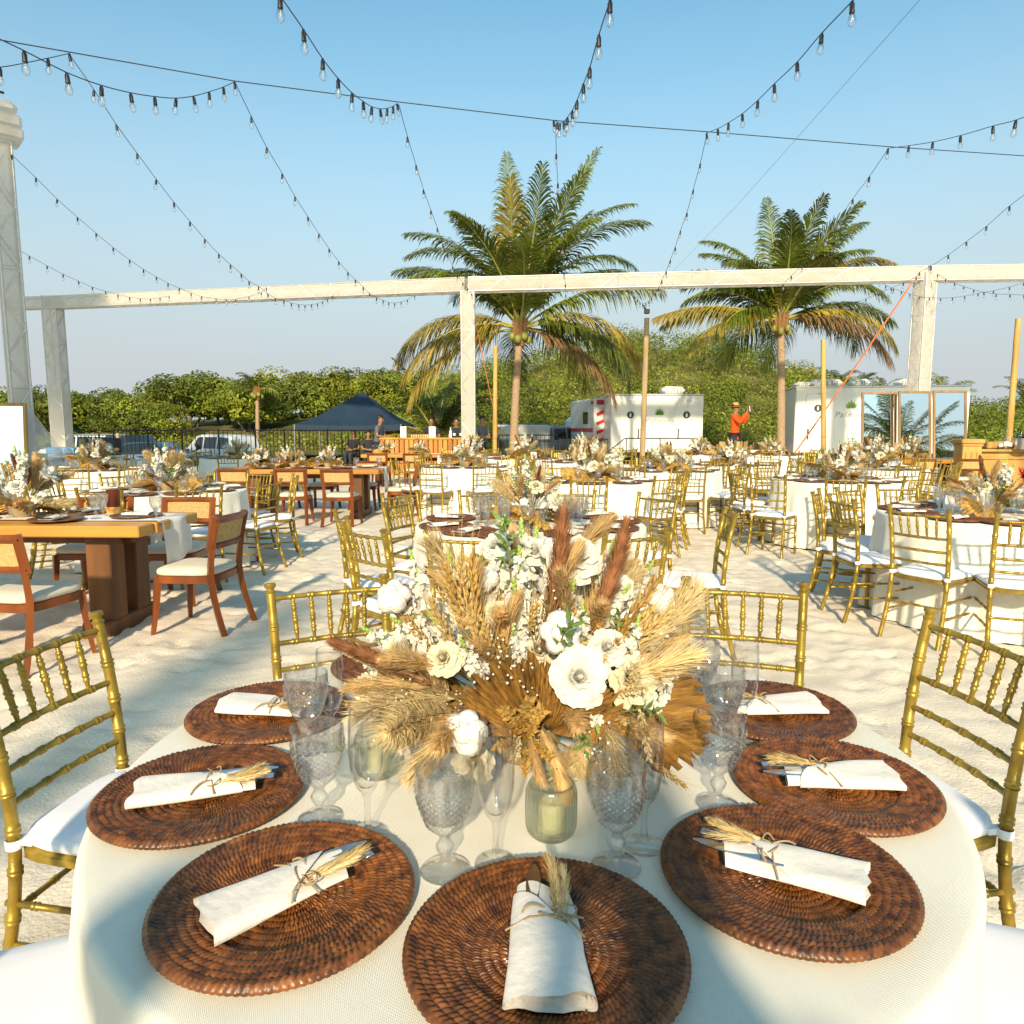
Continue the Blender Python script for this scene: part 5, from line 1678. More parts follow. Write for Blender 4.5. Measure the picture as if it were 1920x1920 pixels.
# ================================================================ draped truss frame
def truss_member(name, label, p0, p1, w, cat='truss', group='white cloth wrapped truss frame', flare=0.0, seed=0, up=None, sheer='sheer', rot=0.0):
    """square lattice truss from p0 to p1 inside a loose sheer wrap; origin at p0"""
    p0, p1 = Vector(p0), Vector(p1)
    L_ = (p1 - p0).length
    t = thing(name, label, cat, p0, 0, group)
    z = (p1 - p0).normalized()
    x = Vector((1, 0, 0)) if abs(z.x) < .8 else Vector((0, 0, 1))
    x = (x - z * x.dot(z)).normalized(); y = z.cross(x)
    if rot:
        q = Quaternion(z, rot); x, y = q @ x, q @ y
    fr = Matrix((x, y, z)).transposed()
    gq = random.Random(seed)
    h = w / 2
    for sx in (-1, 1):
        for sy in (-1, 1):
            mb = MB(); mb.tube([fr @ Vector((sx * h * .95, sy * h * .95, 0)), fr @ Vector((sx * h * .95, sy * h * .95, L_))], .02, 8)
            obj('chord', mb.mesh('chord', M['alu'], 60), t)
    lt = MB()
    n = max(2, int(L_ / .5))
    c = h * .97
    for k in range(n):
        a, b = L_ * k / n, L_ * (k + 1) / n
        s = 1 if k % 2 else -1
        for (u0, u1) in (((-c * s, -c), (c * s, -c)), ((-c * s, c), (c * s, c)), ((-c, -c * s), (-c, c * s)), ((c, -c * s), (c, c * s))):
            lt.tube([fr @ Vector((u0[0], u0[1], a)), fr @ Vector((u1[0], u1[1], b))], .014, 6, False)
        if k % 4 == 0:
            for (u0, u1) in (((-c, -c), (c, -c)), ((c, -c), (c, c)), ((c, c), (-c, c)), ((-c, c), (-c, -c))):
                lt.tube([fr @ Vector((u0[0], u0[1], a)), fr @ Vector((u1[0], u1[1], a))], .014, 6, False)
    obj('lattice', lt.mesh('lattice', M['alu'], 60), t)
    wr = MB()
    nu, nv = 36, max(14, int(L_ / .22))
    ph = gq.uniform(0, 9)
    def fn(u, v):
        a = 2 * PI * v
        ca, sa = math.cos(a), math.sin(a)
        q = (abs(ca) ** 7 + abs(sa) ** 7) ** (-1 / 7)
        k = h * 1.04 * (1 + .055 * mnoise.noise((u * L_ * .9 + ph, ca * 1.3, sa * 1.3)) + .02 * mnoise.noise((u * L_ * 3 + ph, ca * 4, sa * 4)))
        k *= 1 + flare * max(0, 1 - u * L_ / 1.2) ** 2
        return fr @ Vector((ca * q * k, sa * q * k, u * L_))
    wr.grid(fn, nv, nu)
    obj('cloth_wrap', wr.mesh('cloth_wrap', M[sheer], 180), t)
    return t

ZB = 5.42
def ground_at(px, Y): return Vector((at(px, 800, Y).x, Y, 0))
BL = at(98, 568, 23.6); BM = at(877, 535, 20.0); BR = at(1736, 514, 19.5); BE = at(2140, 509, 19.0)
B0 = at(20, 570, 24.2)
truss_member('truss_post', 'grey draped truss post, second from the left edge', (BL.x, BL.y, 0), (BL.x, BL.y, BL.z + .2), .46, seed=1, sheer='sheer')
truss_member('truss_post', 'white draped truss post left of the tall palm', (BM.x, BM.y, 0), (BM.x, BM.y, BM.z - .18), .37, seed=2, flare=.2)
truss_member('truss_post', 'white draped corner truss post above the mirrors', (BR.x, BR.y, 0), (BR.x, BR.y, BR.z + .02), .40, seed=3, rot=.35)
truss_member('truss_beam', 'white draped overhead truss beam from the left posts to the middle post', BL + Vector((.0, 0, 0)), BM + Vector((-.03, 0, 0)), .37, seed=4)
truss_member('truss_beam', 'white draped overhead truss beam from the middle to the corner post', BM + Vector((.03, 0, 0)), BR + Vector((-.05, 0, 0)), .37, seed=5)
truss_member('truss_beam', 'white draped overhead truss beam running out of the right edge', BR + Vector((.05, 0, 0)), BE, .38, seed=6)
truss_member('truss_beam', 'short draped truss beam behind the near left post', B0, BL + Vector((-.05, 0, 0)), .36, seed=7)
NP = at(40, 770, 12.6)
truss_member('truss_post', 'tall leaning-looking draped truss post at the left edge', (NP.x, NP.y, 0), (NP.x, NP.y, 6.15), .30, seed=8, rot=.75, sheer='sheer')
cp = thing('truss_collar', 'cloth covered collar and rigging on top of the left edge post', 'truss collar', (NP.x, NP.y, 6.15), .75, 'white cloth wrapped truss frame')
mb = MB(); mb.bbox((0, 0, .10), (.62, .62, .18), .03); mb.bbox((0, 0, .30), (.60, .60, .22), .05); mb.bbox((0, 0, .52), (.52, .52, .22), .08); obj('cloth_box', mb.mesh('cloth_box', M['sheer'], 40), cp)
mb = MB(); mb.tube([(0, 0, .62), (0, 0, .95)], .035, 8); mb.bbox((0, 0, 1.0), (.16, .12, .14), .02); mb.tube([(-.1, 0, .8), (.12, 0, .8)], .02, 6); obj('rigging_head', mb.mesh('rigging_head', M['black_metal'], 40), cp)
truss_member('truss_post', 'draped truss post behind the camera whose shadow crosses the sand', (-2.62, -5.6, 0), (-2.62, -5.6, 5.5), .40, seed=9)
# tulle drape flaring out from the left edge post
mb = MB()
def tul(u, v):
    p0 = Vector((NP.x - .1, NP.y - .35, 1.75)); p1 = Vector((NP.x + .25, NP.y - .2, 1.75))
    q0 = Vector((NP.x - .55, NP.y - .7, .02)); q1 = Vector((NP.x + 1.75, NP.y + .1, .02))
    a = p0.lerp(p1, v); b = q0.lerp(q1, v)
    s = u ** .8
    p = a.lerp(b, s)
    p += Vector((0, -.10 * math.sin(v * 26 + u) * u - .12 * math.sin(v * PI) * math.sin(u * PI), -.28 * math.sin(PI * u) * v))
    return p
mb.grid(tul, 22, 70)
tag(obj('tulle_drape', mb.mesh('tulle_drape', M['tulle'], 180)), 'white tulle drape flaring from the post at the left edge', 'drape')

# ================================================================ string lights
sk = MB(); sk.lathe([(.0005, .012), (.010, .012), (.012, 0), (.017, -.006), (.0175, -.05), (.019, -.055), (.019, -.066), (.015, -.07), (.0005, -.07)], 10)
SOCK = sk.mesh('socket', M['black'], 40)
bb = MB(); bb.lathe([(.013, -.066), (.020, -.08), (.0285, -.105), (.029, -.125), (.022, -.145), (.010, -.155), (.0005, -.157)], 12)
BULB = bb.mesh('bulb', M['bulb'], 180)
fb = MB(); fb.tube([(0, 0, -.07), (.004, 0, -.10), (-.004, 0, -.125)], .0035, 5); FIL = fb.mesh('filament', M['filament'], 60)
def strand(label, pxs, Y0, Y1, ext0=None, ext1=None, pw=1.0, sc=.9):
    n = len(pxs)
    pts = []
    for i, (px, py) in enumerate(pxs):
        t_ = i / (n - 1)
        pts.append(at(px, py, Y0 + (Y1 - Y0) * t_ ** pw))
    ln = list(pts)
    if ext0: ln = [at(*ext0)] + ln
    if ext1: ln = ln + [at(*ext1)]
    # smooth cable through the sockets
    sm_ = []
    for i in range(len(ln) - 1):
        p_1 = ln[max(0, i - 1)]; a = ln[i]; b = ln[i + 1]; p2 = ln[min(len(ln) - 1, i + 2)]
        for k in range(4):
            t_ = k / 4
            sm_.append(.5 * ((2 * a) + (b - p_1) * t_ + (2 * p_1 - 5 * a + 4 * b - p2) * t_ ** 2 + (3 * a - p_1 - 3 * b + p2) * t_ ** 3))
    sm_.append(ln[-1])
    o = pts[0]
    t = thing('string_light', label, 'string lights', o, 0, 'strings of festoon bulbs')
    mb = MB(); mb.tube([p - o for p in sm_], .0042, 5)
    obj('cable', mb.mesh('cable', M['black'], 180), t)
    gq = random.Random(n)
    for p in pts:
        s = obj('socket', SOCK, t, p - o + Vector((0, 0, -.012)), (gq.uniform(-.12, .12), gq.uniform(-.12, .12), 0), sc)
        b_ = obj('bulb', BULB, s); obj('filament', FIL, s)
mc = [at(-60, 62, 7.4), at(0, 75, 7.6), at(440, 152, 8.6), at(745, 191, 9.1), at(1040, 226, 9.5), at(1325, 247, 10.0), at(1665, 275, 10.5), at(1990, 297, 11.1)]
mb = MB(); mb.tube([p - mc[0] for p in mc], .006, 5)
tag(obj('support_cable', mb.mesh('support_cable', M['black'], 180), None, mc[0]), 'long thin black support cable crossing the sky', 'cable')
mb = MB(); a_ = at(1760, -40, 9); b_ = at(1250, 520, 24); md = (a_ + b_) / 2
mb.tube([Vector((0, 0, 0)), md - a_ + Vector((0, 0, -.12)), b_ - a_], .0035, 4)
tag(obj('guy_wire', mb.mesh('guy_wire', M['black'], 180), None, a_), 'very thin wire slanting down behind the right palm', 'cable')
strand('near bulb string hanging in a shallow curve at the upper left', [(45, 95), (125, 136), (190, 160), (245, 174), (290, 181), (330, 184), (363, 180), (392, 172), (419, 163), (440, 153)], 5.0, 8.6, (-30, 60, 4.4))
strand('short bulb string at the far left end of the support cable', [(0, 126), (90, 109), (130, 100)], 6.6, 7.9, (-60, 122, 6.0))
strand('near bulb string dropping steeply left of the top centre', [(525, -8), (569, 55), (605, 110), (634, 147), (660, 174), (681, 190), (697, 200), (713, 204), (726, 203), (737, 199), (745, 194)], 4.6, 9.1, (480, -70, 4.0))
strand('near bulb string curving down right of the top centre', [(1144, 0), (1123, 65), (1106, 126), (1094, 157), (1082, 188), (1073, 207), (1064, 220), (1057, 228), (1050, 231), (1045, 229), (1038, 226)], 4.6, 9.5, (1165, -70, 4.0))
strand('near bulb string sweeping down from the upper right', [(1598, 2), (1541, 62), (1495, 116), (1452, 157), (1421, 188), (1392, 213), (1366, 230), (1346, 241), (1325, 249)], 4.8, 10.0, (1660, -70, 4.2))
strand('near bulb string rising gently out of the right edge', [(1905, 225), (1862, 236), (1801, 254), (1749, 266), (1704, 273), (1665, 278)], 7.0, 10.5, (1980, 196, 6.2))
strand('far bulb string leaving the left post towards the beam', [(22, 290), (67, 333), (107, 373), (145, 407), (180, 437), (212, 464), (243, 487), (269, 505), (293, 519), (315, 531), (336, 540), (358, 549), (378, 556), (405, 560), (424, 562), (442, 561), (467, 556), (490, 548), (500, 540)], 12.3, 20.5, None, None, .9, 0.85)
strand('lowest far bulb string on the left, ending over the grey beam', [(20, 460), (55, 480), (88, 498), (118, 514), (147, 527), (173, 538), (198, 546), (221, 552), (243, 557), (263, 560), (282, 560), (300, 558), (317, 555)], 14.5, 21.5, None, None, 1, 0.85)
strand('far bulb string from the left attachment point down to the beam', [(176, 168), (218, 233), (257, 287), (293, 336), (326, 379), (356, 415), (384, 448), (410, 476), (432, 496), (452, 513), (467, 527), (485, 537), (502, 550), (516, 559), (532, 563), (546, 568), (560, 571), (572, 572), (584, 571), (595, 569), (605, 565), (614, 561), (623, 555), (636, 545), (645, 534)], 8.6, 21.8, (130, 102, 7.9), None, .95, 0.85)
strand('far bulb string from the second attachment point down to the beam', [(471, 218), (500, 276), (529, 325), (553, 368), (577, 406), (598, 438), (617, 466), (635, 490), (652, 510), (666, 524), (681, 538), (693, 550), (706, 558), (718, 563), (729, 567), (740, 568), (752, 566), (764, 562), (777, 553), (788, 540)], 9.3, 21.5, (441, 155, 8.7), None, .95, 0.85)
strand('far bulb string from the third attachment point to the middle post', [(764, 256), (780, 309), (794, 355), (808, 394), (820, 427), (830, 457), (839, 477), (849, 499), (858, 516), (868, 530), (876, 540), (884, 550)], 10.0, 19.4, (748, 196, 9.2), None, .95, 0.85)
strand('far bulb string hanging in front of the tall palm', [(1043, 288), (1046, 343), (1050, 390), (1053, 430), (1055, 462), (1057, 485), (1058, 510), (1060, 533), (1061, 552), (1062, 570), (1063, 583)], 10.2, 19.4, (1042, 232, 9.6), None, .95, 0.85)
strand('far bulb string swinging down to the tall wooden pole', [(1313, 306), (1300, 355), (1288, 398), (1276, 432), (1266, 463), (1257, 487), (1249, 508), (1241, 525), (1235, 540), (1228, 550), (1222, 558), (1217, 564), (1211, 568), (1205, 569), (1200, 567), (1195, 562), (1190, 555), (1185, 545), (1180, 532), (1177, 518)], 10.8, 21.5, (1325, 252, 10), None, .95, .8)
strand('far bulb string passing in front of the right palm', [(1630, 331), (1599, 373), (1572, 413), (1548, 446), (1525, 472), (1504, 497), (1484, 517), (1468, 533)], 11.2, 18.8, (1664, 281, 10.5), None, 1, .95)
strand('bulb string coming down from the right edge to the corner post', [(1893, 386), (1850, 424), (1812, 453), (1778, 478), (1746, 499), (1724, 510), (1718, 519), (1694, 530), (1671, 540), (1648, 550), (1624, 560), (1605, 566), (1585, 569)], 11.5, 20.5, (1950, 345, 10.8), None, 1, 0.85)
strand('low bulb string swagging right of the corner post', [(1758, 514), (1773, 523), (1790, 531), (1807, 537), (1826, 543), (1845, 548), (1868, 551), (1894, 552), (1920, 553)], 19.0, 17.0, None, (1960, 552, 16.5), 1, 0.85)
strand('low bulb string crossing behind the corner post', [(1626, 512), (1638, 520), (1650, 528), (1661, 535), (1675, 541), (1690, 546), (1706, 551), (1724, 556), (1743, 558), (1764, 559), (1786, 558), (1809, 555), (1834, 550), (1863, 545), (1893, 538), (1920, 530)], 21.0, 17.5, None, None, 1, 0.85)
strand('low row of bulbs below the beam across the right palm', [(1373, 560), (1382, 563), (1392, 564), (1403, 564), (1412, 563), (1422, 561)], 20.5, 20.8, None, None, 1, .8)
strand('low row of bulbs just under the beam right of the right palm', [(1540, 566), (1555, 569), (1571, 570), (1588, 571), (1606, 570), (1624, 566)], 20.6, 20.4, None, None, 1, .8)

# ================================================================ poles and straps
def pole(label, px0, py0, px1, py1, Y, r, mk, name='wooden_pole'):
    a, b = at(px0, py0, Y), at(px1, py1, Y)
    b.z = 0; 
    t = thing(name, label, 'pole', (b.x, b.y, -.1), 0, 'upright wooden poles')
    d = a - b; n = 14
    mb = MB(); mb.tube([d * (i / n) + Vector((0, 0, 0)) for i in range(n + 1)], [r * (1 + (.05 if i % 3 == 0 else 0)) * (1.08 - .14 * i / n) for i in range(n + 1)], 10)
    obj('shaft', mb.mesh('shaft', M[mk], 60), t)
    for q in (.3, .62):
        mb = MB(); mb.lathe([(r * 1.10, -.02), (r * 1.16, -.012), (r * 1.16, .012), (r * 1.10, .02)], 10, d * q); obj('joint', mb.mesh('joint', M[mk], 60), t)
    return t
pole('golden bamboo pole just right of the middle truss post', 929, 642, 927, 860, 21.5, .065, 'bamboo', 'bamboo_pole')
pole('grey wooden pole in front of the smaller trailer', 1213, 590, 1204, 855, 21.8, .08, 'post_wood')
pole('golden bamboo pole in front of the big trailer', 1544, 630, 1547, 850, 21.0, .07, 'bamboo', 'bamboo_pole')
pole('leaning bamboo pole near the right edge behind the bar', 1910, 590, 1890, 850, 19.0, .075, 'bamboo', 'bamboo_pole')
pole('small sapling stick in front of the railing on the left', 221, 806, 216, 862, 22.0, .05, 'post_wood')
tp = at(1213, 584, 21.8)
mb = MB(); mb.bbox((0, 0, 0), (.16, .12, .14), .02); mb.tube([(0, 0, 0), (-.12, 0, .18)], .03, 6)
tag(obj('pole_bracket', mb.mesh('pole_bracket', M['black_metal'], 40), None, tp), 'black cable bracket on top of the grey wooden pole', 'bracket')
def strap(label, a, b, wid=.022):
    a, b = at(*a), at(*b)
    mb = MB(); d = b - a; s = d.cross(Vector((0, 1, 0))).normalized() * wid
    for (o_, e_) in ((0, .004),):
        vs_ = []
        for i in range(9):
            p = d * (i / 8) + Vector((0, 0, -.05 * math.sin(PI * i / 8)))
            vs_ += [p - s, p + s, p + s + Vector((0, e_, 0)), p - s + Vector((0, e_, 0))]
        fs = []
        for i in range(8):
            o = 4 * i
            fs += [(o, o + 1, o + 5, o + 4), (o + 2, o + 3, o + 7, o + 6), (o + 1, o + 2, o + 6, o + 5), (o + 3, o, o + 4, o + 7)]
        mb.add(vs_, fs)
    tag(obj('tension_strap', mb.mesh('tension_strap', M['strap'], 40), None, a), label, 'strap', 'orange tension straps')
strap('long orange strap slanting from the corner truss post to the sand', (1712, 527, 19.2), (1490, 850, 22.5))
strap('short orange strap leaning beside the middle truss post', (893, 610, 20.3), (936, 815, 22.5), .011)

# ================================================================ mirrors
def mirror(label, px0, px1, py0, Y, frame, rz=0.0, base=0.08, tilt=6.5):
    a, b = at(px0, py0, Y), at(px1, py0, Y)
    w, top = b.x - a.x, a.z
    t = thing('standing_mirror', label, 'mirror', ((a.x + b.x) / 2, Y, 0), rz, 'tall framed mirrors')
    t.rotation_euler = (R(-tilt), 0, rz)
    f = .055
    for s in (-1, 1):
        mb = MB(); mb.bbox((s * (w / 2 - f / 2), 0, top / 2), (f, .05, top - .01), .008); obj('frame_stile', mb.mesh('frame_stile', M[frame], 30), t)
    for z in (top - f / 2, base + f / 2):
        mb = MB(); mb.bbox((0, .003, z), (w - 2 * f - .002, .044, f), .008); obj('frame_rail', mb.mesh('frame_rail', M[frame], 30), t)
    mb = MB(); mb.box((0, .006, (top - f + base + f) / 2), (w - 2 * f + .01, .012, top - base - 2 * f + .01)); obj('mirror_glass', mb.mesh('mirror_glass', M['mirror'], 0), t)
    return t
mirror('left tall mirror of the three beside the corner truss post', 1625, 1690, 733, 17.6, 'frame_wood', R(-3))
mirror('middle tall mirror of the three beside the corner truss post', 1695, 1759, 731, 17.4, 'frame_wood', R(2))
mirror('right tall mirror of the three, before the right hill', 1761, 1826, 730, 17.5, 'frame_wood', R(1))
mirror('amber framed mirror cut off by the left edge', -70, 33, 753, 11.9, 'frame_gold', R(14))

# ================================================================ bars
bx0, bx1 = at(716, 819, 21.0), at(868, 819, 21.0)
bt = thing('plank_bar', 'orange plank bar counter left of the middle truss post', 'bar', ((bx0.x + bx1.x) / 2, 21.0, 0))
bw = bx1.x - bx0.x
n = 17
gq = random.Random(4)
for k in range(n):
    hgt = 1.02 + gq.uniform(-.01, .01)
    mb = MB(); mb.bbox((-bw / 2 + bw / n * (k + .5), -.31 + gq.uniform(-.006, .006), hgt / 2), (bw / n - .028, .03, hgt), .004)
    obj('plank', mb.mesh('plank', M['pallet'], 30), bt)
mb = MB(); mb.bbox((0, 0, 1.05), (bw + .05, .7, .05), .008); obj('counter_top', mb.mesh('counter_top', M['pallet'], 30), bt)
mb = MB(); mb.bbox((0, .02, .5), (bw - .06, .55, .98), .008); obj('carcass', mb.mesh('carcass', M['table_leg'], 30), bt)
for k, (px, w_) in enumerate(((757, .17), (811, .19))):
    p = at(px, 819, 20.85); mb = MB(); mb.bbox((0, 0, .16), (w_, .16, .32), .006)
    tag(obj('menu_box', mb.mesh('menu_box', M['paper'], 30), None, (p.x, 20.85, 1.075)), '%s white menu box standing on the plank bar' % ('left', 'right')[k], 'menu box', 'menu boxes')
bot = MB(); bot.lathe([(.0005, 0), (.036, 0), (.038, .01), (.038, .17), (.03, .20), (.013, .235), (.012, .28), (.014, .285), (.014, .30), (.0005, .30)], 14)
BOT_D = bot.mesh('bottle', M['bottle_green'], 50)
BOT_C = bot.mesh('bottle', M['glass'], 50)
BOT_W = bot.mesh('bottle', M['paper'], 50)
lbm = MB(); lbm.lathe([(.0385, .06), (.0388, .06), (.0388, .13), (.0385, .13)], 14); LBL = lbm.mesh('label_band', M['paper'], 60)
capm = MB(); capm.lathe([(.0005, .298), (.0155, .298), (.0155, .325), (.0005, .326)], 10); CAPB = capm.mesh('cap', M['blue_plastic'], 50)
def bottle(p, me_, lab, cap=False, s=1.0):
    t = thing('bottle', lab, 'bottle', p, 0, 'bottles on the bars'); t.scale = (s, s, s)
    obj('bottle_body', me_, t); obj('label_band', LBL, t)
    if cap: obj('cap', CAPB, t)
for k, (px, m_) in enumerate(((845, BOT_W), (852, BOT_D), (864, BOT_C))):
    p = at(px, 819, 20.8); bottle((p.x, 20.8, 1.075), m_, '%s bottle at the right end of the plank bar' % ('left', 'middle', 'right')[k])
for k in range(8):
    p = at(772 + 4.3 * k, 819, 20.9)
    t = thing('bar_cup', '%s cream cup in the row between the menu boxes' % HOURS[k + 1], 'cup', (p.x, 20.9, 1.075), 0, 'row of cream cups on the plank bar')
    mb = MB(); mb.lathe([(.0005, 0), (.024, 0), (.032, .09), (.030, .09), (.022, .006), (.0005, .006)], 12); obj('cup_body', mb.mesh('cup_body', M['bleached'], 50), t)
# golden panelled bar on the right
gx0 = at(1795, 822, 13.6).x
rb_ = thing('panelled_bar', 'golden wooden panelled bar at the right edge', 'bar', (gx0, 13.6, 0), R(-6))
def barbox(nm, c, d, b=.01): 
    mb = MB(); mb.bbox(c, d, b); return obj(nm, mb.mesh(nm, M['bar_wood'], 30), rb_)
barbox('pilaster', (.20, 0, .55), (.34, .34, 1.04)); barbox('pilaster_cap', (.20, 0, 1.115), (.42, .42, .09), .02); barbox('pilaster_neck', (.20, 0, 1.045), (.38, .38, .05), .015); barbox('plinth', (.2, 0, .06), (.40, .40, .12), .01)
for k in range(3): barbox('flute_moulding', (.10 + .10 * k, -.178, .52), (.045, .025, .80), .012)
barbox('panel_wall', (1.75, .05, .46), (2.8, .22, .92)); barbox('counter_top', (1.77, .1, .945), (2.9, .5, .05), .012)
for k in range(2): 
    x0 = .95 + 1.35 * k
    for (c, d) in (((x0, -.075, .80), (1.1, .03, .05)), ((x0, -.075, .16), (1.1, .03, .05)), ((x0 - .55, -.0755, .48), (.05, .03, .69)), ((x0 + .55, -.0755, .48), (.05, .03, .69))): barbox('panel_moulding', c, d, .01)
mb = MB(); mb.bbox((.80, .15, 1.04), (.52, .34, .13), .02); obj('shelf_box', mb.mesh('shelf_box', M['bar_wood'], 30), rb_)
for k, (px, me_, cp_, s) in enumerate(((1876, BOT_C, False, .8), (1886, BOT_C, True, 1.1), (1893, BOT_C, False, .95))):
    p = at(px, 836, 13.3); bottle((p.x, 13.3, .972), me_, ('short clear bottle on the golden bar', 'clear bottle with a blue cap on the golden bar', 'clear bottle beside the steel ice tub on the golden bar')[k], cp_, s)
p = at(1912, 836, 13.25)
it = thing('ice_tub', 'steel ice tub with dark bottles at the right edge of the bar', 'ice tub', (p.x + .1, 13.3, .972))
mb = MB(); mb.lathe([(.0005, 0), (.17, 0), (.2, .2), (.207, .205), (.2, .208), (.168, .01), (.0005, .01)], 28); obj('tub', mb.mesh('tub', M['steel'], 40), it)
for k in range(4):
    bottle((p.x - .02 + .07 * k, 13.28 + .04 * (k % 2), 1.03), BOT_D, '%s dark bottle in the steel ice tub' % ('first', 'second', 'third', 'fourth')[k], False, 1.05)

# ================================================================ navy canopy
cL, cR = at(552, 800, 26.0), at(752, 796, 26.0)
cp_ = at(678, 735, 27.6)
ct = thing('canopy_tent', 'navy blue pop up canopy tent on the left', 'canopy', (cL.x, 26.0, 0))
w_, dpt, ez = cR.x - cL.x, 3.4, 1.48
top = Vector((cp_.x - cL.x, 1.7, cp_.z))
C4 = [Vector((0, 0, ez)), Vector((w_, 0, ez)), Vector((w_, dpt, ez)), Vector((0, dpt, ez))]
for k in range(4):
    a, b = C4[k], C4[(k + 1) % 4]
    mb = MB()
    mb.grid(lambda u, v: (lambda q: q + Vector((0, 0, -.16 * math.sin(PI * v) * (1 - v) - .05 * math.sin(PI * u) * (1 - v))))(a.lerp(b, u).lerp(top, v)), 12, 10)
    obj('roof_panel', mb.mesh('roof_panel', M['navy'], 180), ct)
    mb = MB(); mb.grid(lambda u, v: a.lerp(b, u) + Vector((0, 0, -.05 * math.sin(PI * u) - .22 * v + .012 * math.sin(u * 40) * v)), 24, 2); obj('valance', mb.mesh('valance', M['navy'], 180), ct)
    mb = MB(); mb.tube([(a.x, a.y, 0), (a.x, a.y, ez)], .022, 6); obj('pole', mb.mesh('pole', M['trailer_trim'], 60), ct)

# ================================================================ railings
def railing(label, a, b, h, n, z0=0.0):
    a, b = Vector(a), Vector(b)
    t = thing('metal_railing', label, 'railing', a, 0, 'black metal railings')
    d = b - a
    for z in (.12, h): 
        mb = MB(); mb.tube([Vector((0, 0, z)), d + Vector((0, 0, z))], .022, 6); obj('rail', mb.mesh('rail', M['black_metal'], 60), t)
    for k in range(n + 1):
        q = d * (k / n)
        mb = MB(); mb.tube([q + Vector((0, 0, .0 if k % 8 == 0 else .12)), q + Vector((0, 0, h + (.04 if k % 8 == 0 else 0)))], .03 if k % 8 == 0 else .011, 6)
        obj('post' if k % 8 == 0 else 'baluster', mb.mesh('baluster', M['black_metal'], 60), t)
xs = [130, 212, 340, 478, 560, 640, 720]
for k in range(6):
    a, b = at(xs[k], 800, 25.2 - .1 * k), at(xs[k + 1], 800, 25.2 - .1 * (k + 1))
    railing('black metal railing panel, %s from the left, before the parked cars' % ('first', 'second', 'third', 'fourth', 'fifth', 'sixth')[k], (a.x, a.y, 0), (b.x, b.y, 0), 1.27 if k > 0 else 1.1, 16 if k in (1, 2) else 12)
a, b = at(935, 800, 25), at(1045, 800, 25); railing('black metal railing behind the tall palm trunk', (a.x, 25, 0), (b.x, 25, 0), 1.1, 14)
a, b = at(1050, 800, 23), at(1140, 800, 23.5); railing('black metal railing in front of the ambulance', (a.x, 23, 0), (b.x, 23.5, 0), .98, 14)
# brown picket fence
pf = thing('picket_fence', 'low brown picket fence behind the man in orange', 'fence', (at(1285, 800, 27).x, 27.0, 0))
wpf = at(1480, 800, 27).x - at(1285, 800, 27).x
pk = MB(); pk.bbox((0, 0, .40), (.07, .02, .80), .006); PK = pk.mesh('picket', M['picket'], 30)
gq = random.Random(2)
for k in range(36): obj('picket', PK, pf, (wpf * k / 35, 0, .0), (0, gq.uniform(-.06, .06), 0), (1, 1, gq.uniform(.85, 1.08)))
for z in (.25, .62):
    mb = MB(); mb.bbox((wpf / 2, .025, z), (wpf, .025, .05), .004); obj('rail', mb.mesh('rail', M['picket'], 30), pf)

# ================================================================ vehicles
def wheel(t, p, r, w=.22):
    mb = MB(); mb.lathe([(r * .62, -w / 2), (r * .93, -w / 2), (r, -w / 2 + .03), (r, w / 2 - .03), (r * .93, w / 2), (r * .62, w / 2)], 24)
    q = Matrix.Rotation(PI / 2, 4, 'X')
    o = obj('wheel', mb.mesh('tyre', M['tyre'], 40), t, mw=Matrix.Translation(p) @ q)
    mb = MB(); mb.lathe([(.0005, w / 2 - .05), (r * .2, w / 2 - .04), (r * .55, w / 2 - .06), (r * .62, w / 2 - .01), (r * .62, -w / 2 + .01), (.0005, -w / 2 + .05)], 24)
    obj('rim', mb.mesh('rim', M['steel'], 40), o)

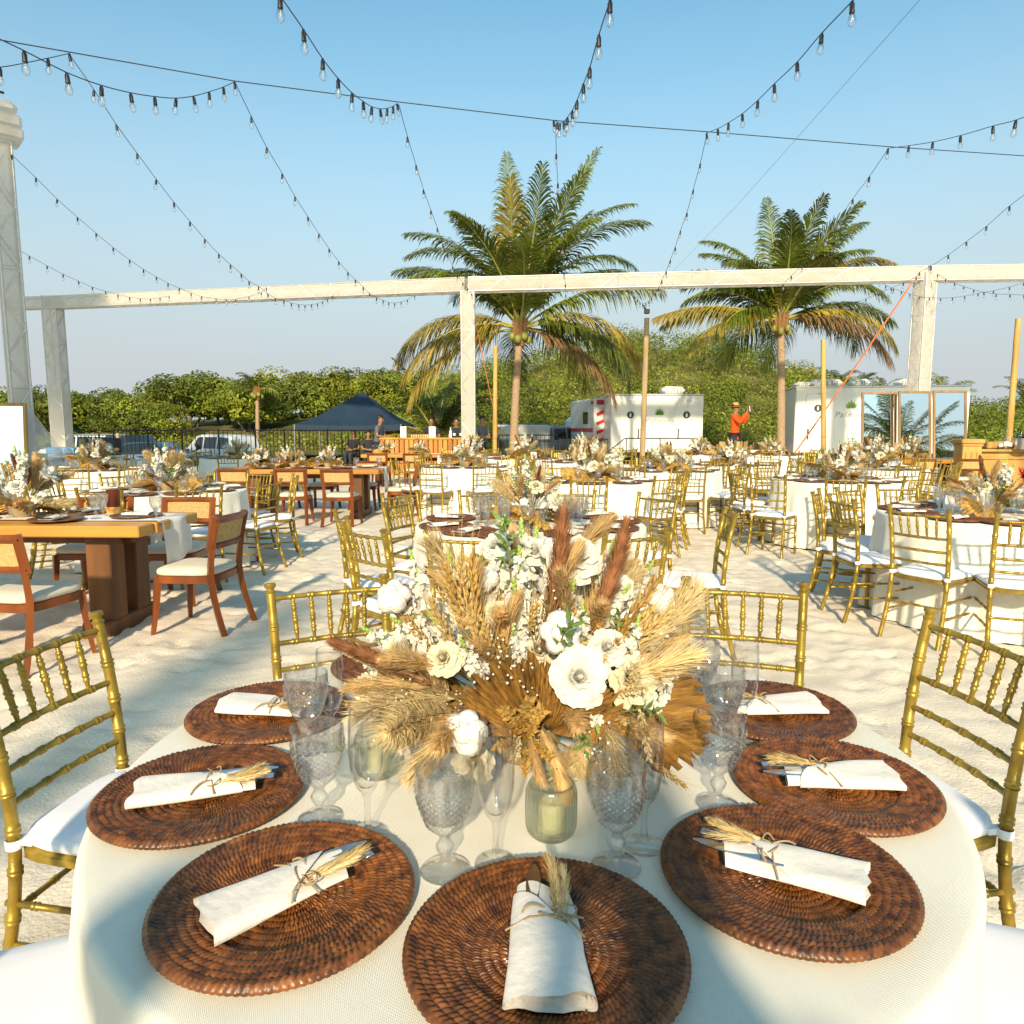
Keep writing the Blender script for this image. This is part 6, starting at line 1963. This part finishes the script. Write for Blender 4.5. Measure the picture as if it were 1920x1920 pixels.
def car(name, label, cat, loc, rz, L_, W_, prof, glass, mk, wheels, r=.36, extra=None):
    """prof: side outline of the body (x,z); glass: list of side window outlines"""
    t = thing(name, label, cat, loc, rz, 'parked vehicles')
    mb = MB()
    n = len(prof)
    zmax = max(z for _, z in prof)
    vs_ = []
    lay = ((-.5, .0), (-.5, 1.0), (.5, 1.0), (.5, .0))
    ys = [(-W_ / 2, .97), (-W_ / 2 + .08, 1.0), (W_ / 2 - .08, 1.0), (W_ / 2, .97)]
    for (y, k) in ys:
        for (x, z) in prof:
            tum = max(0, (z - .95)) * .22
            yy = y - math.copysign(tum, y)
            vs_.append((x * k, yy, .35 + (z - .35) * (k if z > .5 else 1)))
    fs = []
    for i in range(3):
        for j in range(n):
            fs.append((i * n + j, i * n + (j + 1) % n, (i + 1) * n + (j + 1) % n, (i + 1) * n + j))
    fs.append(tuple(range(n - 1, -1, -1))); fs.append(tuple(3 * n + j for j in range(n)))
    mb.add(vs_, fs)
    obj('body', mb.mesh('body', M[mk], 35), t)
    for s in (-1, 1):
        for gl in glass:
            m2 = MB(); vs_ = []
            for (x, z) in gl: vs_.append((x, s * (W_ / 2 - max(0, z - .95) * .22 + .008), z))
            m2.add(vs_, [tuple(range(len(gl)))]); obj('side_window', m2.mesh('side_window', M['car_glass'], 0), t)
    for x in wheels:
        for s in (-1, 1): wheel(t, (x, s * (W_ / 2 - .1), r), r)
    for s in (-1, 1):
        m2 = MB(); m2.bbox((L_ / 2 - .03, s * (W_ / 2 - .25), .72), (.06, .3, .14), .02); obj('headlight', m2.mesh('headlight', M['clear_lens'], 40), t)
        m2 = MB(); m2.bbox((-L_ / 2 + .03, s * (W_ / 2 - .18), .85), (.06, .16, .3), .02); obj('tail_light', m2.mesh('tail_light', M['red_lens'], 40), t)
        m2 = MB(); m2.bbox((.75, s * (W_ / 2 + .08), 1.05), (.1, .14, .14), .03); obj('side_mirror', m2.mesh('side_mirror', M[mk], 40), t)
    return t
suvp = [(-2.25, .35), (-2.3, .8), (-2.22, 1.0), (-2.05, 1.66), (-1.7, 1.76), (.3, 1.76), (.55, 1.70), (1.2, 1.08), (2.1, .98), (2.3, .8), (2.3, .4), (2.1, .35)]
p = at(408, 845, 36.0)
car('parked_suv', 'white car with roof rails behind the railing', 'car', (p.x, 36.0, -.75), R(150), 4.6, 1.85, suvp, [[(-1.98, 1.08), (-1.85, 1.6), (-1.1, 1.64), (-1.1, 1.08)], [(-1.0, 1.08), (-1.0, 1.64), (-.1, 1.64), (-.1, 1.08)], [(0, 1.08), (0, 1.64), (.4, 1.62), (.95, .8)]], 'car_white', (-1.4, 1.4))
pkp = [(-2.7, .4), (-2.7, 1.05), (-.7, 1.05), (-.65, 1.65), (-.45, 1.74), (.7, 1.74), (1.25, 1.15), (2.5, 1.05), (2.65, .8), (2.65, .4)]
p = at(240, 845, 35.0)
car('parked_pickup', 'dark blue pickup truck behind the first railing panels', 'pickup', (p.x, 35.0, -.75), R(-20), 5.3, 1.9, pkp, [[(-.55, 1.12), (-.5, 1.6), (.1, 1.64), (.1, 1.12)], [(.18, 1.12), (.18, 1.64), (.62, 1.64), (1.05, 1.15)]], 'car_dark', (-1.7, 1.65), .39)
sdp = [(-2.2, .35), (-2.25, .8), (-1.9, .98), (-1.25, 1.36), (-.9, 1.44), (.2, 1.44), (1.05, .98), (2.1, .85), (2.25, .6), (2.2, .35)]
p = at(300, 850, 32.5)
car('parked_sedan', 'dark sedan half hidden by flowers in front of the pickup', 'car', (p.x, 32.5, -.75), R(-12), 4.5, 1.75, sdp, [[(-1.5, 1.02), (-1.1, 1.36), (-.3, 1.38), (-.3, 1.02)], [(-.22, 1.02), (-.22, 1.38), (.18, 1.38), (.85, 1.02)]], 'car_dark', (-1.35, 1.4), .32)
p = at(165, 848, 38.0)
car('parked_van', 'white car roof glimpsed beside the second truss post', 'car', (p.x, 38.0, -.75), R(170), 4.6, 1.85, suvp, [[(-1.98, 1.08), (-1.85, 1.6), (-1.1, 1.64), (-1.1, 1.08)], [(-1.0, 1.08), (-1.0, 1.64), (-.1, 1.64), (-.1, 1.08)], [(0, 1.08), (0, 1.64), (.4, 1.62), (.95, .8)]], 'car_white', (-1.4, 1.4))
p = at(1038, 845, 33.0)
pu = car('parked_pickup', 'grey pickup with a white bed cap beside the ambulance', 'pickup', (p.x, 33.0, -.3), R(30), 5.3, 1.9, pkp, [[(-.55, 1.12), (-.5, 1.6), (.1, 1.64), (.1, 1.12)], [(.18, 1.12), (.18, 1.64), (.62, 1.64), (1.05, 1.15)]], 'car_silver', (-1.7, 1.65), .39)
mb = MB(); mb.bbox((-1.7, 0, 1.42), (1.95, 1.8, .72), .08); obj('bed_cap', mb.mesh('bed_cap', M['trailer'], 40), pu)

# ambulance
ap = at(1112, 845, 28.8) + Vector((1.04, 0, 0))
am = thing('ambulance', 'white ambulance with red slanted stripes beside the smaller trailer', 'ambulance', (ap.x, 28.8, 0), R(9), 'parked vehicles')
def abox(nm, c, d, mk, b=.02, par=None, M_=None):
    mb = MB(); mb.bbox(c, d, b, 0, M_); return obj(nm, mb.mesh(nm, M[mk], 40), par or am)
abox('box_body', (0, 2.0, 1.52), (2.1, 4.0, 2.0), 'amb_white', .05); abox('cab', (0, 4.8, 1.15), (1.9, 1.7, 1.4), 'amb_white', .2); abox('bumper', (0, -.12, .52), (2.0, .25, .16), 'black_metal', .03); abox('chassis', (0, 2.2, .45), (1.7, 4.6, .2), 'black_metal', .02)
for s in (-1, 1):
    d = abox('rear_door', (s * .46, -.012, 1.42), (.88, .03, 1.7), 'amb_white', .01)
    w2 = abox('door_window', (s * .46, -.035, 1.92), (.42, .012, .5), 'car_glass', .005, d)
    h_ = abox('door_handle', (s * .12, -.045, 1.35), (.05, .03, .18), 'black_metal', .01, d)
    abox('warning_light', (s * .78, -.03, 2.36), (.34, .05, .18), 'red_lens' if s < 0 else 'clear_lens', .02)
    abox('tail_light', (s * .92, -.03, .85), (.14, .04, .2), 'red_lens', .02)
    for y in (.9, 4.6): wheel(am, (0, 0, 0), .38) if False else None
for (x, y) in ((-.9, .9), (.9, .9), (-.9, 4.6), (.9, 4.6)):
    mb = MB(); mb.lathe([(.0005, -.11), (.36, -.11), (.39, -.08), (.39, .08), (.36, .11), (.0005, .11)], 22); obj('wheel', mb.mesh('wheel', M['tyre'], 40), am, mw=Matrix.Translation((x, y, .39)) @ Matrix.Rotation(PI / 2, 4, 'Y'))
for k in range(4):
    Mx = Matrix.Translation((-.55, -.045, .95 + .36 * k)) @ Matrix.Rotation(R(-22), 4, 'Y')
    abox('stripe', (0, 0, 0), (.86, .012, .13), 'amb_red', .002, None, Mx)
for k in range(3):
    Mx = Matrix.Translation((-.42, -.062, 1.55)) @ Matrix.Rotation(R(60 * k), 4, 'Y')
    abox('star_of_life', (0, 0, 0), (.075, .008 + .002 * k, .40), 'amb_blue', .002, None, Mx)
abox('side_stripe', (-1.056, 2.0, 1.25), (.012, 3.7, .16), 'amb_red', .003); abox('side_window', (-1.06, 1.3, 1.75), (.014, .8, .5), 'car_glass', .005); abox('side_door', (-1.055, 1.3, 1.35), (.012, 1.0, 1.6), 'amb_white', .004); abox('marker_light', (-1.06, .3, 2.35), (.03, .3, .14), 'red_lens', .01)

# trailers
def text(par, s, loc, size, mk, shear=.3):
    c = bpy.data.curves.new('lettering', 'FONT')
    c.body = s; c.size = size; c.shear = shear; c.align_x = 'CENTER'; c.extrude = .002; c.space_character = 1.25
    c.materials.append(M[mk])
    tmp = bpy.data.objects.new('lettering_curve', c); C.objects.link(tmp)
    me_ = bpy.data.meshes.new_from_object(tmp.evaluated_get(bpy.context.evaluated_depsgraph_get()))
    bpy.data.objects.remove(tmp)
    o = bpy.data.objects.new('lettering', me_); C.objects.link(o); o.parent = par; o.location = loc; o.rotation_euler = (PI / 2, 0, 0)
    return o
def trailer(label, px0, px1, ytop, Y, rz, zb, doors, logo_x, acs):
    a, b = at(px0, ytop, Y), at(px1, ytop, Y)
    L_, H_ = b.x - a.x, a.z
    t = thing('restroom_trailer', label, 'trailer', (a.x, Y, 0), rz, 'white restroom trailers')
    mb = MB(); mb.bbox((L_ / 2, 1.2, (H_ + zb) / 2), (L_, 2.4, H_ - zb), .03); obj('body', mb.mesh('body', M['trailer'], 40), t)
    mb = MB(); mb.bbox((L_ / 2, 1.2, H_ + .02), (L_ + .06, 2.46, .07), .02); obj('roof_edge', mb.mesh('roof_edge', M['trailer_trim'], 40), t)
    mb = MB(); mb.bbox((L_ / 2, 1.2, zb - .06), (L_ - .1, 2.2, .12), .01); obj('chassis', mb.mesh('chassis', M['black_metal'], 40), t)
    for k in (.38, .62):
        mb = MB(); mb.lathe([(.0005, -.1), (.27, -.1), (.3, -.07), (.3, .07), (.27, .1), (.0005, .1)], 20); obj('wheel', mb.mesh('wheel', M['tyre'], 40), t, mw=Matrix.Translation((L_ * k, .15, .3)) @ Matrix.Rotation(PI / 2, 4, 'X'))
    for (dx, hs) in doors:
        mb = MB(); mb.bbox((dx, -.012, (H_ + zb) / 2 - .06), (.78, .03, H_ - zb - .32), .008); d = obj('door', mb.mesh('door', M['trailer'], 30), t)
        mb = MB(); mb.tube([(dx + hs * .3, -.07, .95), (dx + hs * .3, -.07, 1.32)], .022, 6); obj('door_handle', mb.mesh('door_handle', M['black_metal'], 60), d)
        mb = MB(); mb.lathe([(.0005, .0), (.13, 0), (.13, .012), (.0005, .012)], 24); s = obj('restroom_sign', mb.mesh('restroom_sign', M['ink'], 40), d, mw=Matrix.Translation((dx, -.03, H_ - .72)) @ Matrix.Rotation(PI / 2, 4, 'X'))
        mb = MB(); mb.ball((dx, -.045, H_ - .665), .022, 8, 6); mb.bbox((dx, -.045, H_ - .74), (.06, .006, .11), .002); obj('sign_figure', mb.mesh('sign_figure', M['paper'], 40), d)
        mb = MB(); mb.bbox((dx + .1, -.03, H_ - .22), (.2, .03, .07), .01); obj('lamp', mb.mesh('lamp', M['clear_lens'], 40), t)
    # leaf emblem and lettering
    for k in range(7):
        an = R(-75 + 25 * k)
        l = .30 * (1 - .1 * abs(k - 3))
        c = Vector((logo_x, -.008, H_ - .72))
        d = Vector((math.sin(an), 0, math.cos(an))); w = Vector((math.cos(an), 0, -math.sin(an))) * .045
        mb = MB(); mb.add([c, c + d * l * .5 + w, c + d * l, c + d * l * .5 - w], [(0, 1, 2, 3)]); obj('emblem_leaf', mb.mesh('emblem_leaf', M['leaf_logo'], 0), t)
    text(t, 'Palmera', (logo_x, -.006, H_ - 1.04), .27, 'logo_grey', .35)
    for (ax, w2, hh) in acs:
        mb = MB(); mb.bbox((ax, 1.0, H_ + .06 + hh / 2), (w2, .9, hh), .12); o = obj('roof_unit', mb.mesh('roof_unit', M['trailer'], 50), t)
        mb = MB()
        for q in range(5): mb.box((ax - w2 * .3 + w2 * .15 * q, .545, H_ + .06 + hh * .5), (.03, .02, hh * .5))
        obj('grille', mb.mesh('grille', M['grey_plastic'], 0), o)
    return t, L_, H_
t1_, L1, H1 = trailer('smaller white restroom trailer with green leaf emblem beside the ambulance', 1146, 1320, 741, 26.6, 0, .42, [(.72, 1), (2.8, -1)], 1.8, [(2.45, .85, .30)])
t2_, L2, H2 = trailer('bigger white restroom trailer right of the right palm', 1493, 1790, 727, 25.5, R(-11), .45, [(.75, -1), (3.0, 1)], 1.85, [(.35, .5, .18), (1.15, 1.1, .26), (2.3, .6, .26), (3.8, .5, .24)])
# steps and handrail at the smaller trailer
st = thing('trailer_steps', 'black handrail and steps in front of the smaller trailer', 'steps', (t1_.location.x, 25.4, 0))
mb = MB(); mb.tube([(-.5, 0, .3), (.35, 0, .98), (2.9, 0, .98), (3.05, 0, .85), (3.05, 0, .3)], .022, 6); obj('handrail', mb.mesh('handrail', M['black_metal'], 60), st)
for x in (.4, 1.6, 2.9):
    mb = MB(); mb.tube([(x, 0, 0), (x, 0, .98)], .018, 6); obj('baluster', mb.mesh('baluster', M['black_metal'], 60), st)
for k in range(3):
    mb = MB(); mb.bbox((1.7, .2 + .3 * k, .15 * (k + 1)), (2.4, .3, .04), .006); obj('step', mb.mesh('step', M['black_metal'], 30), st)
# thatched roof glimpsed on the hill
p = at(1495, 688, 58)
th = thing('thatched_hut', 'thatched hut roof peeping over the hill', 'hut', (p.x, 58, p.z - .9))
mb = MB(); mb.add([(-1.6, -1, 0), (1.7, -1, 0), (1.7, 1, 0), (-1.6, 1, 0), (-1.2, 0, .75), (1.3, 0, .75)], [(0, 1, 5, 4), (2, 3, 4, 5), (1, 2, 5), (3, 0, 4)]); obj('roof', mb.mesh('roof', M['thatch'], 0), th)
mb = MB(); mb.box((0, 0, -.8), (2.6, 1.6, 1.6)); obj('wall', mb.mesh('wall', M['picket'], 0), th)

# ================================================================ buffet table and small things on the far left
bp = at(192, 858, 16.0)
bu = thing('buffet_table', 'long table with white cloth on the far left', 'table', (bp.x, 16.0, 0))
mb = MB()
def bcl(u, v):
    a = 2 * PI * u
    ca, sa = math.cos(a), math.sin(a); q = (abs(ca) ** 8 + abs(sa) ** 8) ** (-1 / 8)
    if v < .3: k = v / .3; return (ca * q * 1.15 * k, sa * q * .4 * k, .76)
    k = (v - .3) / .7; w2 = 1 + .03 * k * math.sin(a * 22)
    return (ca * q * (1.16 * w2 + .02 * k), sa * q * (.41 * w2 + .02 * k), .755 - .74 * k)
mb.grid(bcl, 90, 14); obj('tablecloth', mb.mesh('tablecloth', M['white_cloth'], 50), bu)
mb = MB(); mb.bbox((0, 0, .73), (2.2, .75, .03), .005); obj('tabletop', mb.mesh('tabletop', M['table_leg'], 30), bu)
gq = random.Random(6)
for k in range(5):
    mb = MB(); mb.bbox((0, 0, .08), (.16, .14, .16), .05); 
    tag(obj('folded_towel', mb.mesh('folded_towel', M['napkin'], 60), None, (bp.x - .85 + .2 * k, 15.8 + .03 * k, .762), (0, 0, gq.uniform(-.4, .4))), '%s white folded bundle on the far left buffet table' % ('first', 'second', 'third', 'fourth', 'fifth')[k], 'bundle', 'white bundles on the buffet')
sp_ = thing('speaker_box', 'black equipment box on the far left buffet table', 'speaker', (bp.x + .28, 15.9, .762))
mb = MB(); mb.bbox((0, 0, .19), (.34, .26, .38), .03); obj('cabinet', mb.mesh('cabinet', M['black'], 40), sp_); mb = MB(); mb.lathe([(.0005, 0), (.1, 0), (.11, .01), (.0005, .012)], 20); obj('driver', mb.mesh('driver', M['grey_plastic'], 40), sp_, mw=Matrix.Translation((0, -.132, .17)) @ Matrix.Rotation(PI / 2, 4, 'X'))
p = at(122, 838, 21.8)
cr = thing('plastic_crate', 'light blue crate at the foot of the second truss post', 'crate', (p.x, 21.8, .55))
mb = MB(); mb.bbox((0, 0, .12), (.9, .5, .2), .03); obj('crate_body', mb.mesh('crate_body', M['blue_plastic'], 40), cr); mb = MB(); mb.bbox((0, 0, -.27), (.85, .45, .54), .03); obj('lower_crate', mb.mesh('lower_crate', M['white_cloth'], 40), cr)
p = at(1432, 850, 20.5)
wc = thing('white_cooler', 'white chest cooler right of the man in orange', 'cooler', (p.x, 20.5, 0))
mb = MB(); mb.bbox((0, 0, .34), (.9, .5, .62), .04); obj('chest', mb.mesh('chest', M['trailer'], 40), wc); mb = MB(); mb.bbox((0, 0, .69), (.94, .54, .07), .03); obj('lid', mb.mesh('lid', M['trailer'], 40), wc)

# ================================================================ people
def skin_mesh(par, name, joints, edges, mk, grow=0.0, root=0, sub=2):
    me_ = bpy.data.meshes.new(name)
    me_.from_pydata([j[0] for j in joints], edges, [])
    o = obj(name, me_, par)
    md = o.modifiers.new('skin', 'SKIN')
    if not me_.skin_vertices:
        bpy.context.view_layer.objects.active = o
        bpy.ops.mesh.customdata_skin_add()
    for v, j in zip(me_.skin_vertices[0].data, joints):
        r_ = j[1]
        v.radius = (r_[0] + grow, r_[1] + grow) if hasattr(r_, '__len__') else (r_ + grow, r_ + grow)
    me_.skin_vertices[0].data[root].use_root = True
    md.use_smooth_shade = True
    s = o.modifiers.new('sub', 'SUBSURF'); s.levels = sub; s.render_levels = sub
    dgx = bpy.context.evaluated_depsgraph_get()
    ev = bpy.data.meshes.new_from_object(o.evaluated_get(dgx))
    o.modifiers.clear(); o.data = ev
    ev.materials.clear(); ev.materials.append(M[mk])
    ev.polygons.foreach_set('use_smooth', [True] * len(ev.polygons))
    return o

def person(label, loc, rz, arms, shirt, trousers='trousers', hat=False, long_shirt=False, scale=1.0, sit=False, lean=0.0, group=None):
    """faces -Y; arms: ((elbow, wrist, fingertip direction) left, right)"""
    t = thing('person', label, 'person', loc, rz, group)
    t.scale = (scale,) * 3
    ln = Vector((0, -lean, 0))
    J, E = [], []
    DZ = Vector((0, 0, -.47 if sit else 0))
    def j(p, r_, up=True): J.append((tuple(Vector(p) + (DZ if up else Vector((0, 0, 0)))), r_)); return len(J) - 1
    pel = j((0, 0, .95), (.155, .11)); sp = j(Vector((0, 0, 1.14)) + ln * .4, (.13, .10)); chs = j(Vector((0, 0, 1.34)) + ln * .8, (.165, .115)); nk = j(Vector((0, .01, 1.475)) + ln, .052); jaw = j(Vector((0, -.025, 1.555)) + ln * 1.1, (.062, .07)); hd = j(Vector((0, -.005, 1.645)) + ln * 1.1, (.08, .098)); cr_ = j(Vector((0, .005, 1.725)) + ln * 1.1, (.055, .07))
    E += [(pel, sp), (sp, chs), (chs, nk), (nk, jaw), (jaw, hd), (hd, cr_)]
    ids = {}
    for k, (s, (el, wr_, fd)) in enumerate(zip((-1, 1), arms)):
        sh = j(Vector((s * .175, 0, 1.405)) + ln * .9, .058); e = j(Vector(el) + ln * .8, .042); w = j(Vector(wr_) + ln * .8, .028)
        fd = Vector(fd).normalized()
        pm = j(Vector(wr_) + ln * .8 + fd * .06, (.036, .02))
        E += [(chs, sh), (sh, e), (e, w), (w, pm)]
        ids[s] = (sh, e, w)
        sd = fd.cross(Vector((0, 1, .01))).normalized()
        if sd.length < .5: sd = Vector((1, 0, 0))
        for q in range(4):
            b0 = j(Vector(wr_) + ln * .8 + fd * .10 + sd * (q - 1.5) * .019, .0095)
            b1 = j(Vector(wr_) + ln * .8 + fd * (.13 + .008 * (1.5 - abs(q - 1.3))) + sd * (q - 1.5) * .02 + Vector((0, -.012, 0)), .008)
            b2 = j(Vector(wr_) + ln * .8 + fd * (.155 + .01 * (1.5 - abs(q - 1.3))) + sd * (q - 1.5) * .02 + Vector((0, -.03, 0)), .007)
            E += [(pm, b0), (b0, b1), (b1, b2)]
        th0 = j(Vector(wr_) + ln * .8 + fd * .06 - sd * s * .042, .011); th1 = j(Vector(wr_) + ln * .8 + fd * .095 - sd * s * .055 + Vector((0, -.015, 0)), .0085)
        E += [(pm, th0), (th0, th1)]
    for s in (-1, 1):
        fy = -.40 if sit else 0.0
        hp_ = j((s * .09, -.03 if sit else 0, .47 if sit else .88), .092, False); kn = j((s * .10, fy - .015, .49), .058, False); an = j((s * .105, fy + .02, .09), .04, False); he = j((s * .105, fy + .03, .04), .036, False); to = j((s * .125, fy - .15, .035), .03, False)
        E += [(pel, hp_), (hp_, kn), (kn, an), (an, he), (he, to)]
        ids[('leg', s)] = (hp_, kn, an)
    skin_mesh(t, 'body', J, E, 'skin', 0, pel)
    # shirt
    SJ = [J[pel], J[sp], J[chs], (tuple(Vector(J[nk][0]) + Vector((0, 0, -.04))), .062)]
    SE = [(0, 1), (1, 2), (2, 3)]
    if long_shirt:
        SJ.append(((0, 0, .74 + DZ.z), (.185, .14))); SE.append((0, 4))
    else:
        SJ.append(((0, 0, .86 + DZ.z), (.15, .11))); SE.append((0, 4))
    for s in (-1, 1):
        sh, e, w = ids[s]
        o = len(SJ)
        SJ += [J[sh], (tuple(J[e][0]), .045)]; SE += [(2, o), (o, o + 1)]
        if long_shirt: SJ.append((tuple(Vector(J[w][0]).lerp(Vector(J[e][0]), .1)), .036)); SE.append((o + 1, o + 2))
        else: SJ[o + 1] = (tuple(Vector(J[sh][0]).lerp(Vector(J[e][0]), .75)), .05)
    skin_mesh(t, 'shirt', SJ, SE, shirt, .018, 0)
    TJ = [J[pel]]; TE = []
    for s in (-1, 1):
        a_, k_, n_ = ids[('leg', s)]
        o = len(TJ); TJ += [J[a_], J[k_], J[n_]]; TE += [(0, o), (o, o + 1), (o + 1, o + 2)]
    skin_mesh(t, 'trousers', TJ, TE, trousers, .016, 0)
    hc = Vector((0, -.005, 1.645)) + ln * 1.1 + DZ
    mb = MB()
    mb.grid(lambda u, v: (lambda a, b: (hc.x + .095 * math.sin(b) * math.cos(a), hc.y + .022 + .108 * math.sin(b) * math.sin(a), hc.z + .035 + .118 * math.cos(b) - .02 * max(0, -math.sin(a)) * 0))(2 * PI * u, .02 + v * (1.75 if .0 <= (2 * PI * u) <= PI else 1.75 - .62 * math.sin(2 * PI * u - PI))), 20, 8)
    obj('hair', mb.mesh('hair', M['hair'], 180), t)
    for s in (-1, 1):
        mb = MB(); mb.ball(hc + Vector((s * .033, -.088, -.005)), .012, 8, 6, 0, (1.2, .6, .7)); obj('eye', mb.mesh('eye', M['eye'], 180), t)
        mb = MB(); mb.ball(hc + Vector((s * .087, .005, -.02)), .026, 8, 6, 0, (.35, .7, 1.15)); obj('ear', mb.mesh('ear', M['skin'], 180), t)
        mb = MB(); mb.bbox((s * .115, fy - .06, .035), (.09, .25, .07), .03); obj('shoe', mb.mesh('shoe', M['black'], 60), t)
    mb = MB(); mb.tube([hc + Vector((0, -.092, .0)), hc + Vector((0, -.118, -.035)), hc + Vector((0, -.095, -.045))], [.008, .015, .008], 6); obj('nose', mb.mesh('nose', M['skin'], 180), t)
    mb = MB(); mb.bbox(hc + Vector((0, -.093, -.075)), (.045, .012, .012), .005); obj('mouth', mb.mesh('mouth', M['amb_red'], 180), t)
    if hat:
        mb = MB(); mb.lathe([(.0005, .155), (.05, .15), (.082, .135), (.095, .05), (.10, .035), (.17, .028), (.175, .034), (.10, .044)], 28, hc + Vector((0, .01, 0))); obj('hat', mb.mesh('hat', M['straw'], 60), t)
        mb = MB(); mb.lathe([(.0975, .045), (.0985, .05), (.0955, .075), (.094, .075)], 28, hc + Vector((0, .01, 0))); obj('hat_band', mb.mesh('hat_band', M['black'], 60), t)
    return t
STOOLS = []
DOWN = (((-.25, .02, 1.14), (-.26, -.06, .90), (0, -.1, -1)), ((.25, .02, 1.14), (.26, -.06, .90), (0, -.1, -1)))
FRONT = (((-.26, -.04, 1.14), (-.10, -.28, 1.10), (.6, -.8, 0)), ((.26, -.04, 1.14), (.10, -.28, 1.08), (-.6, -.8, 0)))
LIFT = (((-.26, -.18, 1.22), (-.10, -.33, 1.52), (.1, -.1, 1)), ((.26, -.18, 1.22), (.06, -.35, 1.52), (-.1, -.1, 1)))
p = at(1378, 800, 20.0)
person('person in orange shirt and straw hat holding up a phone', (p.x, 20.0, .27), R(62), LIFT, 'orange', 'shirt_black', True, True, 1.0)
ph = MB(); ph.bbox((0, 0, 0), (.078, .012, .155), .006)
hand = Vector((p.x, 20.0, .27)) + Matrix.Rotation(R(62), 3, 'Z') @ Vector((-.02, -.385, 1.61))
tag(obj('mobile_phone', ph.mesh('mobile_phone', M['paper'], 40), None, hand, (R(-8), 0, R(62))), 'white phone held up by the person in orange', 'phone')
p = at(707, 800, 22.0); person('person in grey shirt seen in profile at the left end of the plank bar', (p.x, 22.0, 0), R(75), FRONT, 'shirt_grey', 'trousers', scale=.98, lean=.1)
p = at(810, 800, 22.3); person('person bending behind the right white menu box on the bar', (p.x, 22.3, 0), R(0), FRONT, 'shirt_black', 'trousers', scale=.95, lean=.16)
p = at(855, 800, 22.3); person('person in black behind the bottles on the plank bar', (p.x, 22.3, 0), R(10), FRONT, 'shirt_black', 'trousers', scale=.94, lean=.1)
p = at(904, 800, 22.6); person('person in dark shirt standing right of the middle truss post', (p.x, 22.6, 0), R(40), FRONT, 'shirt_grey', 'trousers', scale=.97)
p = at(690, 800, 24.5); person('person in black seated under the right side of the navy canopy', (p.x, 24.5, 0), R(30), FRONT, 'shirt_black', 'trousers', scale=.97, sit=True); STOOLS.append((p.x, 24.5, 30, 'right'))
p = at(662, 800, 25.0); person('dark haired person seated under the middle of the navy canopy', (p.x, 25.0, 0), R(-20), FRONT, 'shirt_black', 'trousers', scale=.97, sit=True); STOOLS.append((p.x, 25.0, -20, 'left'))
for (x, y, rz_, sd_) in STOOLS:
    sl = thing('folding_stool', '%s stool under the seated people by the navy canopy' % sd_, 'stool', (x, y, 0), R(rz_), 'stools by the navy canopy')
    mb = MB(); mb.bbox((0, .02, .37), (.36, .34, .035), .01); obj('seat', mb.mesh('seat', M['black'], 40), sl)
    for sx in (-1, 1):
        for sy in (-1, 1):
            mb = MB(); mb.tube([(sx * .16, sy * .15, 0), (sx * .15, .02 + sy * .14, .355)], .012, 6); obj('leg', mb.mesh('leg', M['black_metal'], 60), sl)
# the photographer and a companion stand behind the camera; their shadows fall over the table
PHOTO = (((-.32, -.10, 1.16), (-.10, -.34, 1.34), (.3, -.3, 1)), ((.32, -.10, 1.16), (.10, -.34, 1.34), (-.3, -.3, 1)))
person('photographer standing behind the camera, out of frame', (.06, -.55, 0), R(180), PHOTO, 'shirt_grey', 'trousers', scale=.92)
person('companion beside the photographer, out of frame', (-.62, -.85, 0), R(180), DOWN, 'shirt_black', 'trousers', scale=.92)
